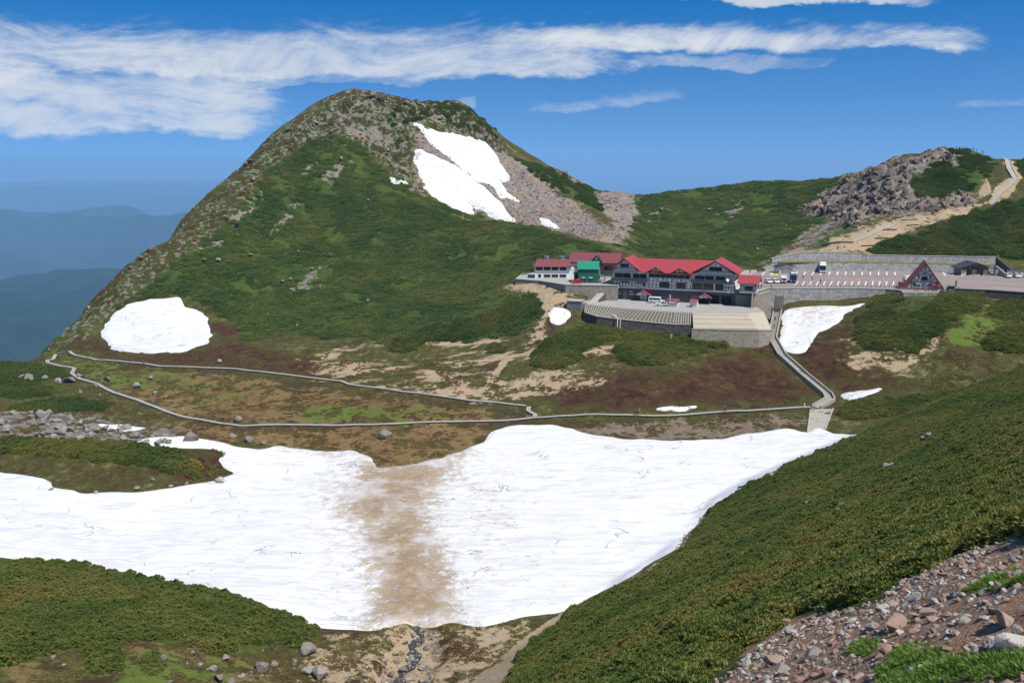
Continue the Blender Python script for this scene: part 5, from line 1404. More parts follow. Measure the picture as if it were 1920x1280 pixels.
# two tiers behind the car park
def tier(label, base, dz, push, mat, batter, cap):
    pts = []
    for (u, v, h) in base:
        p = LW(u, v, LOTZ); d = Vector((p.x, p.y, 0)).normalized()
        pts.append(Vector((p.x + d.x * push, p.y + d.y * push, LZ + dz + h)))
    return wall_line(label, pts, mat, 1.6, batter, [LZ + max(dz - 3.4, -0.6)] * len(pts), cap)
tier('lower tier of the long grey stone wall behind the parked bus', [(1433, 509, -1.8), (1450, 508, -0.9), (1475, 507, 0), (1530, 507, 0), (1600, 507.5, 0), (1700, 509, 0), (1800, 511.5, 0), (1864, 513, 0)], 3.0, 1.0, 'wall_stone', 0.33, False)
tier('upper tier of the long grey stone wall under the pine blanket', [(1446, 507.5, -1.8), (1475, 507, -0.6), (1500, 507, 0.45), (1560, 507, 0.6), (1612, 507, 0.1), (1625, 507.5, -0.4), (1700, 509, -0.4), (1800, 511.5, -0.35), (1866, 513, -0.2)], 6.0, 4.2, 'wall_stone', 0.33, True)
bm_ = MB()
bp = [LW(u, v, LOTZ) for u, v in ((1460, 507.5), (1530, 507), (1600, 507.5), (1700, 509), (1800, 511.5), (1864, 513))]
for a, b_ in zip(bp[:-1], bp[1:]):
    da, db = Vector((a.x, a.y, 0)).normalized(), Vector((b_.x, b_.y, 0)).normalized()
    za = Vector((0, 0, 3.02))
    bm_.quad(a + da * 0.9 + za, b_ + db * 0.9 + za, b_ + db * 4.6 + za * 1.16, a + da * 4.6 + za * 1.16)
plain('berm_grass', (0.13, 0.15, 0.035), 0.95, var=0.5, scale=1.2)
tag(bm_.build('grass_berm', 'berm_grass'), 'thin strip of grass between the two wall tiers', 'berm')
# end of the tiers: dark wedge wall with stairs beside the washroom
wd = thing('stair_wall', 'dark wedge-shaped wall with a sloping stair beside the washroom', 'wall', (0, 0, 0))
a, b_ = LW(1864, 514, LOTZ), LW(1899, 519, LOTZ)
MB().hexa([a, b_, b_ + Vector((0.6, 1.2, 0)), a + Vector((0.6, 1.2, 0))], [a + Vector((0, 0, 6.4)), b_ + Vector((0, 0, 1.9)), b_ + Vector((0.6, 1.2, 1.9)), a + Vector((0.6, 1.2, 6.4))]).build('masonry', 'dark_stone', wd)
MB().hexa([a + Vector((0, -0.15, 6.4)), b_ + Vector((0, -0.15, 1.9)), b_ + Vector((0.6, 1.3, 1.9)), a + Vector((0.6, 1.3, 6.4))], [a + Vector((0, -0.15, 6.65)), b_ + Vector((0, -0.15, 2.15)), b_ + Vector((0.6, 1.3, 2.15)), a + Vector((0.6, 1.3, 6.65))]).build('coping', 'concrete', wd)
for i in range(12):
    t0 = i / 12.0
    p = LW(1862, 515, LOTZ).lerp(LW(1890, 520, LOTZ), t0)
    MB().box(p.x, p.x + 0.75, p.y - 1.9, p.y - 0.2, LZ, LZ + 3.4 * (1 - t0)).build('step', 'concrete', wd)

# ---- walls and slopes under the lodge
V3 = Vector
wall_line('brown block wall below the green shop yard', [V3((1.0, 342.6, LZ)), V3((10, 337, LZ)), V3((18.3, 326.2, LZ)), V3((36, 323.6, LZ))], 'brown_stone', 0.8, 0.05, name='retaining_wall')
wall_line('dark stone wall running below the lattice bank', [V3((23.6, 310.5, CZ - 2.0)), V3((27.5, 305.5, CZ - 2.6)), V3((33, 302.5, CZ - 2.9)), V3((42, 298.3, CZ - 3.2)), V3((50, 295.0, CZ - 3.4)), V3((55.3, 293.2, CZ - 3.2))], 'dark_stone', 0.8, 0.12, depth=1.2)
# lattice bank: concrete grid laid on the slope
lat = thing('lattice_bank', 'bank of concrete lattice cribs under the lodge forecourt', 'bank', (0, 0, 0))
top = [V3((24.6, 315.8, CZ - 0.02)), V3((30, 311, CZ - 0.02)), V3((38.0, 305.2, CZ - 0.02)), V3((45, 301.8, CZ - 0.02)), V3((51.5, 299.0, CZ - 0.02)), V3((56.2, 297.5, CZ - 0.02))]
bot = [V3((23.8, 311.2, CZ - 1.95)), V3((27.7, 306.2, CZ - 2.5)), V3((33.2, 303.2, CZ - 2.8)), V3((42.2, 299.0, CZ - 3.1)), V3((50.2, 295.7, CZ - 3.3)), V3((55.4, 294.0, CZ - 3.1))]
plain('bank_soil', (0.18, 0.15, 0.10), 0.95, var=0.35, scale=1.5)
m = MB()
for i in range(5): m.quad(bot[i], bot[i + 1], top[i + 1], top[i])
m.build('soil', 'bank_soil', lat)
def alongp(L_, t_):
    k = min(int(t_ * 5), 4); return L_[k].lerp(L_[k + 1], t_ * 5 - k)
up_ = V3((0, -0.06, 0.14))
NB = 36
for i in range(NB + 1):
    t_ = i / NB
    MB().beam(alongp(bot, t_) + up_, alongp(top, max(0, t_ - 0.008)) + up_, 0.26).build('crib_beam', 'concrete', lat)
for k in (0.2, 0.4, 0.6, 0.8):
    for s_ in range(5):
        MB().beam(bot[s_].lerp(top[s_], k) + up_ * 1.02, bot[s_ + 1].lerp(top[s_ + 1], k) + up_ * 1.02, 0.22).build('crib_beam', 'concrete', lat)
# stepped pale terrace to the right of it
ter = thing('stepped_terrace', 'pale concrete stepped terrace below the lodge entrance', 'terrace', (0, 0, 0))
A0, A1 = V3((56.6, 297.6, CZ)), V3((73.6, 296.6, CZ))
B0, B1 = V3((56.0, 292.0, CZ - 4.0)), V3((75.4, 290.4, CZ - 4.0))
ns = 7
for i in range(ns):
    t0, t1 = i / ns, (i + 1) / ns
    a0, a1 = A0.lerp(B0, t0), A1.lerp(B1, t0); b0, b1 = A0.lerp(B0, t1), A1.lerp(B1, t1)
    zt = CZ - 4.0 * t0 - 0.06 * (i % 2) - 0.02; zb_ = CZ - 7
    MB().hexa([(b0.x, b0.y, zb_), (b1.x, b1.y, zb_), (a1.x, a1.y, zb_), (a0.x, a0.y, zb_)], [(b0.x, b0.y, zt - 0.42), (b1.x, b1.y, zt - 0.42), (a1.x, a1.y, zt), (a0.x, a0.y, zt)]).build('step', 'pale_concrete', ter)
C0, C1 = V3((79.6, 300.2, CZ)), V3((80.6, 293.6, CZ - 4.6))
MB().hexa([(B1.x, B1.y, CZ - 8), (C1.x, C1.y, CZ - 8), (C0.x, C0.y, CZ - 8), (A1.x, A1.y, CZ - 8)], [(B1.x, B1.y, CZ - 4.0), (C1.x, C1.y, CZ - 4.6), (C0.x, C0.y, CZ - 0.05), (A1.x + 0.01, A1.y, CZ - 0.05)]).build('side_slope', 'pale_concrete', ter)
wall_line('brown-grey stone wall under the pale stepped terrace', [V3((55.4, 291.6, CZ - 4.3)), V3((66, 290.6, CZ - 4.4)), V3((75.6, 289.9, CZ - 4.4)), V3((80.8, 293.2, CZ - 4.9))], 'brown_stone', 0.7, 0.14, depth=1.3)
# curved wall under the annex
wall_line('curved grey stone wall wrapping below the annex', [V3((73.6, 312.6, LZ - 1.9)), V3((80.5, 311.8, LZ - 1.7)), LW(1408, 556, LOTZ - 1.4), LW(1430, 551, LOTZ - 0.8), LW(1446, 546, LOTZ)], 'brown_stone', 1.0, 0.12, depth=1.5)
wall_line('stone plinth wall carrying the little annex', [V3((73.2, 314.2, LZ - 0.1)), V3((80.2, 313.6, LZ - 0.1)), LW(1410, 549, LOTZ - 0.1), LW(1427, 545, LOTZ - 0.05), LW(1438, 541.5, LOTZ)], 'brown_stone', 1.0, 0.03, depth=1.0)
# ramp and dark side wall at the left end of the lodge
rp = thing('access_ramp', 'concrete ramp with a dark side wall beside the lodge', 'ramp', (0, 0, 0))
MB().hexa([(25.2, 316.6, CZ - 1), (29.5, 320.5, CZ - 1), (36.6, 331.5, CZ - 1), (33.4, 334, CZ - 1)], [(25.2, 316.6, CZ + 0.02), (29.5, 320.5, CZ + 0.02), (36.6, 331.5, LZ + 0.03), (33.4, 334, LZ + 0.03)]).build('ramp_slab', 'concrete', rp)
MB().hexa([(29.3, 320.0, CZ - 0.5), (36.8, 331.0, CZ - 0.5), (36.4, 331.5, CZ - 0.5), (28.9, 320.4, CZ - 0.5)], [(29.3, 320.0, CZ + 0.5), (36.8, 331.0, LZ + 0.5), (36.4, 331.5, LZ + 0.5), (28.9, 320.4, CZ + 0.5)]).build('side_wall', 'slate', rp)
# little concrete bunker at the foot of the dark wall, with its drain pipe
bk = LW(1078, 602, -53.0)
hb = H(bk.x, bk.y)
bun = thing('concrete_bunker', 'small grey concrete drain chamber at the foot of the dark wall', 'bunker', (bk.x, bk.y, hb), R(-20))
MB().box(-2.6, 2.4, -1.2, 3.2, -1.2, 2.3).build('chamber', 'grey_wall', bun, 0.04)
MB().box(-2.8, 2.6, -1.4, 3.4, 2.304, 2.5).build('lid', 'concrete', bun)
MB().box(2.405, 4.2, -0.6, 3.0, -1.2, 1.9).build('wing_block', 'concrete', bun)
dp = V3((33.5, 300.9, CZ - 5.5))
pipe = thing('drain_pipe', 'white drain pipe bent over the dark stone wall', 'pipe', tuple(dp))
pm_ = MB(); pm_.cyl((0, 0, -0.5), (0.1, 0.5, 3.1), 0.16, 8); pm_.cyl((0.1, 0.5, 3.1), (-1.2, 3.0, 3.9), 0.16, 8); pm_.cyl((0.9, 0, -0.5), (1.0, 0.5, 2.9), 0.12, 8)
pm_.build('tube', 'white_paint', pipe)

# ================================================================== the lodge
O_ = AZ3(1149, 560, COURTZ)
LANG = math.atan2(-0.35583719, 0.93454796)
lodge = thing('lodge', 'long half-timbered lodge with bright red gabled roofs and balconies', 'lodge', (O_.x, O_.y, CZ), LANG)
MB().box(0, 33.4, 0, 13, -0.6, 3.95).box(33.4, 41, 4, 13, -0.6, 3.95).box(33.4, 41, 0, 4, 3.0, 3.95).build('base_wall', 'slate', lodge)
for x in (36.6, 40.6): MB().box(x - 0.3, x + 0.3, 0.01, 0.6, -0.4, 3.02).build('pillar', 'slate', lodge)
MB().box(-0.12, 41.12, -0.14, 13.1, 3.954, 4.5).build('white_band', 'white_paint', lodge)
m = MB().box(0, 41, 0.02, 13, 4.5, 9.9)
m.prism_y([(0, 9.9), (8.6, 9.9), (3.9, 13.75)], 0.02, 12.5)
m.prism_y([(28.2, 9.9), (41, 9.9), (34.6, 13.95)], 0.02, 12.5)
m.build('upper_wall', 'plaster', lodge)
MB().box(12.4, 26.6, -0.9, 0.0, 6.7, 9.5).prism_y([(11.9, 9.5), (18.1, 9.5), (14.9, 11.25)], -0.9, 1.0).prism_y([(20.0, 9.5), (26.6, 9.5), (23.0, 11.25)], -0.9, 1.0).build('middle_bay', 'plaster', lodge)
# roofs
m = MB().hexa([(9.3, -1.5, 9.65), (27.2, -1.5, 9.65), (34.2, 6.4, 13.55), (4.4, 6.4, 13.55)], [(9.3, -1.5, 9.83), (27.2, -1.5, 9.83), (34.2, 6.4, 13.73), (4.4, 6.4, 13.73)])
m.hexa([(4.4, 6.4, 13.55), (34.2, 6.4, 13.55), (34.2, 14.2, 9.65), (4.4, 14.2, 9.65)], [(4.4, 6.4, 13.73), (34.2, 6.4, 13.73), (34.2, 14.2, 9.83), (4.4, 14.2, 9.83)])
m.build('main_roof', 'roof_red', lodge)
m = gable(MB(), -1.6, 9.5, -1.0, 12.6, 10.05, 13.95, 0.2, 3.9); m.build('wing_roof', 'roof_red', lodge)
m = gable(MB(), 27.0, 42.3, -1.0, 12.8, 10.15, 14.25, 0.2, 34.7); m.build('wing_roof', 'roof_red', lodge)
m = gable(MB(), 11.3, 18.5, -1.5, 3.4, 9.45, 11.55, 0.16, 14.9); m.build('dormer_roof', 'roof_red', lodge)
m = gable(MB(), 19.5, 27.2, -1.5, 3.4, 9.45, 11.55, 0.16, 23.0); m.build('dormer_roof', 'roof_red', lodge)
# fascia boards on the gables
for x0, x1, xr, ze, zr, y in ((-1.6, 9.5, 3.9, 10.05, 13.95, -1.0), (27.0, 42.3, 34.7, 10.15, 14.25, -1.0), (11.3, 18.5, 14.9, 9.45, 11.55, -1.5), (19.5, 27.2, 23.0, 9.45, 11.55, -1.5)):
    m = MB(); m.prism_y([(x0, ze - 0.22), (xr, zr - 0.22), (xr, zr + 0.02), (x0, ze + 0.02)], y - 0.08, y - 0.004); m.prism_y([(xr, zr - 0.22), (x1, ze - 0.22), (x1, ze + 0.02), (xr, zr + 0.02)], y - 0.08, y - 0.004)
    m.build('fascia_board', 'timber', lodge)
# timber framing of each front section
def framing(items, y, th=0.13):
    m = MB()
    for p, q in items: m.beam((p[0], y, p[1]), (q[0], y, q[1]), th, 0.07)
    m.build('timber_frame', 'timber', lodge)
def grid_items(x0, x1, z0, z1, n):
    it = [((x0, z0), (x1, z0)), ((x0, z1), (x1, z1))]
    it += [((x0 + (x1 - x0) * i / n, z0), (x0 + (x1 - x0) * i / n, z1)) for i in range(n + 1)]
    return it
def arches(x0, x1, z0, z1, n):
    it = []
    w_ = (x1 - x0) / n
    for i in range(n):
        a = x0 + i * w_
        it += [((a, z0 + (z1 - z0) * 0.35), (a + w_ * 0.32, z1)), ((a + w_, z0 + (z1 - z0) * 0.35), (a + w_ * 0.68, z1))]
    return it
it = grid_items(0.1, 9.9, 4.6, 6.4, 9) + arches(0.1, 9.9, 4.7, 5.7, 9) + [((0.1, 5.7), (9.9, 5.7))]; framing(it, -0.03)
it = grid_items(0.1, 8.4, 9.35, 10.75, 22) + [((1.6, 11.0), (6.4, 11.0)), ((2.6, 11.0), (3.2, 12.9)), ((5.2, 11.0), (4.6, 12.9)), ((3.9, 12.2), (3.9, 13.4)), ((2.6, 12.2), (5.3, 12.2)), ((1.2, 10.8), (2.4, 11.9)), ((6.7, 10.8), (5.5, 11.9))]; framing(it, -0.03, 0.10)
it = grid_items(11.2, 26.7, 4.6, 6.6, 12) + arches(11.2, 16.0, 4.7, 5.8, 4) + arches(19.6, 21.8, 4.7, 5.8, 2) + arches(25.1, 26.7, 4.7, 5.8, 1) + [((11.2, 5.8), (16, 5.8)), ((19.6, 5.8), (21.8, 5.8))]; framing(it, -0.03)
it = grid_items(12.45, 26.55, 6.8, 8.1, 9) + [((12.45 + 1.567 * i + 0.5, 6.8), (12.45 + 1.567 * i + 0.5, 8.1)) for i in range(9)] + arches(12.45, 26.55, 6.8, 8.1, 5) + [((12.45, 9.4), (26.55, 9.4))]; framing(it, -0.95)
it = []
for c_, l_, r_ in ((14.9, 12.2, 17.8), (23.0, 20.2, 26.4)):
    it += [((l_, 9.45), (r_, 9.45)), ((l_ + 1.2, 10.15), (r_ - 1.2, 10.15)), ((c_, 9.45), (c_, 11.2)), ((c_ - 1.3, 9.45), (c_ - 1.3, 10.6)), ((c_ + 1.3, 9.45), (c_ + 1.3, 10.6)), ((c_ - 0.6, 10.15), (c_, 10.9)), ((c_ + 0.6, 10.15), (c_, 10.9))]
framing(it, -0.95, 0.12)
it = grid_items(29.0, 40.6, 9.45, 10.8, 26) + [((30.3, 11.0), (39.2, 11.0)), ((32.2, 11.0), (33.2, 13.0)), ((37.0, 11.0), (36.2, 13.0)), ((34.7, 12.2), (34.7, 13.6)), ((32.9, 12.3), (36.6, 12.3)), ((30.8, 10.9), (32.2, 12.0)), ((38.6, 10.9), (37.2, 12.0))]; framing(it, -0.03, 0.10)
it = grid_items(37.6, 40.9, 4.6, 7.0, 4) + arches(37.6, 40.9, 4.7, 5.8, 4) + [((37.6, 5.8), (40.9, 5.8))] + grid_items(38.0, 40.9, 7.4, 9.3, 3) + [((38, 8.3), (40.9, 8.3)), ((27.2, 7.2), (40.9, 7.2)), ((27.2, 4.65), (40.9, 4.65))]; framing(it, -0.03)
# windows, and dark glass in place of the loggias' shade
for x0, x1, n_ in ((0.5, 3.2, 2), (3.35, 6.1, 2), (6.9, 9.2, 2), (9.35, 11.6, 2)): window(lodge, x0, x1, 7.55, 9.05, 0.0, n_)
for x0, x1 in ((2.7, 5.6), (8.1, 10.3)): window(lodge, x0, x1, 5.9, 6.35, 0.0, 2)
window(lodge, 10.4, 11.1, 4.8, 6.3, 0.0, 1)
for i in range(7): window(lodge, 12.6 + i * 2.0, 14.5 + i * 2.0, 8.25, 9.25, -0.9, 2)
for x0, x1 in ((16.1, 19.5), (21.9, 25.0)): window(lodge, x0, x1, 4.75, 6.5, 0.0, 2)
window(lodge, 2.4, 5.4, 11.1, 12.1, 0.0, 2); window(lodge, 32.6, 36.8, 11.1, 12.2, 0.0, 2)
for x0, x1 in ((28.0, 31.2), (31.4, 34.3), (34.8, 37.8)): window(lodge, x0, x1, 7.5, 9.25, 0.0, 1)  # upper loggia: dark panes stand in for the shade of its open recess
for x0, x1 in ((27.2, 30.6), (30.8, 34.2), (34.8, 37.4)): window(lodge, x0, x1, 4.75, 6.95, 0.0, 1)  # lower loggia: its shaded recess is likewise put in as dark glass
MB().box(34.3, 34.75, -0.12, 0.02, 4.6, 7.0).box(34.35, 34.75, -0.12, 0.02, 7.4, 9.3).build('post', 'plaster', lodge)
for x0, x1, z0, z1 in ((17.4, 18.2, 1.5, 2.5), (19.4, 20.3, 1.4, 2.4), (24.6, 25.6, 1.3, 2.2), (27.0, 27.7, 1.5, 2.5), (27.9, 28.6, 1.5, 2.5)): window(lodge, x0, x1, z0, z1, 0.0, 1, 'aluminium')
# balconies
def balcony(x0, x1, z):
    b_ = MB().box(x0, x1, -1.3, -0.001, z - 0.2, z).build('balcony', 'rail_metal', lodge)
    m = MB(); m.beam((x0, -1.25, z + 1.05), (x1, -1.25, z + 1.05), 0.1); m.beam((x0, -1.25, z + 0.12), (x1, -1.25, z + 0.12), 0.08)
    n_ = int((x1 - x0) / 0.85)
    for i in range(n_ + 1):
        x = x0 + (x1 - x0) * i / n_; m.beam((x, -1.25, z), (x, -1.25, z + 1.05), 0.09)
        if i < n_:
            xa = x0 + (x1 - x0) * (i + 1) / n_
            m.beam((x, -1.25, z + 0.15), (xa, -1.25, z + 1.0), 0.07); m.beam((xa, -1.25, z + 0.15), (x, -1.25, z + 1.0), 0.07)
    for s_ in (x0 + 0.04, x1 - 0.04): m.beam((s_, -1.25, z + 1.0), (s_, 0, z + 1.0), 0.08)
    m.build('railing', 'rail_metal', b_)
    MB().box(x0 + 0.05, x1 - 0.05, -1.22, -1.18, z, z + 0.95).build('screen_panel', 'slate', b_)
balcony(-0.4, 12.1, 6.55); balcony(26.9, 40.4, 7.1)
# porches
def porch(cx, w_, ze, zr, door):
    p = gable(MB(), cx - w_ / 2, cx + w_ / 2, -2.4, -0.005, ze, zr, 0.16).build('porch_roof', 'roof_red', lodge)
    MB().prism_y([(cx - w_ / 2 + 0.6, ze + 0.05), (cx + w_ / 2 - 0.6, ze + 0.05), (cx, zr - 0.2)], -2.2, -2.1).build('gable_panel', 'plaster', p)
    for sx in (-1, 1): MB().box(cx + sx * (w_ / 2 - 0.9) - 0.14, cx + sx * (w_ / 2 - 0.9) + 0.14, -2.2, -1.9, -0.1, ze + 0.35).build('post', 'timber', p)
    f = MB(); f.beam((cx - w_ / 2 + 0.5, -2.24, ze + 0.1), (cx + w_ / 2 - 0.5, -2.24, ze + 0.1), 0.18, 0.08); f.beam((cx, -2.24, ze), (cx, -2.24, zr - 0.1), 0.12, 0.08); f.beam((cx - 0.9, -2.24, ze + 0.1), (cx - 0.3, -2.24, zr - 0.6), 0.1, 0.08); f.beam((cx + 0.9, -2.24, ze + 0.1), (cx + 0.3, -2.24, zr - 0.6), 0.1, 0.08)
    f.build('timber_frame', 'timber', p)
    if door:
        d = MB().box(cx - 1.1, cx + 1.3, -0.12, -0.01, 0, 2.1).build('door', 'aluminium', lodge)
        MB().box(cx - 0.02, cx + 0.12, -0.15, -0.122, 0, 2.1).build('door_frame', 'timber', d)
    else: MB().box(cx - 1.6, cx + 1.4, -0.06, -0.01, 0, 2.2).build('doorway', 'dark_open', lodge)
porch(10.6, 6.2, 1.85, 3.55, True); porch(31.4, 5.4, 1.95, 3.6, False)
MB().box(3.6, 5.0, -0.08, -0.01, 0, 3.1).build('service_door', 'grey_wall', lodge)
for x in (1.2, 5.7):
    s_ = MB().box(x, x + 1.6, -0.1, -0.02, 1.7, 2.15).build('sign_panel', 'white_paint', lodge)
    MB().box(x + 0.15, x + 1.4, -0.113, -0.103, 1.83, 2.0).build('sign_text', 'slate', s_)
    MB().prism_y([(x + 0.1, 2.85), (x + 1.1, 2.55), (x + 1.1, 3.15)], -0.1, -0.02).build('arrow', 'white_paint', lodge)
MB().cyl((38.9, -1.3, 8.2), (39.0, -1.5, 8.3), 0.5, 14).build('satellite_dish', 'white_paint', lodge)
MB().cyl((17.9, -0.6, 0), (17.9, -0.6, 0.9), 0.18, 8).build('gas_bottle', 'aluminium', lodge)
# right end wall: windows, fascia
m = MB(); m.box(41.02, 41.1, 0.3, 12.7, 7.0, 7.2).box(41.02, 41.1, 0.3, 12.7, 5.7, 5.85); m.build('end_trim', 'cream', lodge)
for y in (3.0, 7.0, 10.5): window_x(lodge, y, y + 1.3, 7.7, 9.0, 41.0)

# ---- annex with red roof at the right end
an0 = AZ3(1387, 546.5, LOTZ)
annex = thing('annex', 'small half-timbered annex with a plain red gable roof', 'cabin', (an0.x, an0.y, LZ - 0.1), LANG)
MB().box(0, 5.4, 0, 5.6, -0.4, 2.9).prism_x([(0, 2.9), (5.6, 2.9), (2.8, 4.9)], 0.01, 5.39).build('wall', 'plaster', annex)
gable_x(MB(), -0.8, 6.2, -0.9, 6.5, 2.75, 5.1, 0.16, 2.8).build('roof', 'roof_red', annex)
m = MB()
for z in (2.4, 2.0, 0.45): m.beam((0, -0.04, z), (5.4, -0.04, z), 0.13, 0.06)
for x in (0.05, 0.5, 1.0, 1.4, 4.1, 4.5, 4.9, 5.35): m.beam((x, -0.045, 0.4), (x, -0.045, 2.4), 0.12, 0.06)
for x in (0.5, 4.4): m.beam((x, -0.05, 0.6), (x + 0.7, -0.05, 1.9), 0.1, 0.05)
m.build('timber_frame', 'timber', annex)
window(annex, 1.6, 4.0, 0.6, 1.95, 0.0, 3)
for y in (1.1, 2.4, 3.7): window_x(annex, y, y + 0.95, 0.7, 2.2, 5.4, 'wall_green')
MB().box(-0.06, 5.5, -0.07, -0.005, -0.3, 0.3).build('skirting', 'white_paint', annex)

# ---- white two-storey hotel
h0 = AZ3(1003, 521.5, LOTZ)
hotel = thing('hotel_block', 'white two-storey hotel block with a maroon hipped roof', 'hotel', (h0.x, h0.y, LZ), R(-1.5))
LH = 12.6
MB().box(0, LH, 0, 9, -0.4, 4.25).build('wall', 'plaster', hotel)
MB().box(LH + 0.005, LH + 1.6, 0.8, 8, -0.3, 3.6).build('stair_wing', 'white_paint', hotel)
MB().hexa([(-0.7, -0.8, 4.25), (LH + 0.6, -0.8, 4.25), (LH + 0.6, 9.6, 4.25), (-0.7, 9.6, 4.25)], [(0.9, 3.0, 6.4), (LH - 0.1, 3.0, 6.4), (LH - 0.1, 6.2, 6.4), (0.9, 6.2, 6.4)]).build('roof', 'roof_maroon', hotel)
MB().box(-0.75, LH + 0.65, -0.85, 9.65, 4.05, 4.246).build('eaves', 'roof_dark', hotel)
for x0 in (0.35, 3.2, 6.0, 8.9):
    window(hotel, x0, x0 + 2.4, 2.9, 3.95, 0.0, 3, 'timber')
    window(hotel, x0 + (0.8 if x0 < 1 else 0), x0 + (1.9 if x0 < 1 else 2.4), 0.35, 1.4, 0.0, 2, 'timber')
for x in (3.4, 9.0):
    u_ = MB().box(x, x + 1.7, 3.6, 5.2, 6.35, 7.6).build('cooling_unit', 'aluminium', hotel)
    MB().box(x + 0.1, x + 0.8, 3.55, 3.595, 6.7, 7.4).build('grille', 'slate', u_)
# ---- green shop
g0 = AZ3(1084, 530.5, LOTZ)
shop = thing('green_shop', 'tall green metal-clad shop with a pale green roof', 'shop', (g0.x, g0.y, LZ), R(-3))
MB().box(0, 6.9, 0, 6.5, -0.3, 4.9).prism_x([(0, 4.9), (6.5, 4.9), (3.2, 7.0)], 0.01, 6.89).build('wall', 'wall_green', shop)
gable_x(MB(), -0.35, 7.3, -0.45, 6.9, 4.75, 7.2, 0.15, 3.2).build('roof', 'roof_green', shop)
MB().box(6.905, 7.6, 0.6, 6.3, 0.2, 4.6).build('shop_front', 'brown_wall', shop)
MB().hexa([(7.0, 0.4, 2.3), (9.0, 0.4, 1.9), (9.0, 5.8, 1.9), (7.0, 5.8, 2.3)], [(7.0, 0.4, 2.9), (9.0, 0.4, 2.0), (9.0, 5.8, 2.0), (7.0, 5.8, 2.9)]).build('awning', 'roof_green', shop)
MB().hexa([(-1.7, 0.8, 3.0), (-0.01, 0.8, 3.2), (-0.01, 4, 3.2), (-1.7, 4, 3.0)], [(-1.7, 0.8, 3.1), (-0.01, 0.8, 3.9), (-0.01, 4, 3.9), (-1.7, 4, 3.1)]).build('awning', 'roof_green', shop)
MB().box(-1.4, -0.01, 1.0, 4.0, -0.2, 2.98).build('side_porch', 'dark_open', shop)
for x in (1.15, 3.75):
    d = MB().box(x, x + 1.15, -0.06, -0.005, 0, 1.75).build('door', 'glass', shop)
    MB().box(x - 0.1, x + 1.25, -0.14, -0.005, 1.76, 2.05).build('lintel', 'white_paint', d)
    MB().box(x + 0.52, x + 0.63, -0.11, -0.065, 0, 1.75).build('mullion', 'aluminium', d)
for y in (1.5, 3.0, 4.5): MB().box(7.605, 7.65, y, y + 0.8, 3.1, 4.0).build('sign_panel', 'white_paint', shop)
# ---- brown building behind with maroon roof
bb = V3((21.5, 352.5, LZ))
back = thing('rear_hall', 'brown hall with a wide maroon roof and a dark dormer', 'hall', tuple(bb), R(-12))
MB().box(0, 17.5, 0, 12, -0.5, 5.3).prism_x([(0, 5.3), (12, 5.3), (6, 7.5)], 0.01, 17.49).build('wall', 'brown_wall', back)
gable_x(MB(), -0.8, 18.3, -1.2, 13, 5.0, 8.0, 0.2, 6).build('roof', 'roof_maroon', back)
MB().box(-1.5, 4.0, -3.0, -0.01, 3.9, 4.6).build('lower_roof', 'roof_grey', back)
MB().box(-1.3, 3.8, -2.8, -0.02, -0.4, 3.89).build('lower_wall', 'brown_wall', back)
gable(MB(), 7.6, 11.8, -2.0, 5.4, 5.6, 7.7, 0.16).build('dormer_roof', 'roof_dark', back)
MB().prism_y([(8.2, 5.3), (11.2, 5.3), (9.7, 7.3)], -1.4, 3).build('dormer_wall', 'plaster', back)
MB().box(8.2, 11.2, -1.5, -0.02, -0.4, 5.32).build('dormer_base', 'slate', back)
window(back, 8.9, 10.5, 5.45, 6.3, -1.4, 2)
window(back, 12.5, 15.5, 2.5, 3.8, 0.0, 3)

# ---- small toll hut with dark roof
t0 = AZ3(1459, 512.5, LOTZ)
hut = thing('toll_hut', 'low grey hut with a black gable roof at the car park edge', 'hut', (t0.x, t0.y, LZ), R(4))
MB().box(0, 5.8, 0, 4.6, 0.0, 2.2).prism_y([(0, 2.2), (5.8, 2.2), (3.3, 3.3)], 0.005, 4.59).build('wall', 'plaster', hut)
gable(MB(), -0.7, 6.7, -0.7, 5.2, 2.05, 3.5, 0.16, 3.4).build('roof', 'roof_dark', hut)
MB().box(0.9, 5.1, -0.05, -0.004, 0.05, 1.9).build('shutter', 'aluminium', hut)
MB().box(-0.1, 0.35, -0.08, -0.003, 0, 0.9).build('corner_panel', 'dark_open', hut)  # thin near-black panel on the front wall's left corner

# ---- A-frame hut
f0 = AZ3(1697.5, 541.5, LOTZ); f1 = AZ3(1768, 541.5, LOTZ)
fr = thing('a_frame_hut', 'steep A-frame hut with rust red roof and timbered white gable', 'hut', (f0.x + 0.3, f0.y + 2.2, LZ), R(-19))
WA = (f1 - f0).length; HA = 8.9; cx = WA / 2
m = MB(); th = 0.32
m.prism_y([(-0.2, 0), (0.45, 0), (cx, HA - 0.75), (cx, HA)], -0.5, 8.5); m.prism_y([(cx, HA - 0.75), (WA - 0.45, 0), (WA + 0.2, 0), (cx, HA)], -0.5, 8.5)
m.build('roof', 'roof_rust', fr)
MB().prism_y([(0.5, 0.0), (WA - 0.5, 0.0), (cx, HA - 0.8)], 0.25, 8.2).build('gable_wall', 'plaster', fr)
m = MB()
def fz(p, q, w_=0.2): m.beam((p[0], 0.2, p[1]), (q[0], 0.2, q[1]), w_, 0.1)
fz((1.7, 2.3), (WA - 1.7, 2.3)); fz((3.3, 4.7), (WA - 3.3, 4.7)); fz((cx, 4.8), (cx, HA - 0.9)); fz((cx - 1.9, 2.3), (cx - 1.9, 4.7)); fz((cx + 1.9, 2.3), (cx + 1.9, 4.7))
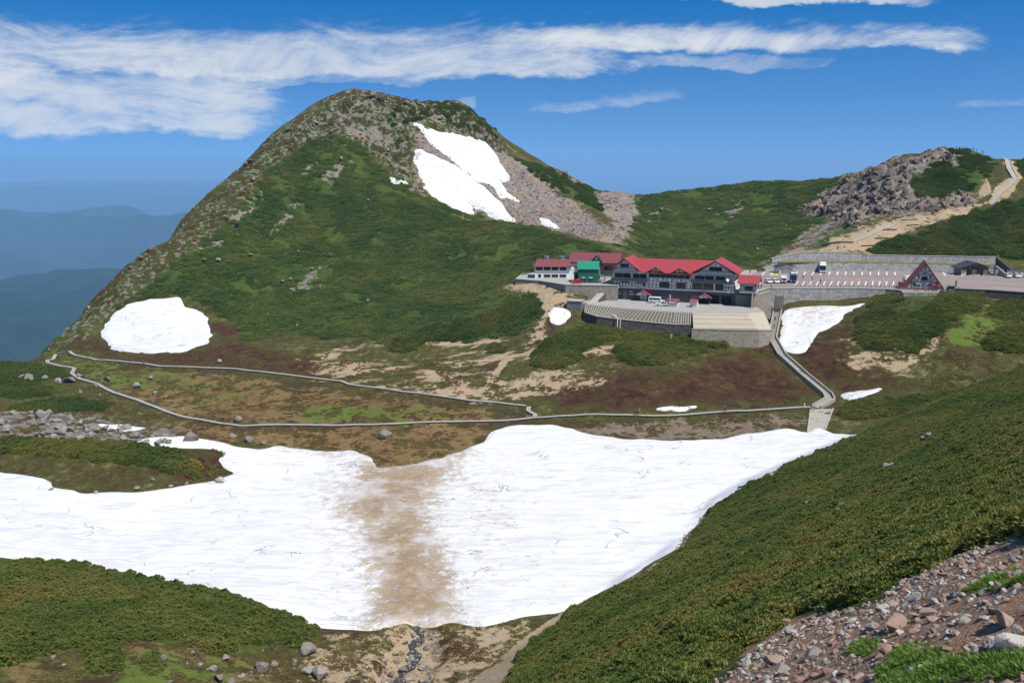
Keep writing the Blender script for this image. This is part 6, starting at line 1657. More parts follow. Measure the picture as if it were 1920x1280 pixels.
fz((cx, 5.0), (cx - 1.4, 6.0)); fz((cx, 5.0), (cx + 1.4, 6.0)); fz((cx - 1.9, 2.4), (cx - 3.0, 3.5)); fz((cx + 1.9, 2.4), (cx + 3.0, 3.5)); fz((2.4, 0.4), (2.4, 2.3)); fz((WA - 2.4, 0.4), (WA - 2.4, 2.3)); fz((cx - 1.9, 4.7), (cx - 1.0, 2.5), 0.14); fz((cx + 1.9, 4.7), (cx + 1.0, 2.5), 0.14); fz((cx, 0), (cx, 2.3))
m.build('timber_frame', 'timber', fr)
window(fr, cx - 0.9, cx + 0.9, 2.7, 4.0, 0.25, 2)
for x in (2.6, 4.4, 7.3, 9.0): window(fr, x, x + 1.6, 0.75, 2.0, 0.25, 1, 'white_paint')
MB().box(cx - 0.9, cx + 0.8, 0.1, 0.2, 4.15, 4.55).build('sign_board', 'white_paint', fr)
for x0, x1, z0, z1 in ((3.6, 5.6, 1.45, 1.75), (5.1, 5.4, 0.5, 1.5), (6.9, 8.2, 1.6, 1.9), (8.6, 9.8, 1.6, 1.9)): MB().box(x0, x1, 0.02, 0.08, z0, z1).build('menu_board', 'white_paint', fr)
d = MB().box(-1.6, WA - 3.6, -2.6, -0.5, 0.0, 0.35).build('porch_deck', 'dark_wood', fr)
for x in (-1.4, 0.4, 2.2, 4.0, 5.8, 7.6): MB().box(x - 0.07, x + 0.07, -2.55, -2.41, 0.352, 1.25).build('post', 'rust_red', d)
MB().box(-1.5, 7.7, -2.56, -2.42, 1.252, 1.36).box(-1.5, 7.7, -2.54, -2.44, 0.75, 0.85).build('rail', 'dark_wood', d)
MB().box(8.2, 11.2, -2.4, -0.52, 1.35, 1.6).build('awning', 'roof_red', fr)
for x in (8.3, 11.0): MB().box(x - 0.06, x + 0.06, -2.35, -2.23, 0, 1.348).build('awning_post', 'rust_red', fr)
MB().box(-1.7, 0.2, -0.3, 2.4, 0, 1.9).build('side_shed', 'rust_red', fr)
k0 = f1 + V3((0.9, -5.4, 0))
kb = thing('drinks_booth', 'small pale blue-sided booth beside the A-frame hut', 'booth', (k0.x, k0.y, LZ), R(-3))
MB().box(-1.2, 0.6, 0, 1.6, 0, 1.5).build('body', 'grey_wall', kb); MB().box(-1.4, 0.8, -0.3, 1.8, 1.503, 1.65).build('roof', 'roof_grey', kb); MB().box(-0.3, 0.4, -0.05, -0.004, 0.3, 1.3).build('panel', 'car_teal', kb)
MB().box(-1.9, -1.25, 0, 0.9, 0, 1.2).build('crate', 'dark_wood', kb)
for i, (dx, dy) in enumerate(((1.6, -2.2), (4.6, -2.1), (6.9, -1.9))):
    tb = thing('bench', ['dark bench by the porch rail of the A-frame hut', 'dark bench under the sign of the A-frame hut', 'dark bench next to the red awning of the A-frame hut'][i], 'bench', tuple(f0 + V3((dx, dy - 2.2 - 0.34 * dx, 0))), 0.1 * i)
    MB().box(-0.7, 0.7, -0.2, 0.2, 0.42, 0.48).build('seat', 'dark_wood', tb)
    for sx in (-0.55, 0.55): MB().box(sx - 0.05, sx + 0.05, -0.18, 0.18, 0, 0.418).build('leg', 'dark_wood', tb)

# ---- washroom building
w0 = AZ3(1803, 516.5, LOTZ)
wash = thing('washroom', 'wide grey washroom building with low dark gable roof', 'washroom', (w0.x, w0.y, LZ), R(-2))
MB().box(0, 10.2, 1.2, 7, 0, 2.7).prism_y([(0, 2.7), (10.2, 2.7), (4.8, 4.4)], 1.2, 6.98).build('wall', 'grey_wall', wash)
gable(MB(), -1.3, 11.6, -0.6, 7.6, 2.45, 4.75, 0.2, 4.7).build('roof', 'roof_dark', wash)
for x in (0.9, 8.9): MB().hexa([(x - 0.9, 0.4, 0), (x + 0.9, 0.4, 0), (x + 0.9, 1.195, 0), (x - 0.9, 1.195, 0)], [(x - 0.8, 0.4, 2.1), (x + 0.8, 0.4, 2.1), (x + 0.8, 1.195, 2.1), (x - 0.8, 1.195, 2.1)]).build('entrance_bay', 'cream', wash)
for x in (2.3, 3.7, 6.1, 7.3): MB().box(x - 0.12, x + 0.12, 0.2, 0.45, 0, 2.6 + (0.9 if 3 < x < 7 else 0.4)).build('post', 'timber', wash)
for x0, x1, z0, z1 in ((3.9, 4.8, 2.3, 3.0), (5.1, 5.9, 2.3, 3.0), (2.6, 3.5, 0.8, 1.9)): window(wash, x0, x1, z0, z1, 1.2, 1, 'timber')
MB().box(4.3, 5.6, 1.1, 1.19, 0, 2.1).build('door', 'aluminium', wash)
MB().box(3.4, 6.6, -0.4, 0.19, 0.02, 0.4).build('planter', 'pale_concrete', wash)
s0 = AZ3(1868, 517, LOTZ)
shd = thing('white_shed', 'white metal storage shed beside the dark wedge wall', 'shed', (s0.x, s0.y, LZ), R(6))
MB().box(0, 2.9, 0, 2.2, 0, 2.2).build('body', 'white_paint', shd, 0.03); MB().box(-0.08, 2.98, -0.08, 2.28, 2.204, 2.32).build('roof', 'aluminium', shd); MB().box(0.4, 1.3, -0.03, -0.003, 0.05, 1.9).build('door', 'aluminium', shd)
s1 = AZ3(1896, 519.5, LOTZ)
sh2 = thing('garage', 'low grey garage with flat dark roof behind the parked cars', 'garage', (s1.x, s1.y, LZ), R(-2))
MB().box(0, 3.6, 0, 4, 0, 2.3).build('body', 'plaster', sh2); MB().box(-0.15, 3.75, -0.3, 4.2, 2.304, 2.5).build('roof', 'roof_dark', sh2); MB().box(0.3, 3.3, -0.04, -0.003, 0.02, 1.9).build('shutter', 'aluminium', sh2)
# ---- kiosks on the forecourt
k1 = AZ3(1251, 574.5, COURTZ)
ko = thing('kiosk', 'open kiosk with white counter and flat red roof', 'kiosk', (k1.x, k1.y, CZ), LANG)
MB().box(0, 3.4, 0, 1.8, 0, 0.95).build('counter', 'white_paint', ko)
for x in (0.1, 3.3):
    for y in (0.1, 1.7): MB().box(x - 0.07, x + 0.07, y - 0.07, y + 0.07, 0.953, 2.1).build('post', 'timber', ko)
MB().box(2.2, 3.35, 0.05, 1.75, 0.953, 2.1).build('cabinet', 'white_paint', ko)
MB().hexa([(-0.4, -0.4, 2.1), (3.8, -0.4, 2.1), (3.8, 2.2, 2.1), (-0.4, 2.2, 2.1)], [(-0.1, 0.4, 2.45), (3.5, 0.4, 2.45), (3.5, 1.4, 2.45), (-0.1, 1.4, 2.45)]).build('roof', 'roof_red', ko)
k2 = AZ3(1293, 575.5, COURTZ)
ko2 = thing('ticket_booth', 'closed white booth with a shallow red roof', 'booth', (k2.x, k2.y, CZ), LANG)
MB().box(0, 2.4, 0, 1.9, 0, 2.0).build('body', 'white_paint', ko2, 0.02); MB().hexa([(-0.2, -0.3, 2.0), (2.6, -0.3, 2.0), (2.6, 2.1, 2.0), (-0.2, 2.1, 2.0)], [(0, 0.6, 2.5), (2.4, 0.6, 2.5), (2.4, 1.3, 2.5), (0, 1.3, 2.5)]).build('roof', 'roof_red', ko2)
MB().box(0.25, 0.9, -0.7, -0.1, 0, 0.5).build('crate', 'dark_wood', ko2)
pl_ = AZ3(1256, 568, COURTZ)
po = thing('white_post', 'short white marker post behind the open kiosk', 'post', (pl_.x, pl_.y, CZ)); MB().cyl((0, 0, 0), (0, 0, 3.0), 0.14, 8).build('pole', 'white_paint', po); MB().cyl((0, 0, 3.0), (0, 0, 3.12), 0.2, 8).build('cap', 'slate', po)

# ================================================================== stairway, boardwalks, bollards, signs
def ground_line(px, lift=0.0, ymin=150, step=1.0):
    """polyline on the ground through photo pixels, resampled"""
    P = [hit(u, v, ymin) for u, v in px]
    out = [P[0]]
    for a, b_ in zip(P[:-1], P[1:]):
        n_ = max(1, int(round((b_ - a).length / step)))
        for i in range(1, n_ + 1):
            q = a.lerp(b_, i / n_); out.append(V3((q.x, q.y, H(q.x, q.y) + lift)))
    return out
st = thing('stairway', 'long concrete stairway with side walls climbing to the car park', 'stairway', (0, 0, 0))
spts = [AZ3(1463, 546.5, LOTZ), hit(1458, 585, 240), hit(1448, 636, 240), hit(1466, 668, 240), hit(1508, 706, 220), hit(1552, 742, 220), hit(1556, 752, 220), hit(1530, 766, 220)]
line = [spts[0]]
for a, b_ in zip(spts[:-1], spts[1:]):
    n_ = max(1, int((b_ - a).length / 1.2))
    for i in range(1, n_ + 1): line.append(a.lerp(b_, i / n_))
for i in range(1, len(line)):
    q = line[i]; q.z = max(H(q.x, q.y) + 0.35, min(line[i - 1].z - 0.0, q.z + 0.35)) if i > 1 else q.z
for k in range(3):
    zs = [q.z for q in line]
    for i in range(1, len(line) - 1): line[i].z = max((zs[i - 1] + zs[i] + zs[i + 1]) / 3, H(line[i].x, line[i].y) + 0.2)
HW = 1.05
for i in range(len(line) - 1):
    a, b_ = line[i], line[i + 1]; d = V3((b_.x - a.x, b_.y - a.y, 0)).normalized(); s_ = V3((d.y, -d.x, 0)) * HW
    z = V3((0, 0, 1))
    MB().hexa([a - s_ - z * 1.5, a + s_ - z * 1.5, b_ + s_ - z * 1.5 , b_ - s_ - z * 1.5], [V3((*(a - s_).xy, b_.z + 0.01)), V3((*(a + s_).xy, b_.z + 0.01)), V3((*(b_ + s_).xy, b_.z)), V3((*(b_ - s_).xy, b_.z))]).build('step', 'concrete', st)
for sd_ in (-1, 1):
    m = MB()
    def off(i):
        a = line[max(i - 1, 0)]; b_ = line[min(i + 1, len(line) - 1)]; d = V3((b_.x - a.x, b_.y - a.y, 0)).normalized(); return V3((d.y, -d.x, 0)) * sd_
    for i, q in enumerate(line):
        o1 = q + off(i) * (HW + 0.004); o2 = q + off(i) * (HW + 0.32)
        for p in (V3((o1.x, o1.y, q.z - 1.6)), V3((o1.x, o1.y, q.z + 0.62)), V3((o2.x, o2.y, q.z + 0.62)), V3((o2.x, o2.y, q.z - 1.6))): m.v.append(tuple(p))
    for i in range(len(line) - 1):
        for k in range(4): m.f.append((4 * i + k, 4 * i + (k + 1) % 4, 4 * i + 4 + (k + 1) % 4, 4 * i + 4 + k))
    m.f.append((0, 1, 2, 3)); k = 4 * (len(line) - 1); m.f.append((k + 3, k + 2, k + 1, k))
    m.build('side_wall', 'concrete', st)
# concrete pad and causeway into the snow at the bottom
pad = hit(1538, 780, 220)
cw = thing('causeway', 'grey concrete slipway running from the boardwalk into the snow', 'slipway', (0, 0, 0))
c4 = [hit(1514, 812, 200), hit(1548, 806, 200), hit(1562, 768, 200), hit(1520, 768, 200)]
MB().hexa([p + V3((0, 0, -0.8)) for p in c4], [p + V3((0, 0, 0.22)) for p in c4]).build('slab', 'concrete', cw)
MB().beam(c4[0] + V3((0, 0, 0.3)), c4[3] + V3((0, 0, 0.3)), 0.3).build('kerb', 'pale_concrete', cw); MB().beam(c4[1] + V3((0, 0, 0.3)), c4[2] + V3((0, 0, 0.3)), 0.3).build('kerb', 'pale_concrete', cw)

def boardwalk(label, px, w=0.5, gap=0.10, lift=0.32, span=3.6):
    root = thing('boardwalk', label, 'boardwalk', (0, 0, 0))
    P = [hit(u, v, 150) for u, v in px]
    pts = [P[0]]
    for a, b_ in zip(P[:-1], P[1:]):
        n_ = max(1, int(round((b_ - a).length / span)))
        for i in range(1, n_ + 1): pts.append(a.lerp(b_, i / n_))
    for q in pts: q.z = H(q.x, q.y) + lift
    unit = MB().box(0, 1, -0.5, 0.5, -0.5, 0.5).mesh('plank'); unit.materials.append(MATS['weathered_wood'])
    pu = MB().box(-0.5, 0.5, -0.5, 0.5, -1.0, 0.0).mesh('post'); pu.materials.append(MATS['dark_wood'])
    for a, b_ in zip(pts[:-1], pts[1:]):
        d = b_ - a; L_ = d.length
        if L_ < 0.05: continue
        yaw = math.atan2(d.y, d.x); pit = -math.asin(d.z / L_); s_ = V3((-math.sin(yaw), math.cos(yaw), 0))
        for k in (-1, 1):
            o = link('plank', unit, None, root); o.location = a + s_ * k * (w + gap) / 2; o.rotation_euler = (random.uniform(-0.02, 0.02), pit, yaw); o.scale = (L_ * 0.992, w, 0.12)
        o = link('joist', pu, None, root); o.location = a + V3((0, 0, -0.063)); o.rotation_euler = (0, 0, yaw); o.scale = (0.25, 2 * w + 0.3, 0.15)
        for k in (-1, 1):
            o = link('post', pu, None, root); o.location = a + s_ * k * w * 0.8 + V3((0, 0, -0.21)); o.rotation_euler = (0, 0, yaw); o.scale = (0.2, 0.2, lift + 0.3)
    return root
boardwalk('near boardwalk crossing the moor above the snowfield to the saddle', [(1522, 765), (1400, 772), (1200, 781), (1000, 785), (900, 791), (750, 796), (600, 799), (450, 800), (400, 793), (340, 782), (300, 768), (260, 752), (215, 738), (180, 720), (150, 712), (135, 702), (140, 692), (115, 688), (90, 682), (88, 676), (105, 665), (122, 661)])
boardwalk('far boardwalk along the foot of the heath from saddle to junction', [(130, 660), (180, 676), (300, 688), (430, 692), (540, 704), (640, 716), (655, 722), (750, 735), (880, 752), (960, 760), (986, 762)])
boardwalk('short kinked connecting boardwalk between the two long ones', [(992, 764), (990, 772), (1004, 779), (1002, 783)], span=2.2)

bol = MB().cyl((0, 0, 0), (0, 0, 0.8), 0.09, 8).cyl((0, 0, 0.8), (0, 0, 0.9), 0.11, 8, 0.05).mesh('bollard'); bol.materials.append(MATS['slate'])
for i in range(24):
    p = AZ3(1493 + i * 8.3, 537.5 + i * 0.06, LOTZ)
    o = link('bollard', bol); o.location = (p.x, p.y, LZ); tag(o, 'slim dark post along the front edge of the car park', 'bollard', 'posts along the car park edge')
p = AZ3(1792, 538, LOTZ)
sg = thing('pillar_sign', 'tall black pillar beside the road past the A-frame hut', 'pillar', (p.x, p.y, LZ)); MB().box(-0.18, 0.18, -0.12, 0.12, -0.3, 2.1).build('post', 'timber', sg); MB().box(-0.22, 0.22, -0.16, 0.16, 2.103, 2.2).build('cap', 'slate', sg)
p = hit(1508, 766, 200)
sg = thing('signpost', 'white signpost where the stairway meets the boardwalk', 'signpost', tuple(p)); MB().cyl((0, 0, -0.3), (0, 0, 1.5), 0.07, 8).build('post', 'white_paint', sg); MB().box(-0.15, 0.15, -0.1, -0.075, 0.6, 1.5).build('board', 'white_paint', sg)
p = hit(1523, 770, 200)
sg = thing('notice_board', 'small dark notice board by the slipway', 'notice board', tuple(p))
for sx in (-0.6, 0.6): MB().box(sx - 0.05, sx + 0.05, -0.05, 0.05, -0.3, 1.3).build('leg', 'dark_wood', sg)
MB().box(-0.7, 0.7, -0.09, -0.055, 0.5, 1.25).build('board', 'grey_wall', sg)
# the brook that runs out of the snow
wm, t, b = newmat('water')
geo = t.new('ShaderNodeNewGeometry')
nw = t.noise(geo.outputs['Position'], 2.5, 5, 0.6, 0.5)
t.put(b.inputs['Base Color'], t.mix(t.ss(nw, 0.55, 0.68), (0.05, 0.045, 0.035), (0.5, 0.5, 0.48)))
b.inputs['Roughness'].default_value = 0.4
bump(t, b, nw, 0.6, 0.1)
m = MB()
bl_ = ground_line([(782, 1172), (792, 1195), (772, 1215), (782, 1240), (755, 1262), (740, 1292)], 0.12, 90, 1.0)
for i in range(len(bl_) - 1):
    a, b_ = bl_[i], bl_[i + 1]; w0_, w1_ = 0.7 + 0.45 * math.sin(i * 1.7), 0.7 + 0.45 * math.sin(i * 1.7 + 1.7)
    m.quad(a - V3((w0_, 0, 0)), a + V3((w0_, 0, 0)), b_ + V3((w1_, 0, 0)), b_ - V3((w1_, 0, 0)))
tag(m.build('brook', 'water'), kind='structure')
# hill trail with kerbs up the rocky hill
def trail(label, px, w, mat, kerb='pale_concrete', name='trail_steps', ymin=370, lift=0.25):
    root = thing(name, label, 'trail', (0, 0, 0))
    L_ = ground_line(px, lift, ymin, 2.0)
    for i in range(len(L_) - 1):
        a, b_ = L_[i], L_[i + 1]; d = V3((b_.x - a.x, b_.y - a.y, 0))
        if d.length < 0.05: continue
        d.normalize(); s_ = V3((d.y, -d.x, 0)) * w / 2; z = V3((0, 0, 0.7))
        MB().hexa([a - s_ - z, a + s_ - z, b_ + s_ - z, b_ - s_ - z], [a - s_, a + s_, b_ + s_, b_ - s_]).build('step', mat, root)
        for k in (-1, 1):
            o_ = s_ * k * 1.09; MB().beam(a + o_, b_ + o_, 0.26, 0.7).build('kerb', kerb, root)
trail('zigzag stepped trail climbing the shoulder of the rocky hill', [(1857, 384), (1870, 366), (1895, 345), (1903, 335), (1893, 318), (1885, 298)], 2.2, 'concrete')
trail('stepped ramp climbing across the bare slope under the cliff', [(1603, 452), (1640, 437), (1676, 420)], 2.0, 'concrete')
wall_line('low stone footing wall below the stepped ramp', [hit(1540, 462, 370) + V3((0, 0, 0.9)), hit(1575, 457, 370) + V3((0, 0, 0.9)), hit(1600, 457, 370) + V3((0, 0, 0.9))], 'brown_stone', 0.5, 0.05)
for i, (u, v, L_) in enumerate(((1655, 432, 26), (1700, 424, 22), (1640, 448, 24), (1690, 414, 30), (1615, 462, 26), (1640, 468, 20))):
    a, b_ = hit(u, v, 370), hit(u + L_, v - 1, 370)
    lg = thing('log_edging', ['log edging above the stepped ramp', 'log edging in the middle of the bare slope', 'log edging beside the foot of the stepped ramp', 'long log edging under the cliff foot', 'log edging near the low stone footing wall', 'short log edging above the stone wall tier'][i], 'log', tuple(a))
    MB().cyl((0, 0, 0.2), tuple(b_ - a + V3((0, 0, 0.2))), 0.28, 8).build('log', 'dark_wood', lg)
    MB().cyl((0.3, -0.3, -0.6), (0.3, -0.3, 0.6), 0.1, 6).build('stake', 'dark_wood', lg)

# ================================================================== vehicles (built along +x, nose at +x, wheels on z = 0)
def wheel(parent, x, y, r, w=0.2):
    t_ = MB().cyl((x, y - w / 2, r), (x, y + w / 2, r), r, 14).build('wheel', 'tyre', parent)
    s_ = 1 if y > 0 else -1
    MB().cyl((x, y + s_ * (w / 2 + 0.002), r), (x, y + s_ * (w / 2 + 0.02), r), r * 0.6, 10).build('rim', 'aluminium', t_)
def body_shell(prof, w, taper, name, mat, parent, bevel=0.06):
    """side profile (x, z) lofted across the width; taper narrows the upper points"""
    zs = [z for _, z in prof]; z0, z1 = min(zs), max(zs)
    m = MB()
    L_ = [(x, -w / 2 * (1 - taper * max(0, (z - z0) / (z1 - z0) - 0.5) * 2), z) for x, z in prof]
    R_ = [(x, -y, z) for x, y, z in L_]
    m.hexa(L_, R_)
    return m.build(name, mat, parent, bevel)
def car(label, loc, rz, mat='car_white', kind='sedan'):
    root = thing('parked_car', label, 'car', loc, rz, None)
    if kind == 'sedan':
        prof = [(-2.05, 0.3), (2.05, 0.3), (2.1, 0.62), (1.95, 0.78), (1.0, 0.9), (0.45, 1.38), (-0.9, 1.42), (-1.6, 0.98), (-2.05, 0.92), (-2.12, 0.55)]; w = 1.7
        ws = [(1.02, 0.92), (0.5, 1.33)]; rw = [(-0.98, 1.36), (-1.62, 1.0)]; side = [(-1.35, 0.95), (0.85, 0.93), (0.42, 1.3), (-0.9, 1.33)]; wx = (1.3, -1.3)
    else:
        prof = [(-1.7, 0.3), (1.65, 0.3), (1.72, 0.7), (1.55, 0.95), (0.95, 1.05), (0.45, 1.5), (-1.2, 1.55), (-1.68, 1.1), (-1.74, 0.6)]; w = 1.55
        ws = [(0.97, 1.07), (0.5, 1.45)]; rw = [(-1.25, 1.5), (-1.66, 1.12)]; side = [(-1.35, 1.08), (0.85, 1.06), (0.42, 1.42), (-1.1, 1.45)]; wx = (1.08, -1.1)
    body_shell(prof, w, 0.2, 'body', mat, root)
    hw = w / 2
    for nm, q in (('windscreen', ws), ('rear_window', rw)):
        (xa, za), (xb, zb_) = q; s_ = 0.05 if xa > 0 else -0.05
        MB().hexa([(xa, -hw * 0.86, za), (xa, hw * 0.86, za), (xb, hw * 0.76, zb_), (xb, -hw * 0.76, zb_)], [(xa + s_, -hw * 0.86, za + 0.03), (xa + s_, hw * 0.86, za + 0.03), (xb + s_, hw * 0.76, zb_ + 0.03), (xb + s_, -hw * 0.76, zb_ + 0.03)]).build(nm, 'glass', root)
    for s_ in (-1, 1):
        MB().hexa([(x, s_ * hw * (0.93 - 0.14 * (z > 1.2)), z) for x, z in side], [(x, s_ * (hw * (1.0 - 0.14 * (z > 1.2)) + 0.015), z) for x, z in side]).build('side_window', 'glass', root)
        for x in wx: wheel(root, x, s_ * (hw - 0.08), 0.3)
        x1 = prof[2][0]; MB().box(x1 - 0.1, x1 + 0.03, s_ * hw * 0.72 - 0.16, s_ * hw * 0.72 + 0.16, 0.56, 0.7).build('headlight', 'lamp', root)
        x0 = prof[-1][0]; MB().box(x0 - 0.02, x0 + 0.1, s_ * hw * 0.75 - 0.14, s_ * hw * 0.75 + 0.14, 0.62, 0.8).build('tail_light', 'red_lamp', root)
    MB().box(prof[2][0] - 0.05, prof[2][0] + 0.06, -hw * 0.4, hw * 0.4, 0.4, 0.52).build('grille', 'tyre', root)
    return root
DOWN = -math.pi / 2
def at_lot(u, v): p = AZ3(u, v, LOTZ); return (p.x, p.y, LZ + 0.012)
car('white sedan parked at the end of the row beside the annex', at_lot(1440.5, 530.5), DOWN + 0.1)
car('white sedan parked next to the small white truck', at_lot(1453.8, 530.5), DOWN + 0.1)
car('white hatchback parked nearest the white shed', at_lot(1890, 520.5), DOWN - 0.2, kind='hatch')
car('white hatchback parked in front of the grey garage', at_lot(1907, 520.5), DOWN - 0.2, kind='hatch')
car('white hatchback parked beyond the grey garage', at_lot(1925, 521), DOWN - 0.2, kind='hatch')
car('red hatchback parked in front of the green shop', at_lot(1081, 531.5), math.pi + 0.15, 'car_red', 'hatch')
def bus(label, loc, rz, mat, L_=11.0, W_=2.5, Hh=3.2, name='bus', cat='bus', band=None):
    root = thing(name, label, cat, loc, rz)
    h = L_ / 2
    prof = [(-h, 0.35), (h - 0.05, 0.35), (h, 0.9), (h - 0.1, 1.4), (h - 0.35, Hh - 0.15), (h - 0.55, Hh), (-h + 0.2, Hh), (-h, Hh - 0.2)]
    body_shell(prof, W_, 0.06, 'body', mat, root, 0.12)
    hw = W_ / 2
    MB().hexa([(h - 0.1, -hw * 0.9, 1.35), (h - 0.1, hw * 0.9, 1.35), (h - 0.33, hw * 0.86, Hh - 0.4), (h - 0.33, -hw * 0.86, Hh - 0.4)], [(h + 0.02, -hw * 0.9, 1.35), (h + 0.02, hw * 0.9, 1.35), (h - 0.2, hw * 0.86, Hh - 0.4), (h - 0.2, -hw * 0.86, Hh - 0.4)]).build('windscreen', 'glass', root)
    for s_ in (-1, 1):
        n_ = int(L_ / 1.5)
        for i in range(n_):
            x = -h + 0.5 + i * (L_ - 1.4) / n_
            MB().box(x, x + (L_ - 1.4) / n_ - 0.12, s_ * (hw - 0.02) - 0.025, s_ * (hw - 0.02) + 0.025, 1.6, Hh - 0.55).build('side_window', 'glass', root)
        for x in (h - 2.2, -h + 2.6): wheel(root, x, s_ * (hw - 0.14), 0.48, 0.26)
        MB().box(h - 0.08, h + 0.04, s_ * hw * 0.72 - 0.2, s_ * hw * 0.72 + 0.2, 0.7, 0.92).build('headlight', 'lamp', root)
        MB().box(h - 0.15, h + 0.15, s_ * (hw + 0.18) - 0.08, s_ * (hw + 0.18) + 0.08, 2.0, 2.5).build('mirror', 'tyre', root)
    if band: MB().box(h - 0.06, h + 0.05, -hw * 0.85, hw * 0.85, 1.0, 1.3).build('front_band', band, root)
    MB().box(-h + 1.5, h - 2.5, -0.7, 0.7, Hh + 0.005, Hh + 0.18).build('roof_unit', 'white_paint', root)
    MB().box(h - 0.05, h + 0.07, -hw * 0.9, hw * 0.9, 0.4, 0.62).build('bumper', 'slate' if mat == 'car_blue' else 'white_paint', root)
    return root
p = at_lot(1547, 512); bus('white coach parked against the long stone wall', (p[0] + 0.6, p[1] + 5.0, p[2]), DOWN - 0.30, 'car_white', band='car_teal')
p = at_lot(1488.5, 531); bus('dark blue minibus parked in the front row beside the white truck', (p[0] + 0.6, p[1] + 3.4, p[2]), DOWN - 0.22, 'car_blue', 7.0, 2.2, 3.0)
# small lorry and vans
def lorry(label, loc, rz):
    root = thing('truck', label, 'truck', loc, rz)
    body_shell([(0.9, 0.45), (2.9, 0.45), (2.95, 1.0), (2.6, 1.95), (2.3, 2.1), (0.9, 2.1)], 1.8, 0.1, 'cab', 'car_white', root)
    MB().hexa([(2.88, -0.75, 1.2), (2.88, 0.75, 1.2), (2.62, 0.68, 1.88), (2.62, -0.68, 1.88)], [(2.97, -0.75, 1.22), (2.97, 0.75, 1.22), (2.71, 0.68, 1.9), (2.71, -0.68, 1.9)]).build('windscreen', 'glass', root)
    MB().box(-2.6, 0.8, -0.95, 0.95, 0.55, 0.75).build('chassis', 'slate', root)
    MB().box(-2.6, 0.78, -0.98, 0.98, 0.755, 2.3).build('cargo_box', 'car_white', root, 0.04)
    MB().box(-2.61, 0.6, -0.995, 0.995, 0.76, 0.95).build('side_skirt', 'car_red', root)
    for s_ in (-1, 1):
        for x in (1.9, -1.6): wheel(root, x, s_ * 0.82, 0.36)
        MB().box(2.85, 3.0, s_ * 0.62 - 0.16, s_ * 0.62 + 0.16, 0.62, 0.8).build('headlight', 'lamp', root)
        MB().box(1.4, 2.4, s_ * 0.86 - 0.03, s_ * 0.86 + 0.03, 1.25, 1.85).build('side_window', 'glass', root)
    MB().box(2.84, 3.01, -0.4, 0.4, 0.62, 0.95).build('grille', 'tyre', root)
p = at_lot(1471, 531.5); lorry('small white box truck parked beside the blue minibus', (p[0] + 0.3, p[1] + 2.6, p[2]), DOWN - 0.2)
p = at_lot(1707, 529); lorry('white box truck half hidden behind the A-frame hut', p, 0.2)
def van(label, loc, rz):
    root = thing('van', label, 'van', loc, rz)
    body_shell([(-2.3, 0.35), (2.25, 0.35), (2.32, 0.8), (2.2, 1.05), (1.75, 1.85), (1.5, 1.98), (-2.2, 1.98), (-2.32, 1.6)], 1.75, 0.1, 'body', 'car_white', root)
    MB().hexa([(2.14, -0.76, 1.12), (2.14, 0.76, 1.12), (1.79, 0.7, 1.8), (1.79, -0.7, 1.8)], [(2.23, -0.76, 1.15), (2.23, 0.76, 1.15), (1.88, 0.7, 1.83), (1.88, -0.7, 1.83)]).build('windscreen', 'glass', root)
    for s_ in (-1, 1):
        for x0, x1 in ((-2.0, -0.75), (-0.65, 0.6), (0.7, 1.65)): MB().box(x0, x1, s_ * 0.855 - 0.03, s_ * 0.855 + 0.03, 1.12, 1.72).build('side_window', 'glass', root)
        for x in (1.45, -1.45): wheel(root, x, s_ * 0.78, 0.33)
        MB().box(2.22, 2.36, s_ * 0.62 - 0.16, s_ * 0.62 + 0.16, 0.7, 0.92).build('headlight', 'lamp', root)
    MB().box(-2.36, 2.36, -0.8, 0.8, 0.36, 0.5).build('bumper', 'slate', root)
p = AZ3(1229, 567.5, COURTZ); van('white van parked in front of the lodge beside the red porch', (p.x, p.y, CZ + 0.01), LANG + 0.05)
def kei(label, loc, rz):
    root = thing('pickup_truck', label, 'pickup', loc, rz)
    body_shell([(0.35, 0.4), (1.62, 0.4), (1.66, 0.9), (1.35, 1.7), (0.35, 1.75)], 1.42, 0.12, 'cab', 'car_white', root)
    MB().hexa([(1.6, -0.6, 0.98), (1.6, 0.6, 0.98), (1.38, 0.54, 1.6), (1.38, -0.54, 1.6)], [(1.69, -0.6, 1.0), (1.69, 0.6, 1.0), (1.47, 0.54, 1.62), (1.47, -0.54, 1.62)]).build('windscreen', 'glass', root)
    m = MB().box(-1.7, 0.32, -0.7, 0.7, 0.55, 0.66)
    for y in (-0.7, 0.66): m.box(-1.7, 0.32, y, y + 0.04, 0.663, 0.95)
    m.box(-1.7, -1.66, -0.655, 0.655, 0.664, 0.95); m.build('cargo_bed', 'car_white', root)
    for s_ in (-1, 1):
        for x in (1.0, -1.05): wheel(root, x, s_ * 0.63, 0.27, 0.16)
        MB().box(0.5, 1.25, s_ * 0.70 - 0.025, s_ * 0.70 + 0.025, 1.0, 1.5).build('side_window', 'glass', root)
        MB().box(1.6, 1.7, s_ * 0.5 - 0.12, s_ * 0.5 + 0.12, 0.6, 0.76).build('headlight', 'lamp', root)
p = AZ3(1239, 573.5, COURTZ); kei('tiny white pickup parked beside the open kiosk', (p.x, p.y, CZ + 0.01), LANG + 0.1)

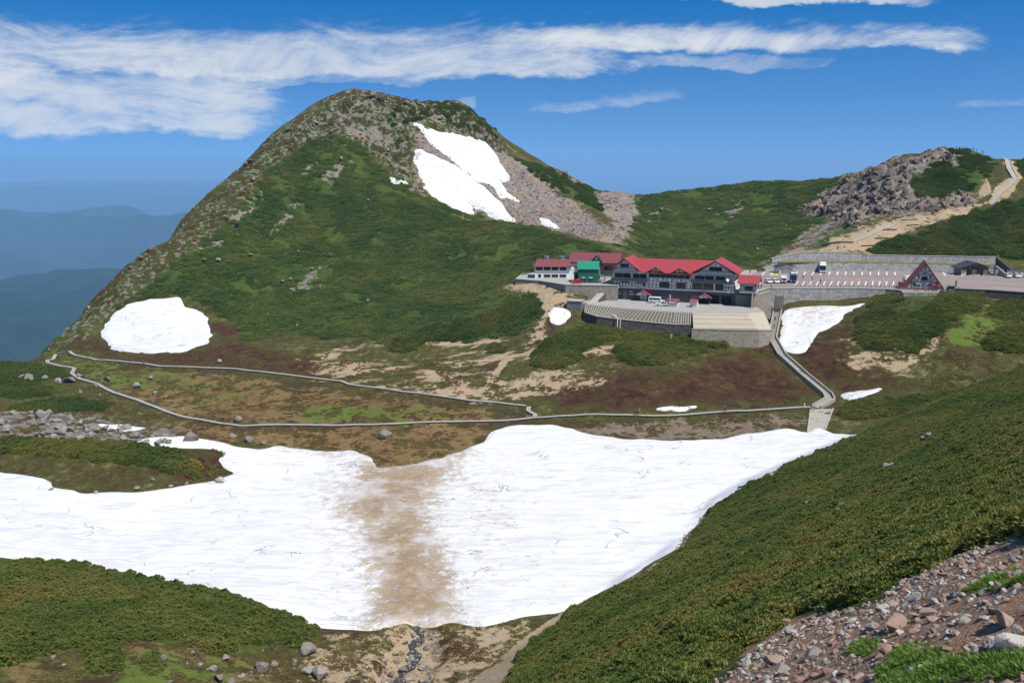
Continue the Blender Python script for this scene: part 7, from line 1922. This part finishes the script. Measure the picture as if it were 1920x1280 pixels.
# ================================================================== people
def person_mat(top, legs, hair=(0.02, 0.016, 0.014)):
    m, t, b = newmat('clothes')
    tc_ = t.new('ShaderNodeTexCoord'); s_ = t.new('ShaderNodeSeparateXYZ'); t.l.new(tc_.outputs['Object'], s_.inputs[0])
    z = s_.outputs[2]
    c = t.mix(t.m('GREATER_THAN', z, 0.09), (0.04, 0.03, 0.025), legs)
    c = t.mix(t.m('GREATER_THAN', z, 0.92), c, top)
    c = t.mix(t.m('GREATER_THAN', z, 1.46), c, (0.50, 0.31, 0.22))
    c = t.mix(t.m('GREATER_THAN', z, 1.63), c, hair)
    t.put(b.inputs['Base Color'], c); b.inputs['Roughness'].default_value = 0.85
    return m
PMESH = {}
def person_mesh(pose):
    """one continuous body grown over a joint skeleton"""
    if pose in PMESH: return PMESH[pose].copy()
    st_ = {'walk': 0.26, 'stand': 0.04, 'stride': 0.36}[pose]
    V_ = [(0, 0, 0.93, .15), (0, 0, 1.12, .145), (0, 0, 1.34, .165), (0, 0, 1.45, .085), (0.01, 0, 1.53, .058), (0.03, 0, 1.62, .10), (0.02, 0, 1.70, .085),
          (st_ * 0.45, 0.10, 0.86, .10), (st_ * 0.75, 0.11, 0.48, .068), (st_, 0.11, 0.08, .045), (st_ + 0.16, 0.12, 0.035, .04),
          (-st_ * 0.35, -0.10, 0.86, .10), (-st_ * 0.5, -0.11, 0.48, .068), (-st_, -0.11, 0.09, .045), (-st_ + 0.15, -0.12, 0.035, .04),
          (0, 0.20, 1.40, .06), (-st_ * 0.3, 0.26, 1.13, .045), (st_ * 0.1, 0.26, 0.92, .036), (st_ * 0.25 + 0.03, 0.25, 0.82, .035),
          (0, -0.20, 1.40, .06), (-st_ * 0.05, -0.26, 1.13, .045), (st_ * 0.7, -0.24, 0.95, .036), (st_ * 0.9 + 0.03, -0.23, 0.87, .035)]
    E_ = [(0, 1), (1, 2), (2, 3), (3, 4), (4, 5), (5, 6), (0, 7), (7, 8), (8, 9), (9, 10), (0, 11), (11, 12), (12, 13), (13, 14), (2, 15), (15, 16), (16, 17), (17, 18), (2, 19), (19, 20), (20, 21), (21, 22)]
    me = bpy.data.meshes.new('body'); me.from_pydata([v[:3] for v in V_], E_, [])
    o = bpy.data.objects.new('tmp', me); COL.objects.link(o)
    md = o.modifiers.new('skin', 'SKIN'); md.use_smooth_shade = True
    sk = me.skin_vertices[0].data if len(me.skin_vertices) else None
    if sk is None:
        bm = bmesh.new(); bm.from_mesh(me); bm.verts.layers.skin.verify(); bm.to_mesh(me); bm.free(); sk = me.skin_vertices[0].data
    for i, v in enumerate(V_): sk[i].radius = (v[3], v[3] * (0.8 if i < 3 else 1)); sk[i].use_root = (i == 0)
    ss_ = o.modifiers.new('sub', 'SUBSURF'); ss_.levels = 1; ss_.render_levels = 1
    dg = bpy.context.evaluated_depsgraph_get()
    out = bpy.data.meshes.new_from_object(o.evaluated_get(dg))
    bpy.data.objects.remove(o)
    out.materials.clear()
    PMESH[pose] = out
    return out.copy()
def person(label, p, rz, top, legs, pose='walk', pack=None, hat=None, group=None, s=1.0):
    root = thing('person', label, 'person', tuple(p), rz, group)
    me = person_mesh(pose); o = link('body', me, None, root); me.materials.append(person_mat(top, legs))
    if pack:
        plain('pack_%d' % len(MATS), pack, 0.8); mm = list(MATS)[-1]
        MB().box(-0.34, -0.13, -0.16, 0.16, 1.0, 1.46).build('backpack', mm, root, 0.04)
    if hat:
        plain('hat_%d' % len(MATS), hat, 0.8); mm = list(MATS)[-1]
        MB().cyl((0.02, 0, 1.70), (0.02, 0, 1.73), 0.19, 12).cyl((0.02, 0, 1.73), (0.02, 0, 1.84), 0.115, 12, 0.09).build('hat', mm, root)
    root.scale = (s, s, s)
    return root
ORG, GRN, RED, BLU, BLK, WHT, TEAL, KHK, GRY = (0.6, 0.16, 0.03), (0.12, 0.35, 0.06), (0.5, 0.03, 0.02), (0.04, 0.12, 0.4), (0.02, 0.02, 0.022), (0.7, 0.7, 0.68), (0.03, 0.32, 0.38), (0.28, 0.23, 0.14), (0.16, 0.16, 0.17)
def lotpos(u, v): p_ = AZ3(u, v, LOTZ); return (p_.x, p_.y, LZ)
def gp(u, v, lift=0.0, ymin=150): p_ = hit(u, v, ymin); return (p_.x, p_.y, p_.z + lift)
person('person in red striding across the car park', lotpos(1522.5, 527), 0.3, RED, KHK, 'stride')
person('person in black walking across the car park beside the one in red', lotpos(1505.5, 524.5), -2.6, BLK, BLK, 'walk')
person('person in grey walking among the front parking bays', lotpos(1538.5, 531.5), 1.3, GRY, BLK, 'walk')
person('hiker in orange with a green pack on the near boardwalk', gp(1198, 782, 0.5), 3.0, ORG, KHK, 'walk', GRN, (0.5, 0.4, 0.1))
person('hiker in green beside the hiker in orange on the near boardwalk', gp(1192, 782, 0.5), 3.0, GRN, BLK, 'walk', BLK)
person('hiker in blue walking alone on the near boardwalk', gp(1359, 775, 0.5), 0.1, BLU, BLK, 'walk', GRY)
person('hiker in teal coming down the stairway', gp(1451, 619, 0.55), -1.7, TEAL, BLK, 'walk', BLU)
person('hiker in black on the stairway landing', gp(1453, 606, 0.55), -1.5, BLK, BLK, 'walk')
person('visitor in dark clothes pausing at the left wall of the stairway', gp(1440, 606, 0.0), 0.5, BLK, BLK, 'stand')
person('visitor in a blue-grey jacket standing by the annex gable', lotpos(1427, 541), 0.6, (0.2, 0.24, 0.32), BLK, 'stand')
person('visitor in black standing at the top of the curved wall', lotpos(1446, 543), -0.8, BLK, GRY, 'stand')
person('visitor in dark clothes behind the annex roof', lotpos(1406, 513.5), 1.2, BLK, BLK, 'stand')
person('visitor in black walking to the A-frame hut', lotpos(1680, 542), -0.4, BLK, BLK, 'walk')
person('second visitor in charcoal walking to the A-frame hut', lotpos(1683, 544), -0.4, GRY, BLK, 'walk')
person('visitor in a blue shirt in front of the green shop awning', lotpos(1127, 531), -1.2, (0.15, 0.25, 0.5), GRY, 'stand')
person('visitor in white beside the green shop awning', lotpos(1131, 530), -1.2, WHT, BLK, 'stand')
person('visitor in orange behind the green shop', lotpos(1134, 528), -1.2, RED, BLK, 'stand')
for u, v, c_ in ((270, 687, BLU), (92, 663, WHT), (122, 659, GRY)):
    person({270: 'hiker in blue on the far boardwalk below the rounded snow', 92: 'hiker in white at the saddle end of the boardwalk', 122: 'hiker in grey where the boardwalks meet at the saddle'}[u], gp(u, v, 0.45), 0.4, c_, BLK, 'walk')
for i, u in enumerate((1792, 1798, 1803, 1807, 1813, 1819, 1824, 1830, 1842)):
    pz_ = hit(u, 292, 420)
    top_y = max(range(430, 540, 2), key=lambda yy: (H(pz_.x / pz_.y * yy, yy) - CAMZ) / yy)
    xx = pz_.x / pz_.y * top_y
    person('tiny hiker standing on the top of the rocky hill', (xx, top_y, H(xx, top_y) - 0.05), i * 1.3, (BLK, GRY, RED, BLU, BLK, WHT, BLK, GRY, BLK)[i], BLK, 'stand', None, None, 'hikers on the hilltop', 1.1)
# foot trail posts and a summit marker
p = hit(1258, 639, 240)
sp = thing('stone_marker', 'small pale stone marker standing in the lower pine thicket', 'marker', tuple(p)); MB().hexa([(-0.4, -0.3, -0.3), (0.4, -0.3, -0.3), (0.4, 0.3, -0.3), (-0.4, 0.3, -0.3)], [(-0.25, -0.2, 1.6), (0.25, -0.2, 1.6), (0.25, 0.2, 1.6), (-0.25, 0.2, 1.6)]).build('shaft', 'pale_concrete', sp); MB().box(-0.34, 0.34, -0.28, 0.28, 1.603, 1.95).build('cap', 'concrete', sp)
